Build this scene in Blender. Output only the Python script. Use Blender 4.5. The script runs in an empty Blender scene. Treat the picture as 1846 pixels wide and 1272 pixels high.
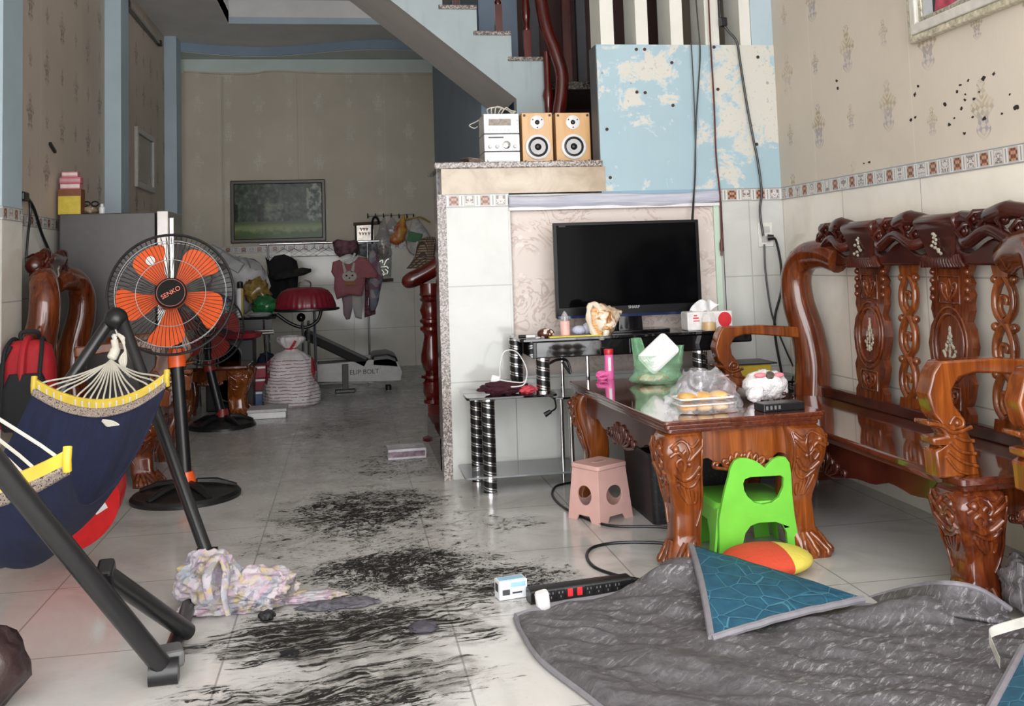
import bpy, bmesh, math, random
from mathutils import Vector, Matrix, Euler, noise as mnoise
random.seed(7)
PI = math.pi
S = bpy.context.scene
COL = S.collection
# ---------------------------------------------------------------- camera
FPX, PPY, CH = 1780.0, 334.7, 1.3
c_right = Vector((0.98611, -0.16290, -0.03252)).normalized()
c_fwd = Vector((0.16497, 0.98330, 0.07684)).normalized()
c_up = c_right.cross(c_fwd).normalized()
cam_d = bpy.data.cameras.new('camera')
cam = bpy.data.objects.new('camera', cam_d); COL.objects.link(cam)
cam.matrix_world = Matrix(((c_right.x, c_up.x, -c_fwd.x, 0), (c_right.y, c_up.y, -c_fwd.y, 0), (c_right.z, c_up.z, -c_fwd.z, CH), (0, 0, 0, 1)))
cam_d.sensor_width = 36.0
cam_d.lens = FPX * 36.0 / 1846.0
cam_d.shift_y = -(636.0 - PPY) / 1846.0
cam_d.clip_start = 0.05
S.camera = cam
# ---------------------------------------------------------------- world, daylight, exposure
W = bpy.data.worlds.new('overcast_sky'); S.world = W; W.use_nodes = True
bg = W.node_tree.nodes['Background']
bg.inputs['Color'].default_value = (0.98, 0.985, 1.0, 1)
bg.inputs['Strength'].default_value = 4.2
# sampling portal in the open shop front (emits nothing itself, guides the sky light through the doorway)
pl = bpy.data.lights.new('doorway_daylight_portal', 'AREA'); pl.shape = 'RECTANGLE'; pl.size = 4.8; pl.size_y = 3.6
po = bpy.data.objects.new('doorway_daylight_portal', pl); COL.objects.link(po)
po.location = (0.33, -0.27, 1.9); po.rotation_euler = (PI/2, 0, 0)
pl.cycles.is_portal = True
S.view_settings.view_transform = 'Standard'
S.view_settings.look = 'None'
S.view_settings.gamma = 1.0
S.view_settings.use_curve_mapping = False
S.view_settings.exposure = 0.76
S.cycles.use_denoising = True
S.cycles.max_bounces = 10
S.cycles.transparent_max_bounces = 16

# ---------------------------------------------------------------- where a pixel of the photo lies in the room
def pix(x, y, X=None, Y=None, Z=None):
    d = c_right * (x - 923) - c_up * (y - PPY) + c_fwd * FPX
    t = X / d.x if X is not None else Y / d.y if Y is not None else (Z - CH) / d.z
    return Vector((0, 0, CH)) + d * t

# ---------------------------------------------------------------- mesh collector
class MB:
    def __init__(s): s.v = []; s.f = []
    def add(s, vs, fs):
        o = len(s.v); s.v += [Vector(p) for p in vs]; s.f += [tuple(i + o for i in f) for f in fs]; return s
    def box(s, c, d, rot=None):
        c = Vector(c); h = Vector(d) / 2; R = rot if rot is not None else Matrix.Identity(3)
        if isinstance(R, (int, float)): R = Matrix.Rotation(R, 3, 'Z')
        vs = [c + R @ Vector((sx*h.x, sy*h.y, sz*h.z)) for sx in (-1, 1) for sy in (-1, 1) for sz in (-1, 1)]
        return s.add(vs, [(0,1,3,2),(4,6,7,5),(0,4,5,1),(2,3,7,6),(0,2,6,4),(1,5,7,3)])
    def bb(s, a, b):
        a = Vector(a); b = Vector(b); return s.box((a+b)/2, (abs(b.x-a.x), abs(b.y-a.y), abs(b.z-a.z)))
    def loft(s, rings, cap=True, close=False):
        n = len(rings[0]); vs = [p for r in rings for p in r]; fs = []
        m = len(rings)
        for i in range(m if close else m-1):
            for j in range(n):
                a = i*n + j; b = i*n + (j+1) % n; i2 = (i+1) % m
                fs.append((a, b, i2*n + (j+1) % n, i2*n + j))
        if cap and not close:
            fs.append(tuple(reversed(range(n)))); fs.append(tuple((m-1)*n + j for j in range(n)))
        return s.add(vs, fs)
    def tube(s, pts, r, n=10, cap=True, close=False, flat=1.0):
        pts = [Vector(p) for p in pts]; m = len(pts); rr = r if isinstance(r, (list, tuple)) else [r]*m
        rings = []; up = None
        for i in range(m):
            if close: t = pts[(i+1) % m] - pts[i-1]
            else: t = pts[min(i+1, m-1)] - pts[max(i-1, 0)]
            t = t.normalized() if t.length > 1e-9 else Vector((0, 0, 1))
            if up is None: up = Vector((0, 0, 1)) if abs(t.z) < 0.9 else Vector((0, 1, 0))
            up = up - t * up.dot(t)
            if up.length < 1e-6: up = t.orthogonal()
            up.normalize(); b = t.cross(up)
            rings.append([pts[i] + (up*math.cos(2*PI*k/n)*flat + b*math.sin(2*PI*k/n))*rr[i] for k in range(n)])
        return s.loft(rings, cap, close)
    def lathe(s, prof, c=(0, 0, 0), n=20, axis=None, cap=True):
        c = Vector(c); R = axis if axis is not None else Matrix.Identity(3)
        return s.loft([[c + R @ Vector((r*math.cos(2*PI*k/n), r*math.sin(2*PI*k/n), z)) for k in range(n)] for r, z in prof], cap)
    def prism(s, poly, fa, fb):
        n = len(poly); vs = [fa(*p) for p in poly] + [fb(*p) for p in poly]
        return s.add(vs, [tuple(range(n)), tuple(reversed(range(n, 2*n)))] + [(i, i+n, (i+1) % n + n, (i+1) % n) for i in range(n)])
    def grid(s, fn, nu, nv, closeu=False):
        vs = [fn(i/nu, j/nv) for j in range(nv+1) for i in range(nu+1)]
        w = nu + 1
        return s.add(vs, [(j*w+i, j*w+i+1, (j+1)*w+i+1, (j+1)*w+i) for j in range(nv) for i in range(nu)])
    def ball(s, c, r, n=14, m=10, rot=None):
        c = Vector(c); r = Vector((r, r, r)) if isinstance(r, (int, float)) else Vector(r); R = rot if rot is not None else Matrix.Identity(3)
        return s.loft([[c + R @ Vector((r.x*math.sin(PI*max(.02, min(.98, j/m)))*math.cos(2*PI*k/n), r.y*math.sin(PI*max(.02, min(.98, j/m)))*math.sin(2*PI*k/n), -r.z*math.cos(PI*j/m))) for k in range(n)] for j in range(m+1)])
    def warp(s, fn):
        s.v = [Vector(fn(p)) for p in s.v]; return s
    def build(s, name, m, parent=None, smooth=40, bevel=0, solid=0, subsurf=0, local=False):
        me = bpy.data.meshes.new(name)
        vs = s.v
        if parent is not None and not local:
            inv = parent.matrix_basis.inverted()
            pp = parent.parent
            while pp is not None: inv = inv @ pp.matrix_basis.inverted(); pp = pp.parent
            vs = [inv @ p for p in vs]
        me.from_pydata([tuple(p) for p in vs], [], s.f); me.update()
        bm = bmesh.new(); bm.from_mesh(me); bmesh.ops.recalc_face_normals(bm, faces=bm.faces); bm.to_mesh(me); bm.free()
        o = bpy.data.objects.new(name, me); COL.objects.link(o)
        if parent is not None: o.parent = parent
        me.materials.append(m)
        if smooth:
            me.shade_smooth(); me.set_sharp_from_angle(angle=math.radians(smooth))
        if solid:
            k = o.modifiers.new('thickness', 'SOLIDIFY'); k.thickness = solid; k.offset = 0
        if bevel:
            k = o.modifiers.new('bevel', 'BEVEL'); k.width = bevel; k.segments = 2; k.limit_method = 'ANGLE'; k.angle_limit = math.radians(35)
        if subsurf:
            k = o.modifiers.new('subsurf', 'SUBSURF'); k.levels = subsurf; k.render_levels = subsurf
        return o

def thing(name, label, cat, loc=(0, 0, 0), rz=0, group=None, rot=None):
    o = bpy.data.objects.new(name, None); COL.objects.link(o); o.empty_display_size = .1
    o.matrix_basis = Matrix.Translation(Vector(loc)) @ (rot.to_4x4() if rot is not None else Matrix.Rotation(rz, 4, 'Z'))
    o['label'] = label; o['category'] = cat
    if group: o['group'] = group
    return o
def tag(o, label, cat, group=None):
    o['label'] = label; o['category'] = cat
    if group: o['group'] = group
    return o
def plab(o, l): o['label'] = l; return o
def struct(o): o['kind'] = 'structure'; return o
def dup(root, mat, label):
    r = root.copy(); COL.objects.link(r); r.matrix_basis = mat; r['label'] = label
    for ch in list(root.children):
        c = ch.copy(); COL.objects.link(c); c.parent = r
        for g in ch.children:
            d = g.copy(); COL.objects.link(d); d.parent = c
    return r
def ridge(p): return 1 - 2.4*abs(mnoise.noise(p))
def spl(pts, k=8):
    """smooth curve through points"""
    P = [Vector(p) for p in pts]; out = []
    for i in range(len(P)-1):
        a = P[max(i-1, 0)]; b = P[i]; c = P[i+1]; d = P[min(i+2, len(P)-1)]
        for j in range(k):
            t = j/k
            out.append(.5*((2*b) + (c-a)*t + (2*a-5*b+4*c-d)*t*t + (3*b-a-3*c+d)*t*t*t))
    out.append(P[-1]); return out
def rrect(w, h, r, n=4):
    out = []
    for cx, cy, a in ((w/2-r, h/2-r, 0), (-w/2+r, h/2-r, 90), (-w/2+r, -h/2+r, 180), (w/2-r, -h/2+r, 270)):
        for i in range(n+1):
            t = math.radians(a + 90*i/n); out.append((cx + r*math.cos(t), cy + r*math.sin(t)))
    return out
def text(name, body, size, m, parent, mat, ext=.0008):
    c = bpy.data.curves.new(name, 'FONT'); c.body = body; c.size = size; c.extrude = ext; c.align_x = 'CENTER'; c.align_y = 'CENTER'
    tmp = bpy.data.objects.new('tmp', c); COL.objects.link(tmp)
    dg = bpy.context.evaluated_depsgraph_get(); me = bpy.data.meshes.new_from_object(tmp.evaluated_get(dg))
    bpy.data.objects.remove(tmp)
    o = bpy.data.objects.new(name, me); COL.objects.link(o); me.materials.clear(); me.materials.append(m)
    o.parent = parent
    inv = parent.matrix_basis.inverted()
    if parent.parent is not None: inv = inv @ parent.parent.matrix_basis.inverted()
    o.matrix_basis = inv @ mat
    return o
def frame_mat(o, x, y):
    """matrix with given origin, local x and local y directions"""
    x = Vector(x).normalized(); y = Vector(y); y = (y - x*x.dot(y)).normalized(); z = x.cross(y)
    return Matrix(((x.x, y.x, z.x, o[0]), (x.y, y.y, z.y, o[1]), (x.z, y.z, z.z, o[2]), (0, 0, 0, 1)))

# ---------------------------------------------------------------- material helper
class E:
    def __init__(s, nt, k): s.nt = nt; s.k = k
    def _m(s, op, *a, clamp=False):
        n = s.nt.nodes.new('ShaderNodeMath'); n.operation = op; n.use_clamp = clamp
        for i, q in enumerate((s,) + a):
            if isinstance(q, E): s.nt.links.new(q.k, n.inputs[i])
            else: n.inputs[i].default_value = q
        return E(s.nt, n.outputs[0])
    def __add__(s, o): return s._m('ADD', o)
    def __radd__(s, o): return s._m('ADD', o)
    def __sub__(s, o): return s._m('SUBTRACT', o)
    def __rsub__(s, o): return (s*-1) + o
    def __mul__(s, o): return s._m('MULTIPLY', o)
    def __rmul__(s, o): return s._m('MULTIPLY', o)
    def __truediv__(s, o): return s._m('DIVIDE', o)
    def abs(s): return s._m('ABSOLUTE')
    def fract(s): return s._m('FRACT')
    def floor(s): return s._m('FLOOR')
    def mod(s, o): return s._m('FLOORED_MODULO', o)
    def sin(s): return s._m('SINE')
    def sqrt(s): return s._m('SQRT')
    def pow(s, o): return s._m('POWER', o)
    def min(s, o): return s._m('MINIMUM', o)
    def max(s, o): return s._m('MAXIMUM', o)
    def lt(s, o): return s._m('LESS_THAN', o)
    def gt(s, o): return s._m('GREATER_THAN', o)
    def atan2(s, o): return s._m('ARCTAN2', o)
    def step(s, a, b):
        n = s.nt.nodes.new('ShaderNodeMapRange'); n.interpolation_type = 'SMOOTHSTEP'
        s.nt.links.new(s.k, n.inputs[0]); n.inputs[1].default_value = a; n.inputs[2].default_value = b
        return E(s.nt, n.outputs[0])
class M:
    def __init__(s, name, rough=.5, metal=0, spec=.5, coat=0):
        s.m = bpy.data.materials.new(name); s.m.use_nodes = True; s.nt = s.m.node_tree
        s.b = s.nt.nodes['Principled BSDF']
        s.b.inputs['Roughness'].default_value = rough; s.b.inputs['Metallic'].default_value = metal
        s.b.inputs['Specular IOR Level'].default_value = spec; s.b.inputs['Coat Weight'].default_value = coat
        s.b.inputs['Coat Roughness'].default_value = .06
    def new(s, t): return s.nt.nodes.new(t)
    def link(s, a, b): s.nt.links.new(a.k if isinstance(a, E) else a, b)
    def xyz(s, kind='Object'):
        tc = s.new('ShaderNodeTexCoord'); sp = s.new('ShaderNodeSeparateXYZ'); s.link(tc.outputs[kind], sp.inputs[0])
        return [E(s.nt, sp.outputs[i]) for i in range(3)]
    def world(s):
        tc = s.new('ShaderNodeNewGeometry'); sp = s.new('ShaderNodeSeparateXYZ'); s.link(tc.outputs['Position'], sp.inputs[0])
        return [E(s.nt, sp.outputs[i]) for i in range(3)]
    def comb(s, x, y, z):
        n = s.new('ShaderNodeCombineXYZ')
        for i, q in enumerate((x, y, z)):
            if isinstance(q, E): s.link(q, n.inputs[i])
            else: n.inputs[i].default_value = q
        return n.outputs[0]
    def noise(s, vec, scale=5, detail=4, rough=.55, dist=0, col=False):
        n = s.new('ShaderNodeTexNoise'); n.inputs['Scale'].default_value = scale; n.inputs['Detail'].default_value = detail
        n.inputs['Roughness'].default_value = rough; n.inputs['Distortion'].default_value = dist
        if vec is not None: s.link(vec, n.inputs['Vector'])
        return E(s.nt, n.outputs['Color' if col else 'Fac'])
    def voro(s, vec, scale=5, feature='F1', out='Distance'):
        n = s.new('ShaderNodeTexVoronoi'); n.feature = feature; n.inputs['Scale'].default_value = scale
        if vec is not None: s.link(vec, n.inputs['Vector'])
        return E(s.nt, n.outputs[out])
    def objvec(s, kind='Object', scale=None):
        tc = s.new('ShaderNodeTexCoord')
        if scale is None: return tc.outputs[kind]
        mp = s.new('ShaderNodeMapping'); mp.inputs['Scale'].default_value = scale; s.link(tc.outputs[kind], mp.inputs[0]); return mp.outputs[0]
    def mix(s, fac, a, b):
        n = s.new('ShaderNodeMix'); n.data_type = 'RGBA'
        if isinstance(fac, E): s.link(fac, n.inputs[0])
        else: n.inputs[0].default_value = fac
        for q, i in ((a, 6), (b, 7)):
            if isinstance(q, tuple): n.inputs[i].default_value = q if len(q) == 4 else q + (1,)
            else: s.link(q, n.inputs[i])
        return E(s.nt, n.outputs[2])
    def ramp(s, fac, stops):
        n = s.new('ShaderNodeValToRGB'); s.link(fac, n.inputs[0]); e = n.color_ramp.elements
        while len(e) < len(stops): e.new(.5)
        for q, (p, c) in zip(e, stops): q.position = p; q.color = c + (1,)
        return E(s.nt, n.outputs[0])
    def color(s, c):
        if isinstance(c, tuple): s.b.inputs['Base Color'].default_value = c + (1,)
        else: s.link(c, s.b.inputs['Base Color'])
        return s
    def rough(s, r): s.link(r, s.b.inputs['Roughness']); return s
    def bump(s, h, strength=.3, dist=.01):
        n = s.new('ShaderNodeBump'); n.inputs['Strength'].default_value = strength; n.inputs['Distance'].default_value = dist
        s.link(h, n.inputs['Height']); s.link(n.outputs[0], s.b.inputs['Normal']); return s
def srgb(r, g, b):
    f = lambda c: (c/255/12.92) if c/255 <= .04045 else ((c/255+.055)/1.055)**2.4
    return (f(r), f(g), f(b))
def plain(name, c, rough=.5, metal=0, var=.06, scale=20, bump=0, spec=.5, coat=0, trans=0):
    """a plain colour with a little wear in it"""
    k = M(name, rough, metal, spec, coat)
    n = k.noise(k.objvec(), scale, 5)
    d = tuple(max(0, q*(1-var*2)) for q in c); l = tuple(min(1, q*(1+var*2)) for q in c)
    k.color(k.ramp(n, [(.3, d), (.7, l)]))
    if bump: k.bump(n, bump)
    if trans: k.b.inputs['Transmission Weight'].default_value = trans
    return k.m
def clearfilm(name, c, alpha, rough=.12):
    """thin see-through plastic film: partly transparent, glossy"""
    k = M(name, rough, 0, .8)
    n = k.noise(k.objvec(), 14, 4, dist=1.0)
    k.color(c); k.link(n.step(.45, .8)*(1-alpha)*.5 + alpha*.75, k.b.inputs['Alpha']); k.bump(n, .5, .01)
    return k.m
def woodmat(name, dark, mid, light, rough=.16, axis=(2, 26, 26), coat=.5):
    k = M(name, rough, 0, .5, coat)
    v = k.objvec('Object', axis)
    n = k.noise(v, 1.2, 6, .6, 1.2); n2 = k.noise(k.objvec(), 3, 3)
    k.color(k.ramp(n*.75 + n2*.3, [(.32, dark), (.52, mid), (.72, light)])); k.bump(n, .06, .003)
    return k.m
WOODR = woodmat('rosewood_upright', (.035, .006, .003), (.11, .022, .006), (.23, .058, .013), axis=(22, 22, 1.6))
WOODL = woodmat('golden_rosewood', (.06, .013, .004), (.18, .043, .008), (.33, .095, .018), axis=(16, 16, 1.2))
WOODD = woodmat('dark_rosewood', (.020, .003, .003), (.048, .008, .005), (.09, .017, .008), axis=(3, 3, 3), rough=.24, coat=.3)
WOODT = woodmat('table_wood', (.05, .010, .006), (.10, .022, .010), (.17, .045, .016), axis=(26, 1.5, 26), rough=.09, coat=1)
REDW = woodmat('red_lacquered_wood', (.04, .002, .002), (.085, .006, .004), (.14, .012, .007), axis=(8, 8, 2), rough=.2)
BLACKP = plain('black_plastic', (.008, .008, .009), .35)
BLACKG = plain('black_gloss', (.005, .005, .006), .10, coat=.1, var=.02, spec=.3)
BLACKM = plain('black_painted_tube', (.014, .014, .015), .3, scale=60)
DARKFAB = plain('dark_cloth', (.012, .011, .013), .9, bump=.3, scale=60)
CHROME = plain('chrome', (.75, .75, .76), .15, 1, var=.03)
WHITEP = plain('white_plastic', (.75, .75, .75), .35, var=.03)
GREYM = plain('grey_metal', (.30, .30, .31), .35, .6)

# ================================================================ THE ROOM
XR, XL, YB, YT, ZC, YF = 2.797, -2.14, 13.05, 6.057, 4.15, -0.2
def grout(e, period, off, wd):
    d = ((e - off)/period).fract(); return ((d - .5).abs()*-1 + .5).lt(wd/period)
def floor_mat():
    k = M('dirty_floor_tile', .2, 0, .5)
    x, y, z = k.world(); P = k.comb(x, y, z)
    veins = k.noise(P, 1.6, 8, .6, 1.4)
    base = k.ramp(veins, [(.3, (.42, .41, .39)), (.48, (.56, .55, .53)), (.7, (.64, .635, .62))])
    rnd = k.noise(k.comb(((x-.345)/.785).floor(), ((y-.58)/.785).floor(), 0), 3.1, 0)
    base = k.mix(rnd.step(.3, .7)*.10, base, (.62, .57, .50))
    g = grout(x, .785, .345, .0035).max(grout(y, .785, .58, .0035))
    base = k.mix(g*.6, base, (.16, .15, .14))
    n1 = k.noise(P, 1.1, 6, .6); n2 = k.noise(P, 9, 7, .75); wp = k.noise(P, 1.9, 4, .6, col=True); sp = k.new('ShaderNodeSeparateXYZ'); k.link(wp, sp.inputs[0])
    wx, wy = E(k.nt, sp.outputs[0]) - .5, E(k.nt, sp.outputs[1]) - .5
    def blob(cx, cy, rx, ry, s=1.0):
        d = (((x + wx*.55 - cx)/rx).pow(2) + ((y + wy*.7 - cy)/ry).pow(2)).sqrt()
        return (d*-1 + 1.15).step(0, .95) * s
    # grey ash film from the back of the room to the middle, with darker crumbs and pale grit in it
    film = (y + wy*2.2).step(4.3, 7.0) * (x + wx*.8).step(1.25, .75) * (x + wx*.8).step(-1.7, -.9)
    film = film.max(blob(.1, 4.9, .95, 1.5, .55)) * (n2*.9 + n1*.6).step(.35, .95)
    base = k.mix(film*.42, base, (.20, .195, .18))
    crumb = k.noise(P, 55, 4, .75); base = k.mix(crumb.step(.60, .66)*film.max(.12)*.7, base, (.05, .047, .042))
    grit = k.noise(k.comb(x + 7.3, y, z), 85, 3, .7); base = k.mix(grit.step(.61, .67)*y.step(4.2, 6.5)*.5, base, (.74, .73, .70))
    # soot: dense flakes in the middle of the floor, long wiped smears near the door
    a = blob(.16, 4.38, .72, .50).max(blob(.04, 5.45, .72, .78, .9)).max(blob(-.02, 3.74, .75, .46, .95)).max(blob(-.08, 3.12, .72, .40, .9)).max(blob(.52, 4.15, .46, .56, .85)).max(blob(-.60, 3.62, .14, .10, .9)).max(blob(.34, 3.6, .32, .3, .7)).max(blob(.25, 6.6, .6, .7, .5)).max(blob(-.1, 8.2, .8, 1.2, .45)).max(blob(.75, 5.0, .3, .3, .5)).max(blob(.08, 4.9, .95, 1.3, .5)).max(blob(.1, 7.2, .9, 1.2, .3))
    ca, sa = math.cos(.16), math.sin(.16)
    u = x*ca + y*sa + wx*.30; v = y*ca - x*sa + wy*.30
    st1 = k.noise(k.comb(u*2.4, v*19, 0), 1.8, 10, .78, .6); st2 = k.noise(k.comb(u*14, v*20, 3.1), 2.0, 9, .80, 1.2); st3 = k.noise(P, 3.4, 9, .7, 2.2); st4 = k.noise(k.comb(u*3, v*9, 9.0), 1.6, 8, .7, 2.4)
    near = (y + wy*.8).step(4.25, 3.55); far = near*-1 + 1
    st = (st1*.65 + st4*.35)*near + (st2*.75 + st3*.25)*far
    soot = (st + a*.165).step(.605, .638) * a.step(.02, .30)
    smear = (st3*.6 + st4*.4 + a*.16).step(.49, .72) * a.step(.05, .6) * (near*.22 + .52)
    swirl = (st4 + st3*.5).step(.80, .92)*a.step(.2, .8)*near
    base = k.mix(smear, base, (.075, .068, .054)); base = k.mix(soot*.95, base, (.010, .009, .008)); base = k.mix(swirl*.45, base, (.55, .53, .49))
    dirt = smear.max(soot); k.color(base); k.rough((dirt*.75 + film*.20 + n2*.10 + .07)); k.link((dirt*-.95 + 1)*.5, k.b.inputs['Specular IOR Level']); k.bump(g*-1 + soot*.4, .12, .004)
    return k.m
def tile_mat(name, ax, off, zoff=.0, tint=(1, 1, 1)):
    k = M(name, .13, 0, .5); x, y, z = k.world(); u = (x, y)[ax]
    n = k.noise(k.comb(x, y, z), 1.5, 7, .6, 2.0)
    q = lambda c: tuple(i*j for i, j in zip(c, tint)); b = k.ramp(n, [(.30, q((.68, .68, .65))), (.5, q((.75, .75, .72))), (.72, q((.80, .80, .775)))])
    g = grout(u, .785, off, .004).max(grout(z, .58, zoff, .004))
    k.color(k.mix(g*.6, b, (.30, .29, .27))); k.bump(g*-1, .15, .003)
    return k.m
def border_mat(name, ax, off, per=.0975, z0=1.645, h=.082):
    k = M(name, .2); x, y, z = k.world(); u = (x, y)[ax]
    c = (u - off)/per; a = (c.fract() - .5)*per; w = (z - z0 - h/2); odd = (c/2).floor()*2; odd = (c.floor() - odd)
    ins = a.abs().max(w.abs()).lt(.0275); rim = a.abs().max(w.abs()).lt(.034)
    pn = k.noise(k.comb(a.abs()*60, w*60, c.floor()), 1.0, 2, .5, 1.0)
    wv = ((a.abs()*190).sin()*(w*190).sin())
    brown = k.ramp(wv*.5 + .5, [(.35, (.16, .05, .025)), (.75, (.46, .26, .17))])
    sk = k.ramp(pn, [(.42, (.20, .16, .15)), (.5, (.62, .58, .55))])
    sq = k.mix(odd, brown, sk)
    lines = w.abs().gt(h/2 - .006).max(a.abs().gt(per/2 - .004)*w.abs().lt(.03))
    base = k.mix(rim, (.66, .65, .62), (.44, .43, .41)); base = k.mix(ins, base, sq); base = k.mix(lines*.75, base, (.17, .17, .18))
    k.color(base); return k.m
def wallpaper_mat(name, ax, off, zoff, base=(.60, .535, .45), ink1=(.36, .285, .15), ink2=(.32, .30, .34), strength=.85, seam=4.5, drop=-.14):
    k = M(name, .7, 0, .3); x, y, z = k.world(); u = (x, y)[ax]
    zz = z - (u.lt(seam)*drop)
    c = .385
    def one(par, hw, hh):
        cu = ((u - off)/c); cz = ((zz - zoff)/c)
        iu = (cu + .5).floor(); iz = (cz + .5).floor()
        a = (cu - iu)*c; b = (cz - iz)*c
        chk = (iu + iz).mod(2.0); sel = (chk - par).abs().lt(.5)
        t = (b/hh + 1)*.5                              # 0 at the foot, 1 at the tip
        env = (t*PI).sin().max(0).pow(.65)*( (t*14.0).sin()*.28 + .72)
        q = a.abs()/(env*hw + .0005)
        inside = q.lt(1.0)*t.gt(0.0)*t.lt(1.0)
        ph = (b/hh*11).sin()*1.6
        lace = ((a.abs()/hw*10 + ph).sin()*((b/hh*15) - a.abs()/hw*7).sin()).step(-.25, .2)
        return inside*sel*(lace*.8 + .2), t
    m1, t1 = one(0.0, .088, .14); m2, t2 = one(1.0, .048, .075)
    mask = m1.max(m2)
    n = k.noise(k.comb(x, y, z), 1.2, 5); wear = k.noise(k.comb(x, y, z), 5, 5)
    col = k.mix(n.step(.3, .7), tuple(q*.93 for q in base), tuple(min(1, q*1.06) for q in base))
    fine = k.noise(k.comb(x*60, y*60, z*9), 2, 3); col = k.mix((fine - .5)*.25, col, (.35, .31, .26))
    ink = k.mix(((t1*7).sin()*.5 + .5), ink1, ink2)
    col = k.mix(mask*wear.step(.25, .6)*strength, col, ink)
    sm = grout(u, 1.06, seam, .004); col = k.mix(sm*.3, col, (.75, .72, .66))
    k.color(col); k.bump(mask + fine*.25, .12, .003)
    return k.m
def peel_mat():
    k = M('peeling_blue_paint', .55); x, y, z = k.world(); P = k.comb(x, y, z)
    n = k.noise(P, 2.6, 9, .68, .8)
    right = x.step(2.2, 2.72)*z.step(1.75, 2.2)
    left = ((x - 1.92).abs()*-1 + .34).step(0, .25)*((z - 2.32).abs()*-1 + .34).step(0, .2)
    pm = (n*.75 + k.noise(P, 9, 6, .7)*.25 + right*.105 + left*.10).step(.565, .58)
    wash = k.noise(P, 3, 4); dots = k.voro(P, 9).lt(.09)*k.noise(P, 3, 1).gt(.52)
    blue = k.mix(wash, (.32, .46, .53), (.41, .55, .61))
    white = k.mix(k.noise(P, 40, 3).step(.6, .7)*.6, (.62, .61, .55), (.36, .35, .32))
    edge = (n*.75 + k.noise(P, 9, 6, .7)*.25 + right*.105 + left*.10).step(.55, .565) - pm
    c = k.mix(pm, blue, white); c = k.mix(edge.max(0)*.4, c, (.62, .70, .72)); c = k.mix(dots*.7, c, (.25, .22, .2))
    k.color(c); k.bump(pm*-1 + n*.1, .2, .004); return k.m
def granite(name, a, b, c, rough=.15, scale=130):
    k = M(name, rough); P = k.objvec(); v = k.voro(P, scale, out='Color'); sp = k.new('ShaderNodeSeparateXYZ'); k.link(v, sp.inputs[0])
    k.color(k.ramp(E(k.nt, sp.outputs[0]), [(.2, a), (.5, b), (.85, c)])); return k.m
def paint(name, c, var=.05, rough=.6, stain=0):
    k = M(name, rough); n = k.noise(k.objvec(), 2.2, 6, .6)
    col = k.ramp(n, [(.3, tuple(q*(1-var*2) for q in c)), (.7, tuple(min(1, q*(1+var)) for q in c))])
    if stain:
        x, y, z = k.world(); s2 = k.noise(k.comb(x*9, y*9, z*.8), 1.5, 6).step(.52, .75)
        col = k.mix(s2*stain, col, tuple(q*.45 for q in c))
    k.color(col); return k.m
FLOOR = floor_mat()
PALEBLUE = paint('pale_blue_paint', (.44, .55, .61)); BLUEP = paint('blue_paint', (.27, .35, .45)); CEILP = paint('ceiling_paint', (.76, .75, .73))
GREENP = paint('pale_green_paint', (.62, .70, .66)); STAIRP = paint('stair_side_paint', (.45, .53, .55), stain=.35); SOFFP = paint('stair_soffit_paint', (.68, .65, .62))
GRAN = granite('speckled_granite', (.10, .08, .07), (.26, .21, .19), (.45, .40, .37)); GRAND = granite('dark_granite', (.02, .018, .016), (.05, .043, .04), (.13, .11, .10), .08, 90)
BEIGE = M('beige_marble', .2)
_n = BEIGE.noise(BEIGE.objvec(), 3, 8, .62, 2.0); BEIGE.color(BEIGE.ramp(_n, [(.3, (.38, .29, .20)), (.5, (.50, .41, .30)), (.7, (.58, .50, .39))])); BEIGE = BEIGE.m
TILER = tile_mat('wall_tile_right', 1, 5.257, .58, (1.06, 1.0, .92)); TILEL = tile_mat('wall_tile_left', 1, 6.2, .58, (1.02, .98, .90)); TILEB = tile_mat('wall_tile_back', 0, .06, .5, (1.0, .96, .88)); TILET = tile_mat('wall_tile_front', 0, .999+.785, .58, (.74, .75, .74))
BORR = border_mat('border_tile_right', 1, 6.057); BORL = border_mat('border_tile_left', 1, 6.2); BORB = border_mat('border_tile_back', 0, 0, z0=1.52, h=.09); BORT = border_mat('border_tile_front', 0, .600); BORT2 = border_mat('border_tile_corner', 0, 2.407)
PAPR = wallpaper_mat('damask_wallpaper_right', 1, 4.724, 2.05); PAPL = wallpaper_mat('damask_wallpaper_left', 1, 6.8, 2.05, (.58, .49, .40), (.25, .19, .14), (.22, .18, .15), .8, 0, 0)
PAPB = wallpaper_mat('damask_wallpaper_back', 0, .05, 2.30, (.60, .54, .44), (.80, .76, .66), (.74, .72, .64), .5, -.55, 0)
PEEL = peel_mat()
DARKW = paint('dark_stair_wall', (.05, .02, .017)); DARKG = paint('dark_grey_wall', (.10, .10, .11))

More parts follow.
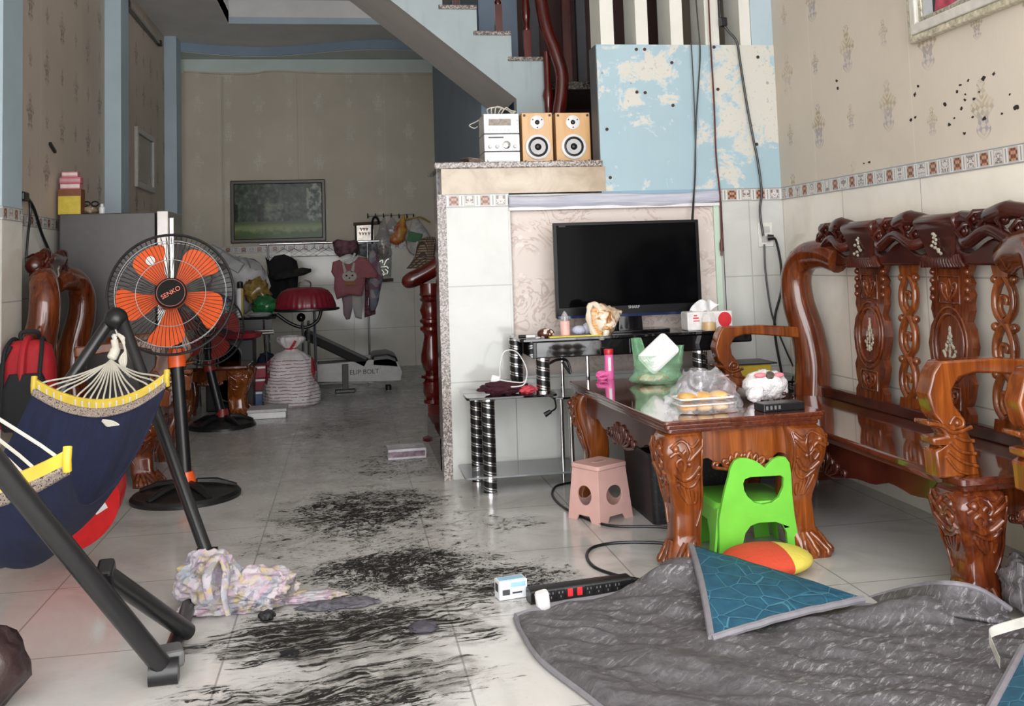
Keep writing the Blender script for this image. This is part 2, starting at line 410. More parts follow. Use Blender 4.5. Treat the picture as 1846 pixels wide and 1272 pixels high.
def slab(name, a, b, m, parent=None, bevel=0, local=False):
    o = MB().bb(a, b).build(name, m, parent, smooth=0, bevel=bevel)
    if parent is None: struct(o)
    return o
slab('floor', (XL-.2, YF-3, -.1), (XR+.2, YB+.2, 0), FLOOR)
wr = slab('wall_right', (XR, YF, 1.727), (XR+.15, 8.6, 6.2), PAPR)
slab('tile_wainscot', (XR, YF, 0), (XR+.15, 8.6, 1.645), TILER, wr); slab('tile_border', (XR-.004, YF, 1.645), (XR+.15, 8.6, 1.727), BORR, wr)
wl = slab('wall_left', (XL-.15, YF, 1.727), (XL, YB+.1, 6.2), PAPL)
slab('tile_wainscot', (XL-.15, YF, 0), (XL, YB+.1, 1.645), TILEL, wl); slab('tile_border', (XL-.15, YF, 1.645), (XL+.004, YB+.1, 1.727), BORL, wl)
for y0, y1 in ((6.20, 6.56), (9.30, 9.62), (12.25, 12.60)):
    p = slab('pillar', (XL-.05, y0, 1.727 if y0 < 7 else 0), (-2.0, y1, ZC), PALEBLUE)
    if y0 < 7:
        slab('tile_facing', (XL-.05, y0, 0), (-1.998, y1+.002, 1.645), TILEL, p); slab('tile_border', (XL-.05, y0-.003, 1.645), (-1.995, y1+.005, 1.727), BORL, p)
wb = slab('wall_back', (XL-.1, YB, 1.61), (2.9, YB+.15, 3.86), PAPB)
slab('tile_wainscot', (XL-.1, YB, 0), (2.9, YB+.15, 1.52), TILEB, wb); slab('tile_border', (XL-.1, YB-.004, 1.52), (2.9, YB+.15, 1.61), BORB, wb)
slab('painted_strip', (XL-.1, YB-.002, 3.86), (2.9, YB+.15, 4.4), GREENP, wb)
MB().tube([(-1.56, YB-.012, z) for z in (1.62, 2.4, 3.2, 3.8)], .012, 8).tube([(-.62, YB-.008, z) for z in (2.3, 3.1, 3.84)], .006, 6).build('paper_seam', PAPB, wb)
MB().tube(spl([(XL+.1, YB-.01, 3.87), (-1.3, YB-.015, 3.84), (-.9, YB-.02, 3.875), (-.2, YB-.012, 3.85), (1.15, YB-.01, 3.84)]), .012, 6).build('paper_edge', PAPB, wb)
slab('wall_stairwell', (1.16, 8.40, 0), (1.30, YB, ZC), BLUEP)
slab('wall_behind_stairs', (1.16, 8.38, 0), (1.5, 8.5, 6.2), BLUEP)
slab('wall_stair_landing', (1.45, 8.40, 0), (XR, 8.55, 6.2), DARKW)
# ceiling: dropped rim around a sunken tray, with the stairwell left open to the floor above
def ceil_piece(a, b, parent=None): return slab('ceiling', (a[0], a[1], ZC), (b[0], b[1], ZC+.14), CEILP, parent)
c0 = ceil_piece((XL-.1, YF), (-1.31, YB))
ceil_piece((-1.31, 11.6), (1.2, YB), None); ceil_piece((-1.31, YF), (XR+.1, 6.3)); ceil_piece((-1.31, 8.5), (1.2, 8.9)); ceil_piece((-1.31, 6.3), (-1.0, 8.5)); ceil_piece((.9, 8.9), (1.2, 11.6))
slab('ceiling', (-1.5, 8.45, ZC+.30), (1.3, 11.8, ZC+.38), CEILP)
slab('ceiling', (-1.4, 6.1, 6.2), (XR+.2, 8.7, 6.3), CEILP)
slab('trim_1', (-1.31, 11.585, ZC-.005), (1.2, 11.6, ZC+.075), PALEBLUE); slab('trim_2', (-1.31, 11.66, ZC+.14), (1.2, 11.72, ZC+.31), CEILP)
slab('trim_3', (-1.34, 8.6, ZC-.005), (-1.31, 11.75, ZC+.31), CEILP)
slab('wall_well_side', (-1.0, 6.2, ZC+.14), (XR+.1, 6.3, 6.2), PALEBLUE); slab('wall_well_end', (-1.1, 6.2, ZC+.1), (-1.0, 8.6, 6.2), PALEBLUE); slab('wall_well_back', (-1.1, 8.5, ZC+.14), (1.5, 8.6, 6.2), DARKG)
def wave(i):
    t = i/40; x = XL + t*(1.16-XL)
    return (x, 12.62 + .22*math.sin(t*PI*2.1 - .5))
poly = [wave(i) for i in range(41)] + [(1.16, YB), (XL, YB)]
struct(MB().prism(poly, lambda x, y: (x, y, 4.04), lambda x, y: (x, y, ZC)).build('trim_4', BLUEP, smooth=30))
poly2 = [(x, y+.03) for x, y in [wave(i) for i in range(41)]] + [(1.16, YB), (XL, YB)]
struct(MB().prism(poly2, lambda x, y: (x, y, 4.034), lambda x, y: (x, y, 4.05)).build('trim_5', GREENP, smooth=30))
slab('wall_front', (XL-.2, YF-.15, 3.75), (XR+.2, YF, 6.2), CEILP)

# ---------------------------------------------------------------- the wall the television stands against
wt = slab('wall_middle', (.995, YT+.03, 0), (2.35, YT+.12, 1.72), TILET)
slab('tile_pier', (.572, YT, 0), (.995, YT+.15, 1.645), TILET, wt); slab('tile_border', (.600, YT-.004, 1.645), (.992, YT+.14, 1.727), BORT, wt)
slab('tile_pier', (2.38, YT, 0), (XR, YT+.15, 1.645), TILET, wt); slab('tile_border', (2.362, YT-.004, 1.645), (XR, YT+.14, 1.727), BORT2, wt)
slab('marble_band', (.575, YT-.006, 1.727), (1.617, YT+.2, 1.885), BEIGE, wt)
slab('granite_edge', (.545, YT-.004, 0), (.600, YT+.14, 1.727), GRAN, wt)
slab('granite_side', (.556, YT+.12, 0), (.60, 6.40, 1.885), GRAND, wt)
slab('tile_base', (.992, YT+.012, 0), (2.38, YT+.10, .59), TILET, wt)
slab('counter_slab', (.535, YT-.02, 1.885), (1.60, 6.62, 1.925), GRAN, wt, .006)
slab('counter_fill', (.60, YT+.15, 1.70), (2.7, 6.55, 1.884), BLUEP, wt)
slab('blue_wall', (1.592, YT, 1.70), (XR, YT+.16, 2.67), PEEL, wt)
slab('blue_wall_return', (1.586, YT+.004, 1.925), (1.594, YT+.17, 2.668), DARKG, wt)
# papered panel with flowers, green edge tape, sagging lilac strip above it
k = M('flower_wallpaper', .5); P = k.objvec(); nv = k.noise(P, 4.5, 3, .5, 2.5); lace = (nv*38).sin().step(.1, .9)*k.noise(P, 2.6, 3).step(.45, .58)
cc = k.mix(lace*.75, (.70, .61, .56), (.50, .38, .34)); cc = k.mix((k.voro(P, 16).lt(.22))*k.noise(P, 3, 2).gt(.55)*.5, cc, (.80, .75, .72)); k.color(cc); k.bump(nv, .2, .005)
pan = MB().grid(lambda u, v: (.995+u*1.365, YT+.016+.006*math.sin(u*9+v*4)*v*(1-v), .60+v*1.03), 30, 20).build('papered_panel', k.m, wt, solid=.006)
slab('edge_tape', (2.325, YT-.004, .55), (2.362, YT+.012, 1.64), paint('pale_green_tape', (.55, .68, .56)), wt); slab('side_strip', (2.36, YT+.0, .5), (2.385, YT+.02, 1.645), paint('grey_joint', (.42, .42, .40)), wt)
slab('edge_strip', (.985, YT-.004, .60), (1.0, YT+.012, 1.64), TILET, wt)
k = M('lilac_cloth_strip', .75); nn = k.noise(k.objvec('Object', (2, 2, 30)), 2, 5); k.color(k.ramp(nn, [(.3, (.42, .43, .53)), (.7, (.60, .61, .68))])); k.bump(nn, .5, .02)
sm_ = MB()
sm_.grid(lambda u, v: (.99+u*1.385, YT-.012-.016*math.sin(v*PI)-.004*math.sin(u*37)*math.sin(v*PI), 1.640+v*.068-.016*math.sin(u*PI)*(1-v)-.006*math.sin(u*11)), 60, 10)
sm_.build('cloth_valance', k.m, wt, solid=.008)
slab('white_batten', (.99, YT-.02, 1.618), (2.375, YT+.004, 1.637), WHITEP, wt); slab('blue_batten', (1.60, YT-.008, 1.70), (2.38, YT+.002, 1.727), paint('blue_batten_paint', (.25, .40, .50)), wt)
# upright fins over the blue wall
FIN = paint('cream_fin_paint', (.74, .73, .67)); 
for i, (xa, xb) in enumerate(((1.627, 1.715), (1.862, 1.944), (2.097, 2.180), (2.332, 2.427), (2.572, 2.646))):
    slab('trim_%d' % (i+6), (xa, YT+.01, 2.668), (xb, YT+.27, 4.4), FIN)
slab('trim_11', (2.648, YT+.005, 2.668), (XR, YT+.26, 4.4), PALEBLUE)
# ---------------------------------------------------------------- stairs
YS, YS2 = 7.40, 8.33
R_, N_ = .2005, .2625
def sx(i): return 1.523 - N_*i          # nosing of step i
side = [(1.53, 1.90), (1.53, 2.84)]
x = 1.523; zt = 2.84
for i in range(10):
    side += [(sx(i+1)+.012, 2.84 + R_*i), (sx(i+1)+.012, 2.84 + R_*(i+1))]
side += [(sx(10), 2.84+R_*10)]
slope = (3.122-2.547)/(.585-1.298)
xe = sx(10); side += [(xe, 2.547+slope*(xe-1.298)), (1.298, 2.547), (1.298, 1.90)]
st = MB().prism(side, lambda x, z: (x, YS, z), lambda x, z: (x, YS+.12, z)).build('staircase', STAIRP, smooth=0); struct(st)
sof = [(1.298, 2.547), (xe, 2.547+slope*(xe-1.298)), (xe, 2.60+slope*(xe-1.298)), (1.298, 2.60)]
MB().prism(sof, lambda x, z: (x, YS+.002, z), lambda x, z: (x, YS2, z)).build('soffit', SOFFP, st, smooth=0)
tr = MB(); ri = MB()
for i in range(10):
    tr.bb((sx(i+1)-.02, YS-.02, 2.84+R_*i), (sx(i)+.012, YS2, 2.872+R_*i)); ri.bb((sx(i+1), YS+.125, 2.84+R_*i-.02), (sx(i+1)+.02, YS2, 2.84+R_*(i+1)))
tr.build('tread', GRAN, st, smooth=0, bevel=.005); ri.build('riser', GRAND, st, smooth=0)
lo = MB()
for i in range(8): lo.bb((.62+.2*i, 6.24, 0), (.86+.2*i, 7.44, .19*(i+1)))
lo.build('lower_steps', GRAND, st, smooth=0); 
MB().bb((.556, 6.24, 0), (.66, 7.44, .20)).build('bottom_step', GRAND, st, smooth=0)
slab('landing', (1.53, YS, 2.62), (XR, 8.4, 2.68), GRAND, st)
def baluster_prof(h):
    s = h/.9
    return [(.022, 0), (.022, .20*s), (.016, .21*s), (.024, .23*s), (.018, .25*s), (.030, .33*s), (.026, .42*s), (.016, .52*s), (.024, .54*s), (.016, .56*s), (.02, .62*s), (.024, .66*s), (.018, .68*s), (.022, .70*s), (.022, h)]
def baluster(x, y, z, h, top=None):
    mb = MB().box((x, y, z+.11), (.055, .055, .22)); pr = [(.022, .22), (.028, .24), (.018, .26), (.030, .32), (.034, .38), (.022, .50), (.018, .56), (.030, .58), (.018, .60), (.024, .72), (.022, h)]
    mb.lathe(pr, (x, y, z), 12); return mb
for i, x in enumerate((1.405, 1.185, .86, .57, .28)):
    baluster(x, YS+.05, 2.872 + R_*(0 if i == 0 else i), .95).build('baluster', REDW, st, smooth=50)
nb = pix(990, 205, Y=7.36); 
MB().lathe([(.03, 1.93), (.035, 2.0), (.05, 2.12), (.042, 2.25), (.03, 2.36), (.045, 2.38), (.03, 2.42), (.034, 2.5), (.045, 2.56), (.03, 2.62), (.03, 2.9)], (1.535, YS-.06, 0), 14).build('baluster', REDW, st, smooth=50)
rail = [pix(965, -60, Y=7.30), pix(975, 0, Y=7.3), pix(985, 50, Y=7.28), pix(1000, 90, Y=7.26), pix(1012, 130, Y=7.25), pix(1012, 170, Y=7.25), pix(1006, 215, Y=7.25)]
MB().tube(spl(rail), .052, 12).build('handrail', REDW, st, smooth=60)
slab('dark_post', (1.83, 8.05, 2.68), (1.90, 8.12, 4.0), REDW, st)
for xx in (1.60, 2.02): slab('grey_post', (xx, 8.33, 2.68), (xx+.08, 8.39, 4.2), DARKG, st)

# ================================================================ ROSEWOOD FURNITURE
def leg_shape(h, s):
    """carved cabriole leg: (height fraction, outward offset, half width) at scale s"""
    K = [(0, .036, .078), (.05, .038, .080), (.10, .026, .072), (.2, .004, .063), (.42, -.006, .066), (.60, .008, .078), (.78, .026, .09), (.88, .030, .094), (.96, .02, .09), (1, .004, .082)]
    def at(t):
        for i in range(len(K)-1):
            if t <= K[i+1][0]:
                a, b = K[i], K[i+1]; q = (t-a[0])/(b[0]-a[0]); q = q*q*(3-2*q)*.5 + q*.5
                return s*(a[1]+(b[1]-a[1])*q), s*(a[2]+(b[2]-a[2])*q)
        return s*K[-1][1], s*K[-1][2]
    return at
SPIRAL = [(.62*math.cos(t)*(1-t/16), .62*math.sin(t)*(1-t/16)) for t in [i*.45 for i in range(26)]]
def carved_leg(parent, x, y, h, ox, oy, s=1.0, m=WOODR, mc=None):
    at = leg_shape(h, s); mb = MB(); rings = []
    for i in range(25):
        t = i/24; off, hw = at(t); sec = rrect(2*hw, 2*hw, hw*.35, 3)
        rings.append([(x + ox*off + px, y + oy*off + py, t*h) for px, py in sec])
    mb.loft(rings); leg = mb.build('leg', m, parent, smooth=50, local=True)
    cv = MB()
    def face(nx, ny, q, z):
        off, hw = at(max(0, min(1, z))); tx, ty = -ny, nx
        return (x + ox*off + nx*hw*1.0 + tx*q*hw, y + oy*off + ny*hw*1.0 + ty*q*hw, z*h)
    for nx, ny, sg in ((ox, 0, -oy*ox), (0, oy, ox*oy)):
        sg = 1 if sg == 0 else sg
        def line(pts, r): cv.tube([face(nx, ny, q*sg, z) for q, z in spl([(a, b, 0) for a, b in pts], 5) for q, z in ((q, z),)] if 0 else [face(nx, ny, p.x*sg, p.y) for p in spl([(a, b, 0) for a, b in pts], 5)], r*s, 6)
        line([(-.7, .90), (-.2, .95), (.35, .90), (.72, .95)], .008); line([(-.75, .84), (-.3, .87), (.1, .80), (.6, .86), (.85, .90)], .010)
        line([(.1, .93), (.3, .86), (.1, .80), (-.1, .85), (.05, .88)], .009)
        line([(-.6, .72), (-.2, .66), (.3, .68), (.75, .76)], .012); line([(-.3, .74), (-.45, .79), (-.2, .82), (0, .78), (-.1, .73)], .010)
        line([(-.5, .66), (0, .60), (.45, .62), (.7, .70), (.5, .66)], .009)
        for j in range(5): line([(-.55+.26*j, .62-.015*j), (-.35+.2*j, .54-.012*j), (-.05+.1*j, .47)], .009)
        line([(.9, .95), (.82, .7), (.86, .45), (.5, .3)], .006)
        cv.ball(face(nx, ny, .2*sg, .775), .013*s, 8, 6); cv.ball(face(nx, ny, -.45*sg, .895), .018*s, 8, 6)
        for j in (-.6, 0, .6): line([(j, .03), (j*1.05, .07), (j*.8, .13), (j*.5, .18)], .014)
    cv.build('carving', mc or m, leg, smooth=80, local=True) if False else None
    c = cv.build('carving', mc or m, None, smooth=80); c.parent = leg
    return leg
def apron(parent, p0, p1, z0, z1, drop, th, m, n_out, name='apron', motif=True):
    """scalloped board between two legs; n_out is its outward direction"""
    p0 = Vector(p0 + (0,)); p1 = Vector(p1 + (0,)); d = p1 - p0; L = d.length; d.normalize(); n = Vector(n_out + (0,))
    top = [(0, z1), (L, z1)]; bot = []
    for i in range(41):
        t = i/40; a = abs(t-.5)*2
        zz = z0 - drop*max(0, 1-a*1.9)**.7*(1 if a < .52 else 0) + .014*abs(math.sin(t*PI*7)) + (.02 if a > .9 else 0)
        bot.append((L*(1-t), zz))
    poly = top + bot
    f = lambda o: (lambda s, z: p0 + d*s + n*o + Vector((0, 0, z)))
    ap = MB().prism(poly, f(0), f(-th)).build(name, m, parent, smooth=20, local=True)
    if motif:
        cv = MB(); g = f(.003); c = L/2; w = min(.21, L*.24); zb = z0 - drop*.45
        def line(pts, r): cv.tube(spl([g(c + a*w, zb + b*w) for a, b in pts], 5), r, 6)
        for sg in (-1, 1):
            line([(.02*sg, -.1), (.10*sg, .12), (.05*sg, .30), (0, .20)], .008); line([(.1*sg, -.12), (.26*sg, .1), (.22*sg, .34), (.12*sg, .18)], .010)
            line([(.2*sg, -.12), (.44*sg, .05), (.42*sg, .26), (.28*sg, .08)], .009); line([(.3*sg, -.12), (.62*sg, 0), (.66*sg, .16), (.48*sg, .10), (.6*sg, .04)], .009)
            line([(.4*sg, -.14), (.75*sg, -.08), (.98*sg, -.02), (.98*sg, .1), (.86*sg, .08), (.9*sg, 0)], .008)
        o = cv.build('carving', m, None, smooth=80); o.parent = ap
    return ap

# ---------------------------------------------------------------- coffee table
tb = thing('coffee_table', 'carved rosewood coffee table with dark mirror-polished top, in front of the television', 'table', (1.62, 4.80, 0), math.radians(2.5))
TW, TL, TH = .74, 1.53, .615
top = MB()
for z0, z1, g in ((TH-.016, TH, 0), (TH-.036, TH-.016, -.008), (TH-.055, TH-.036, -.022)):
    top.loft([[(px, py, z) for px, py in rrect(TW+2*g-e*2, TL+2*g-e*2, .02)] for z, e in ((z0, .002), (z0+.003, 0), (z1-.003, 0), (z1, .003))])
top.build('tabletop', WOODT, tb, smooth=35, local=True)
for sx_ in (-1, 1):
    for sy_ in (-1, 1): carved_leg(tb, sx_*(TW/2-.11), sy_*(TL/2-.11), TH-.055, sx_, sy_, .95, WOODL)
apron(tb, (-TW/2+.08, -TL/2+.055), (TW/2-.08, -TL/2+.055), .43, TH-.055, .05, .03, WOODL, (0, -1)); apron(tb, (-TW/2+.08, TL/2-.055), (TW/2-.08, TL/2-.055), .43, TH-.055, .05, .03, WOODL, (0, 1))
apron(tb, (-TW/2+.055, -TL/2+.08), (-TW/2+.055, TL/2-.08), .44, TH-.055, .06, .03, WOODD, (-1, 0)); apron(tb, (TW/2-.055, -TL/2+.08), (TW/2-.055, TL/2-.08), .44, TH-.055, .06, .03, WOODD, (1, 0))

# ---------------------------------------------------------------- carved seats (long bench and armchairs)
PEARL = plain('mother_of_pearl', (.50, .48, .38), .2, .2, .25, 60)
ARM = [(.5, .865), (.20, .892), (-.02, .890), (-.05, .850), (-.076, .775), (-.06, .705), (-.035, .672), (-.085, .682), (-.083, .662), (-.03, .650), (-.012, .622), (-.07, .620), (-.066, .592), (-.03, .588), (-.062, .572), (-.058, .53), (-.056, .475), (.110, .475), (.098, .574), (.074, .632), (.058, .688), (.026, .732), (.018, .782), (.050, .828), (.11, .842), (.2, .836), (.5, .80)]
def rosewood_seat(name, label, cat, loc, rz, L, wide, narrow, D=.70, SH=.48, group=None, scale=1.0):
    t = thing(name, label, cat, loc, rz, group)
    if scale != 1: t.matrix_basis = t.matrix_basis @ Matrix.Scale(scale, 4)
    seat = MB(); seat.loft([[(D/2+px, L/2+py, z) for px, py in rrect(D-2*e, L-2*e, .02)] for z, e in ((SH-.05, .02), (SH-.03, .012), (SH-.025, 0), (SH-.006, 0), (SH, .006))])
    seat.build('seat', WOODT, t, smooth=35, local=True)
    for x, y, ox, oy in ((.11, .12, -1, -1), (.11, L-.12, -1, 1), (D-.12, .12, 1, -1), (D-.12, L-.12, 1, 1)): carved_leg(t, x, y, SH-.05, ox, oy, 1.05)
    apron(t, (.045, .1), (.045, L-.1), .33, SH-.05, .07, .03, WOODD, (-1, 0)); apron(t, (.1, .05), (D-.1, .05), .33, SH-.05, .04, .03, WOODR, (0, -1)); apron(t, (.1, L-.05), (D-.1, L-.05), .33, SH-.05, .04, .03, WOODR, (0, 1))
    bx = lambda z: D-.09 + (z-.5)*.06
    MB().bb((bx(.5)-.02, .06, SH), (bx(.5)+.03, L-.06, SH+.055)).build('back_rail', WOODD, t, smooth=0, bevel=.008, local=True)
    for e, sg in ((0, 1), (L, -1)):                                   # swept posts and dragon arms at both ends
        y = lambda q: e + sg*q
        pts = spl([(D-.115, y(.09), SH-.01), (D-.10, y(.09), .66), (D-.12, y(.08), .84), (D-.16, y(.065), 1.02), (D-.165, y(.075), 1.17), (D-.135, y(.15), 1.27), (D-.10, y(.30), 1.285), (D-.07, y(.42), 1.25)], 7)
        n = len(pts)
        MB().tube(pts, [.108 - .034*(i/n) for i in range(n)], 14).build('back_post', WOODR, t, smooth=70, local=True)
        a = MB().prism(ARM, lambda x, z: (x, y(.05), z), lambda x, z: (x, y(.135), z)).build('arm', WOODL, t, smooth=30, bevel=.008, local=True)
        cv = MB()
        for yy in (y(.047), y(.138)):
            c = lambda pts, r: cv.tube(spl([(p, yy, q) for p, q in pts], 4), r, 6)
            c([(.0, .665), (.02, .69), (.05, .68), (.05, .655), (.02, .65)], .007); c([(-.08, .672), (-.03, .662), (0, .64), (.03, .635), (.085, .65)], .008)
            c([(.02, .62), (.05, .605), (.09, .60)], .007); c([(.0, .60), (.04, .565), (.095, .555)], .007); c([(-.01, .57), (.04, .53), (.1, .51)], .007)
            c([(-.02, .55), (.02, .50), (.06, .485)], .006); cv.ball((.028, yy, .668), .012, 8, 6)
        o = cv.build('carving', WOODL, None, smooth=80); o.parent = a
    half = [(.0, 0), (.115, 0), (.115, .04), (.095, .07), (.11, .11), (.122, .17), (.105, .21), (.12, .25), (.135, .33), (.12, .41), (.10, .44), (.118, .49), (.112, .52), (.122, .56), (.108, .585), (.118, .61), (.10, .64), (.112, .665), (.125, .70)]
    half = [(a*1.24, b) for a, b in half]
    for yc in wide:                                                   # broad splats with an oval medallion
        z0 = SH + .05
        poly = [(yc + a, z0 + b) for a, b in half] + [(yc - a, z0 + b) for a, b in reversed(half[1:])]
        sp = MB().prism(poly, lambda y, z: (bx(z)-.018, y, z), lambda y, z: (bx(z)+.018, y, z)).build('splat', WOODR, t, smooth=25, local=True)
        cv = MB(); F = lambda a, b, o=.02: (bx(z0+b)-o, yc + a, z0 + b)
        cv.tube([F(.106*math.cos(q), .33 + .14*math.sin(q)) for q in [2*PI*i/28 for i in range(28)]], .009, 6, close=True)
        cv.tube([F(.13*math.cos(q), .33 + .17*math.sin(q)) for q in [PI*i/20 for i in range(21)]], .007, 6); cv.tube([F(.13*math.cos(q), .33 - .17*math.sin(q)) for q in [PI*i/20 for i in range(21)]], .007, 6)
        for b0, b1 in ((.05, .145), (.52, .64)):
            cv.tube([F(-.08, b0), F(.08, b0), F(.08, b1), F(-.08, b1), F(-.08, b0)], .005, 5)
            for sg in (-1, 1):
                m_ = (b0+b1)/2
                cv.tube(spl([F(.01*sg, b0+.01), F(.05*sg, m_-.01), F(.055*sg, m_+.03), F(.025*sg, m_+.02), F(.035*sg, m_)], 4), .007, 6); cv.tube(spl([F(0, b0+.02), F(.022*sg, m_), F(0, b1-.012)], 4), .006, 5)
        for sg in (-1, 1):
            for b in (.54, .58, .62, .66): cv.ball(F(.132*sg, b, .016), .016, 8, 6)
        o = cv.build('carving', WOODR, None, smooth=80); o.parent = sp
        iv = MB(); rnd = random.Random(int(yc*100))
        for j in range(15):
            b = .255 + .011*j; wv = .05*max(0, 1-abs(j-4)/8.0)
            for q in (-1, 0, 1): iv.ball(F(q*wv*rnd.uniform(.5, 1), b + rnd.uniform(-.006, .006), .0195), (.003, rnd.uniform(.006, .012), rnd.uniform(.006, .011)), 6, 4)
        o = iv.build('pearl_inlay', PEARL, None, smooth=0); o.parent = sp; plab(o, 'pale mother-of-pearl flower inlay')
    for yc in narrow:                                                 # open scroll splats
        z0 = SH + .05; mb = MB(); F = lambda a, b, o=0: (bx(z0+b)-o, yc + a, z0 + b)
        mb.prism([(yc-.06, z0), (yc+.06, z0), (yc+.05, z0+.05), (yc-.05, z0+.05)], lambda y, z: (bx(z)-.02, y, z), lambda y, z: (bx(z)+.02, y, z)); mb.prism([(yc-.045, z0+.64), (yc+.045, z0+.64), (yc+.065, z0+.70), (yc-.065, z0+.70)], lambda y, z: (bx(z)-.02, y, z), lambda y, z: (bx(z)+.02, y, z))
        for j in range(3):
            zb = .04 + .2*j
            for sg in (-1, 1):
                mb.tube(spl([F(-.008*sg, zb), F(.05*sg, zb+.05), F(.058*sg, zb+.12), F(.03*sg, zb+.18), F(-.01*sg, zb+.215)], 5), .021, 8, flat=.8); 
            mb.tube(spl([F(.0, zb+.03), F(.03, zb+.07), F(.02, zb+.115), F(-.012, zb+.11), F(-.008, zb+.085)], 5), .012, 7)
            mb.ball(F(-.062, zb+.19, 0), .02, 8, 6); mb.ball(F(.062, zb+.19, 0), .02, 8, 6)
        mb.build('scroll_splat', WOODL, t, smooth=70, local=True)
    # crest: wavy rail, flared tablets over the broad splats, dragon rolls between
    y0, y1 = (.28, L-.28); zc = SH + .74; cr = MB(); poly = [(y0, zc), (y1, zc)]
    per = .72 if len(wide) > 1 else L-.5
    for i in range(61):
        y = y1 + (y0-y1)*i/60; poly.append((y, zc + .085 + .03*math.cos((y-wide[0])/per*4*PI)))
    cr.prism(poly, lambda y, z: (bx(z)-.05, y, z), lambda y, z: (bx(z)+.03, y, z))
    crest = cr.build('crest_rail', WOODD, t, smooth=40, bevel=.012, local=True)
    for yc in wide:
        tbt = MB(); rings = []
        for z, w, xo in ((0, .085, -.055), (.05, .10, -.07), (.11, .125, -.075), (.165, .15, -.085), (.20, .158, -.10), (.222, .155, -.09), (.235, .15, -.06), (.235, .14, .04)):
            rings.append([(bx(1.25)+xo+(.0 if k in (0, 1) else .055), yc + sgn*w, zc + z - (.03 if k in (2, 3) else 0)) for k, sgn in ((0, -1), (1, 1), (2, 1), (3, -1))])
        tbt.loft(rings); o = tbt.build('crest_tablet', WOODD, t, smooth=50, bevel=.012, local=True)
        iv = MB(); rnd = random.Random(int(yc*77))
        for j in range(11): iv.ball((bx(1.25)-.082, yc + rnd.uniform(-.045, .045)*(1-j/16), zc+.055+.009*j), (.005, rnd.uniform(.008, .016), .008), 6, 4)
        q = iv.build('pearl_inlay', PEARL, None, smooth=0); q.parent = o; plab(q, 'pale mother-of-pearl flower inlay')
        fl = MB()
        for j in range(-7, 8): fl.tube([(bx(1.2)-.05, yc + j*.018, zc+.045), (bx(1.2)-.058, yc + j*.021, zc+.02), (bx(1.2)-.05, yc + j*.023, zc-.005)], .011, 6)
        fl.build('crest_flutes', WOODD, t, smooth=70, local=True)
    gaps = []
    ws = sorted(wide)
    ed = [y0-.02] + ws + [y1+.02]
    for a, b in zip(ed[:-1], ed[1:]):
        a2 = a + (.13 if a in ws else 0); b2 = b - (.13 if b in ws else 0)
        if b2 - a2 < .06: continue
        X = bx(1.3); dr = MB()
        dr.tube(spl([(X-.02, a2, zc+.20), (X-.05, a2+(b2-a2)*.25, zc+.225), (X-.04, a2+(b2-a2)*.6, zc+.20), (X-.03, b2, zc+.21)], 6), [.036]*6+[.042]*6+[.034]*7, 10)
        dr.tube(spl([(X-.03, a2, zc+.13), (X-.075, a2+(b2-a2)*.15, zc+.10), (X-.07, a2+(b2-a2)*.5, zc+.15), (X-.075, a2+(b2-a2)*.8, zc+.10), (X-.03, b2, zc+.14)], 6), .028, 10)
        for q, zz in ((.12, .15), (.3, .19), (.55, .175), (.72, .2), (.88, .15)):
            yc = a2+(b2-a2)*q
            dr.tube([(X-.06+.0*i, yc + .028*math.cos(i*.8)*(1-i/14), zc+zz + .028*math.sin(i*.8)*(1-i/14)) for i in range(11)], .011, 6); dr.ball((X-.062, yc, zc+zz), .016, 8, 6)
            dr.tube([(X-.02, yc-.03, zc+zz+.03), (X-.07, yc-.01, zc+zz+.03), (X-.085, yc+.015, zc+zz), (X-.05, yc+.02, zc+zz-.05)], .012, 6)
        dr.build('crest_carving', WOODD, t, smooth=70, local=True)
    for e, sg in ((y0, 1), (y1, -1)):
        es = MB(); es.ball((bx(1.3)-.01, e + sg*-.02, zc+.155), (.06, .055, .06), 12, 8); es.tube([(bx(1.3)-.06, e + .04*math.cos(i*.7)*(1-i/16), zc+.155 + .04*math.sin(i*.7)*(1-i/16)) for i in range(14)], .010, 6); es.build('crest_scroll', WOODD, t, smooth=70, local=True)
    return t
rosewood_seat('rosewood_bench', 'long carved rosewood bench with a tall carved back along the papered wall', 'bench', (2.13, 3.27, 0), 0, 2.29, (.86, 1.56), (.50, 1.22), D=.635)
rosewood_seat('rosewood_armchair', 'carved rosewood armchair cut off by the frame, beside the near end of the bench', 'armchair', (2.275, 2.38, 0), 0, .78, (.39,), (), D=.50)

# ================================================================ TELEVISION, ITS STAND AND WHAT LIES ON IT
from mathutils.geometry import tessellate_polygon
def holed(mb, outer, holes, fa, fb):
    """plate with holes: outlines in 2-D, mapped to a front and a back sheet"""
    loops = [outer] + holes; flat = [p for l in loops for p in l]; n = len(flat)
    tri = tessellate_polygon([[Vector((p[0], p[1], 0)) for p in l] for l in loops])
    fs = [tuple(t) for t in tri] + [tuple(i + n for i in reversed(t)) for t in tri]; o = 0
    for l in loops:
        m = len(l); fs += [(o+i, o+(i+1) % m, o+(i+1) % m+n, o+i+n) for i in range(m)]; o += m
    return mb.add([fa(*p) for p in flat] + [fb(*p) for p in flat], fs)
def ell(cx, cy, rx, ry, n=24): return [(cx + rx*math.cos(2*PI*i/n), cy + ry*math.sin(2*PI*i/n)) for i in range(n)]
YTV = 5.82
tv = thing('television', 'large black flat-screen television standing on the black glass unit', 'television', (1.66, YTV+.03, .86))
A = pix(997, 402, Y=YTV); B = pix(1257, 396, Y=YTV); Cc = pix(1268, 560, Y=YTV); D = pix(1003, 574, Y=YTV)
x0, x1, z0, z1 = (A.x+D.x)/2, (B.x+Cc.x)/2, D.z, A.z
MATBZ = plain('satin_black', (.005, .005, .006), .3, spec=.2)
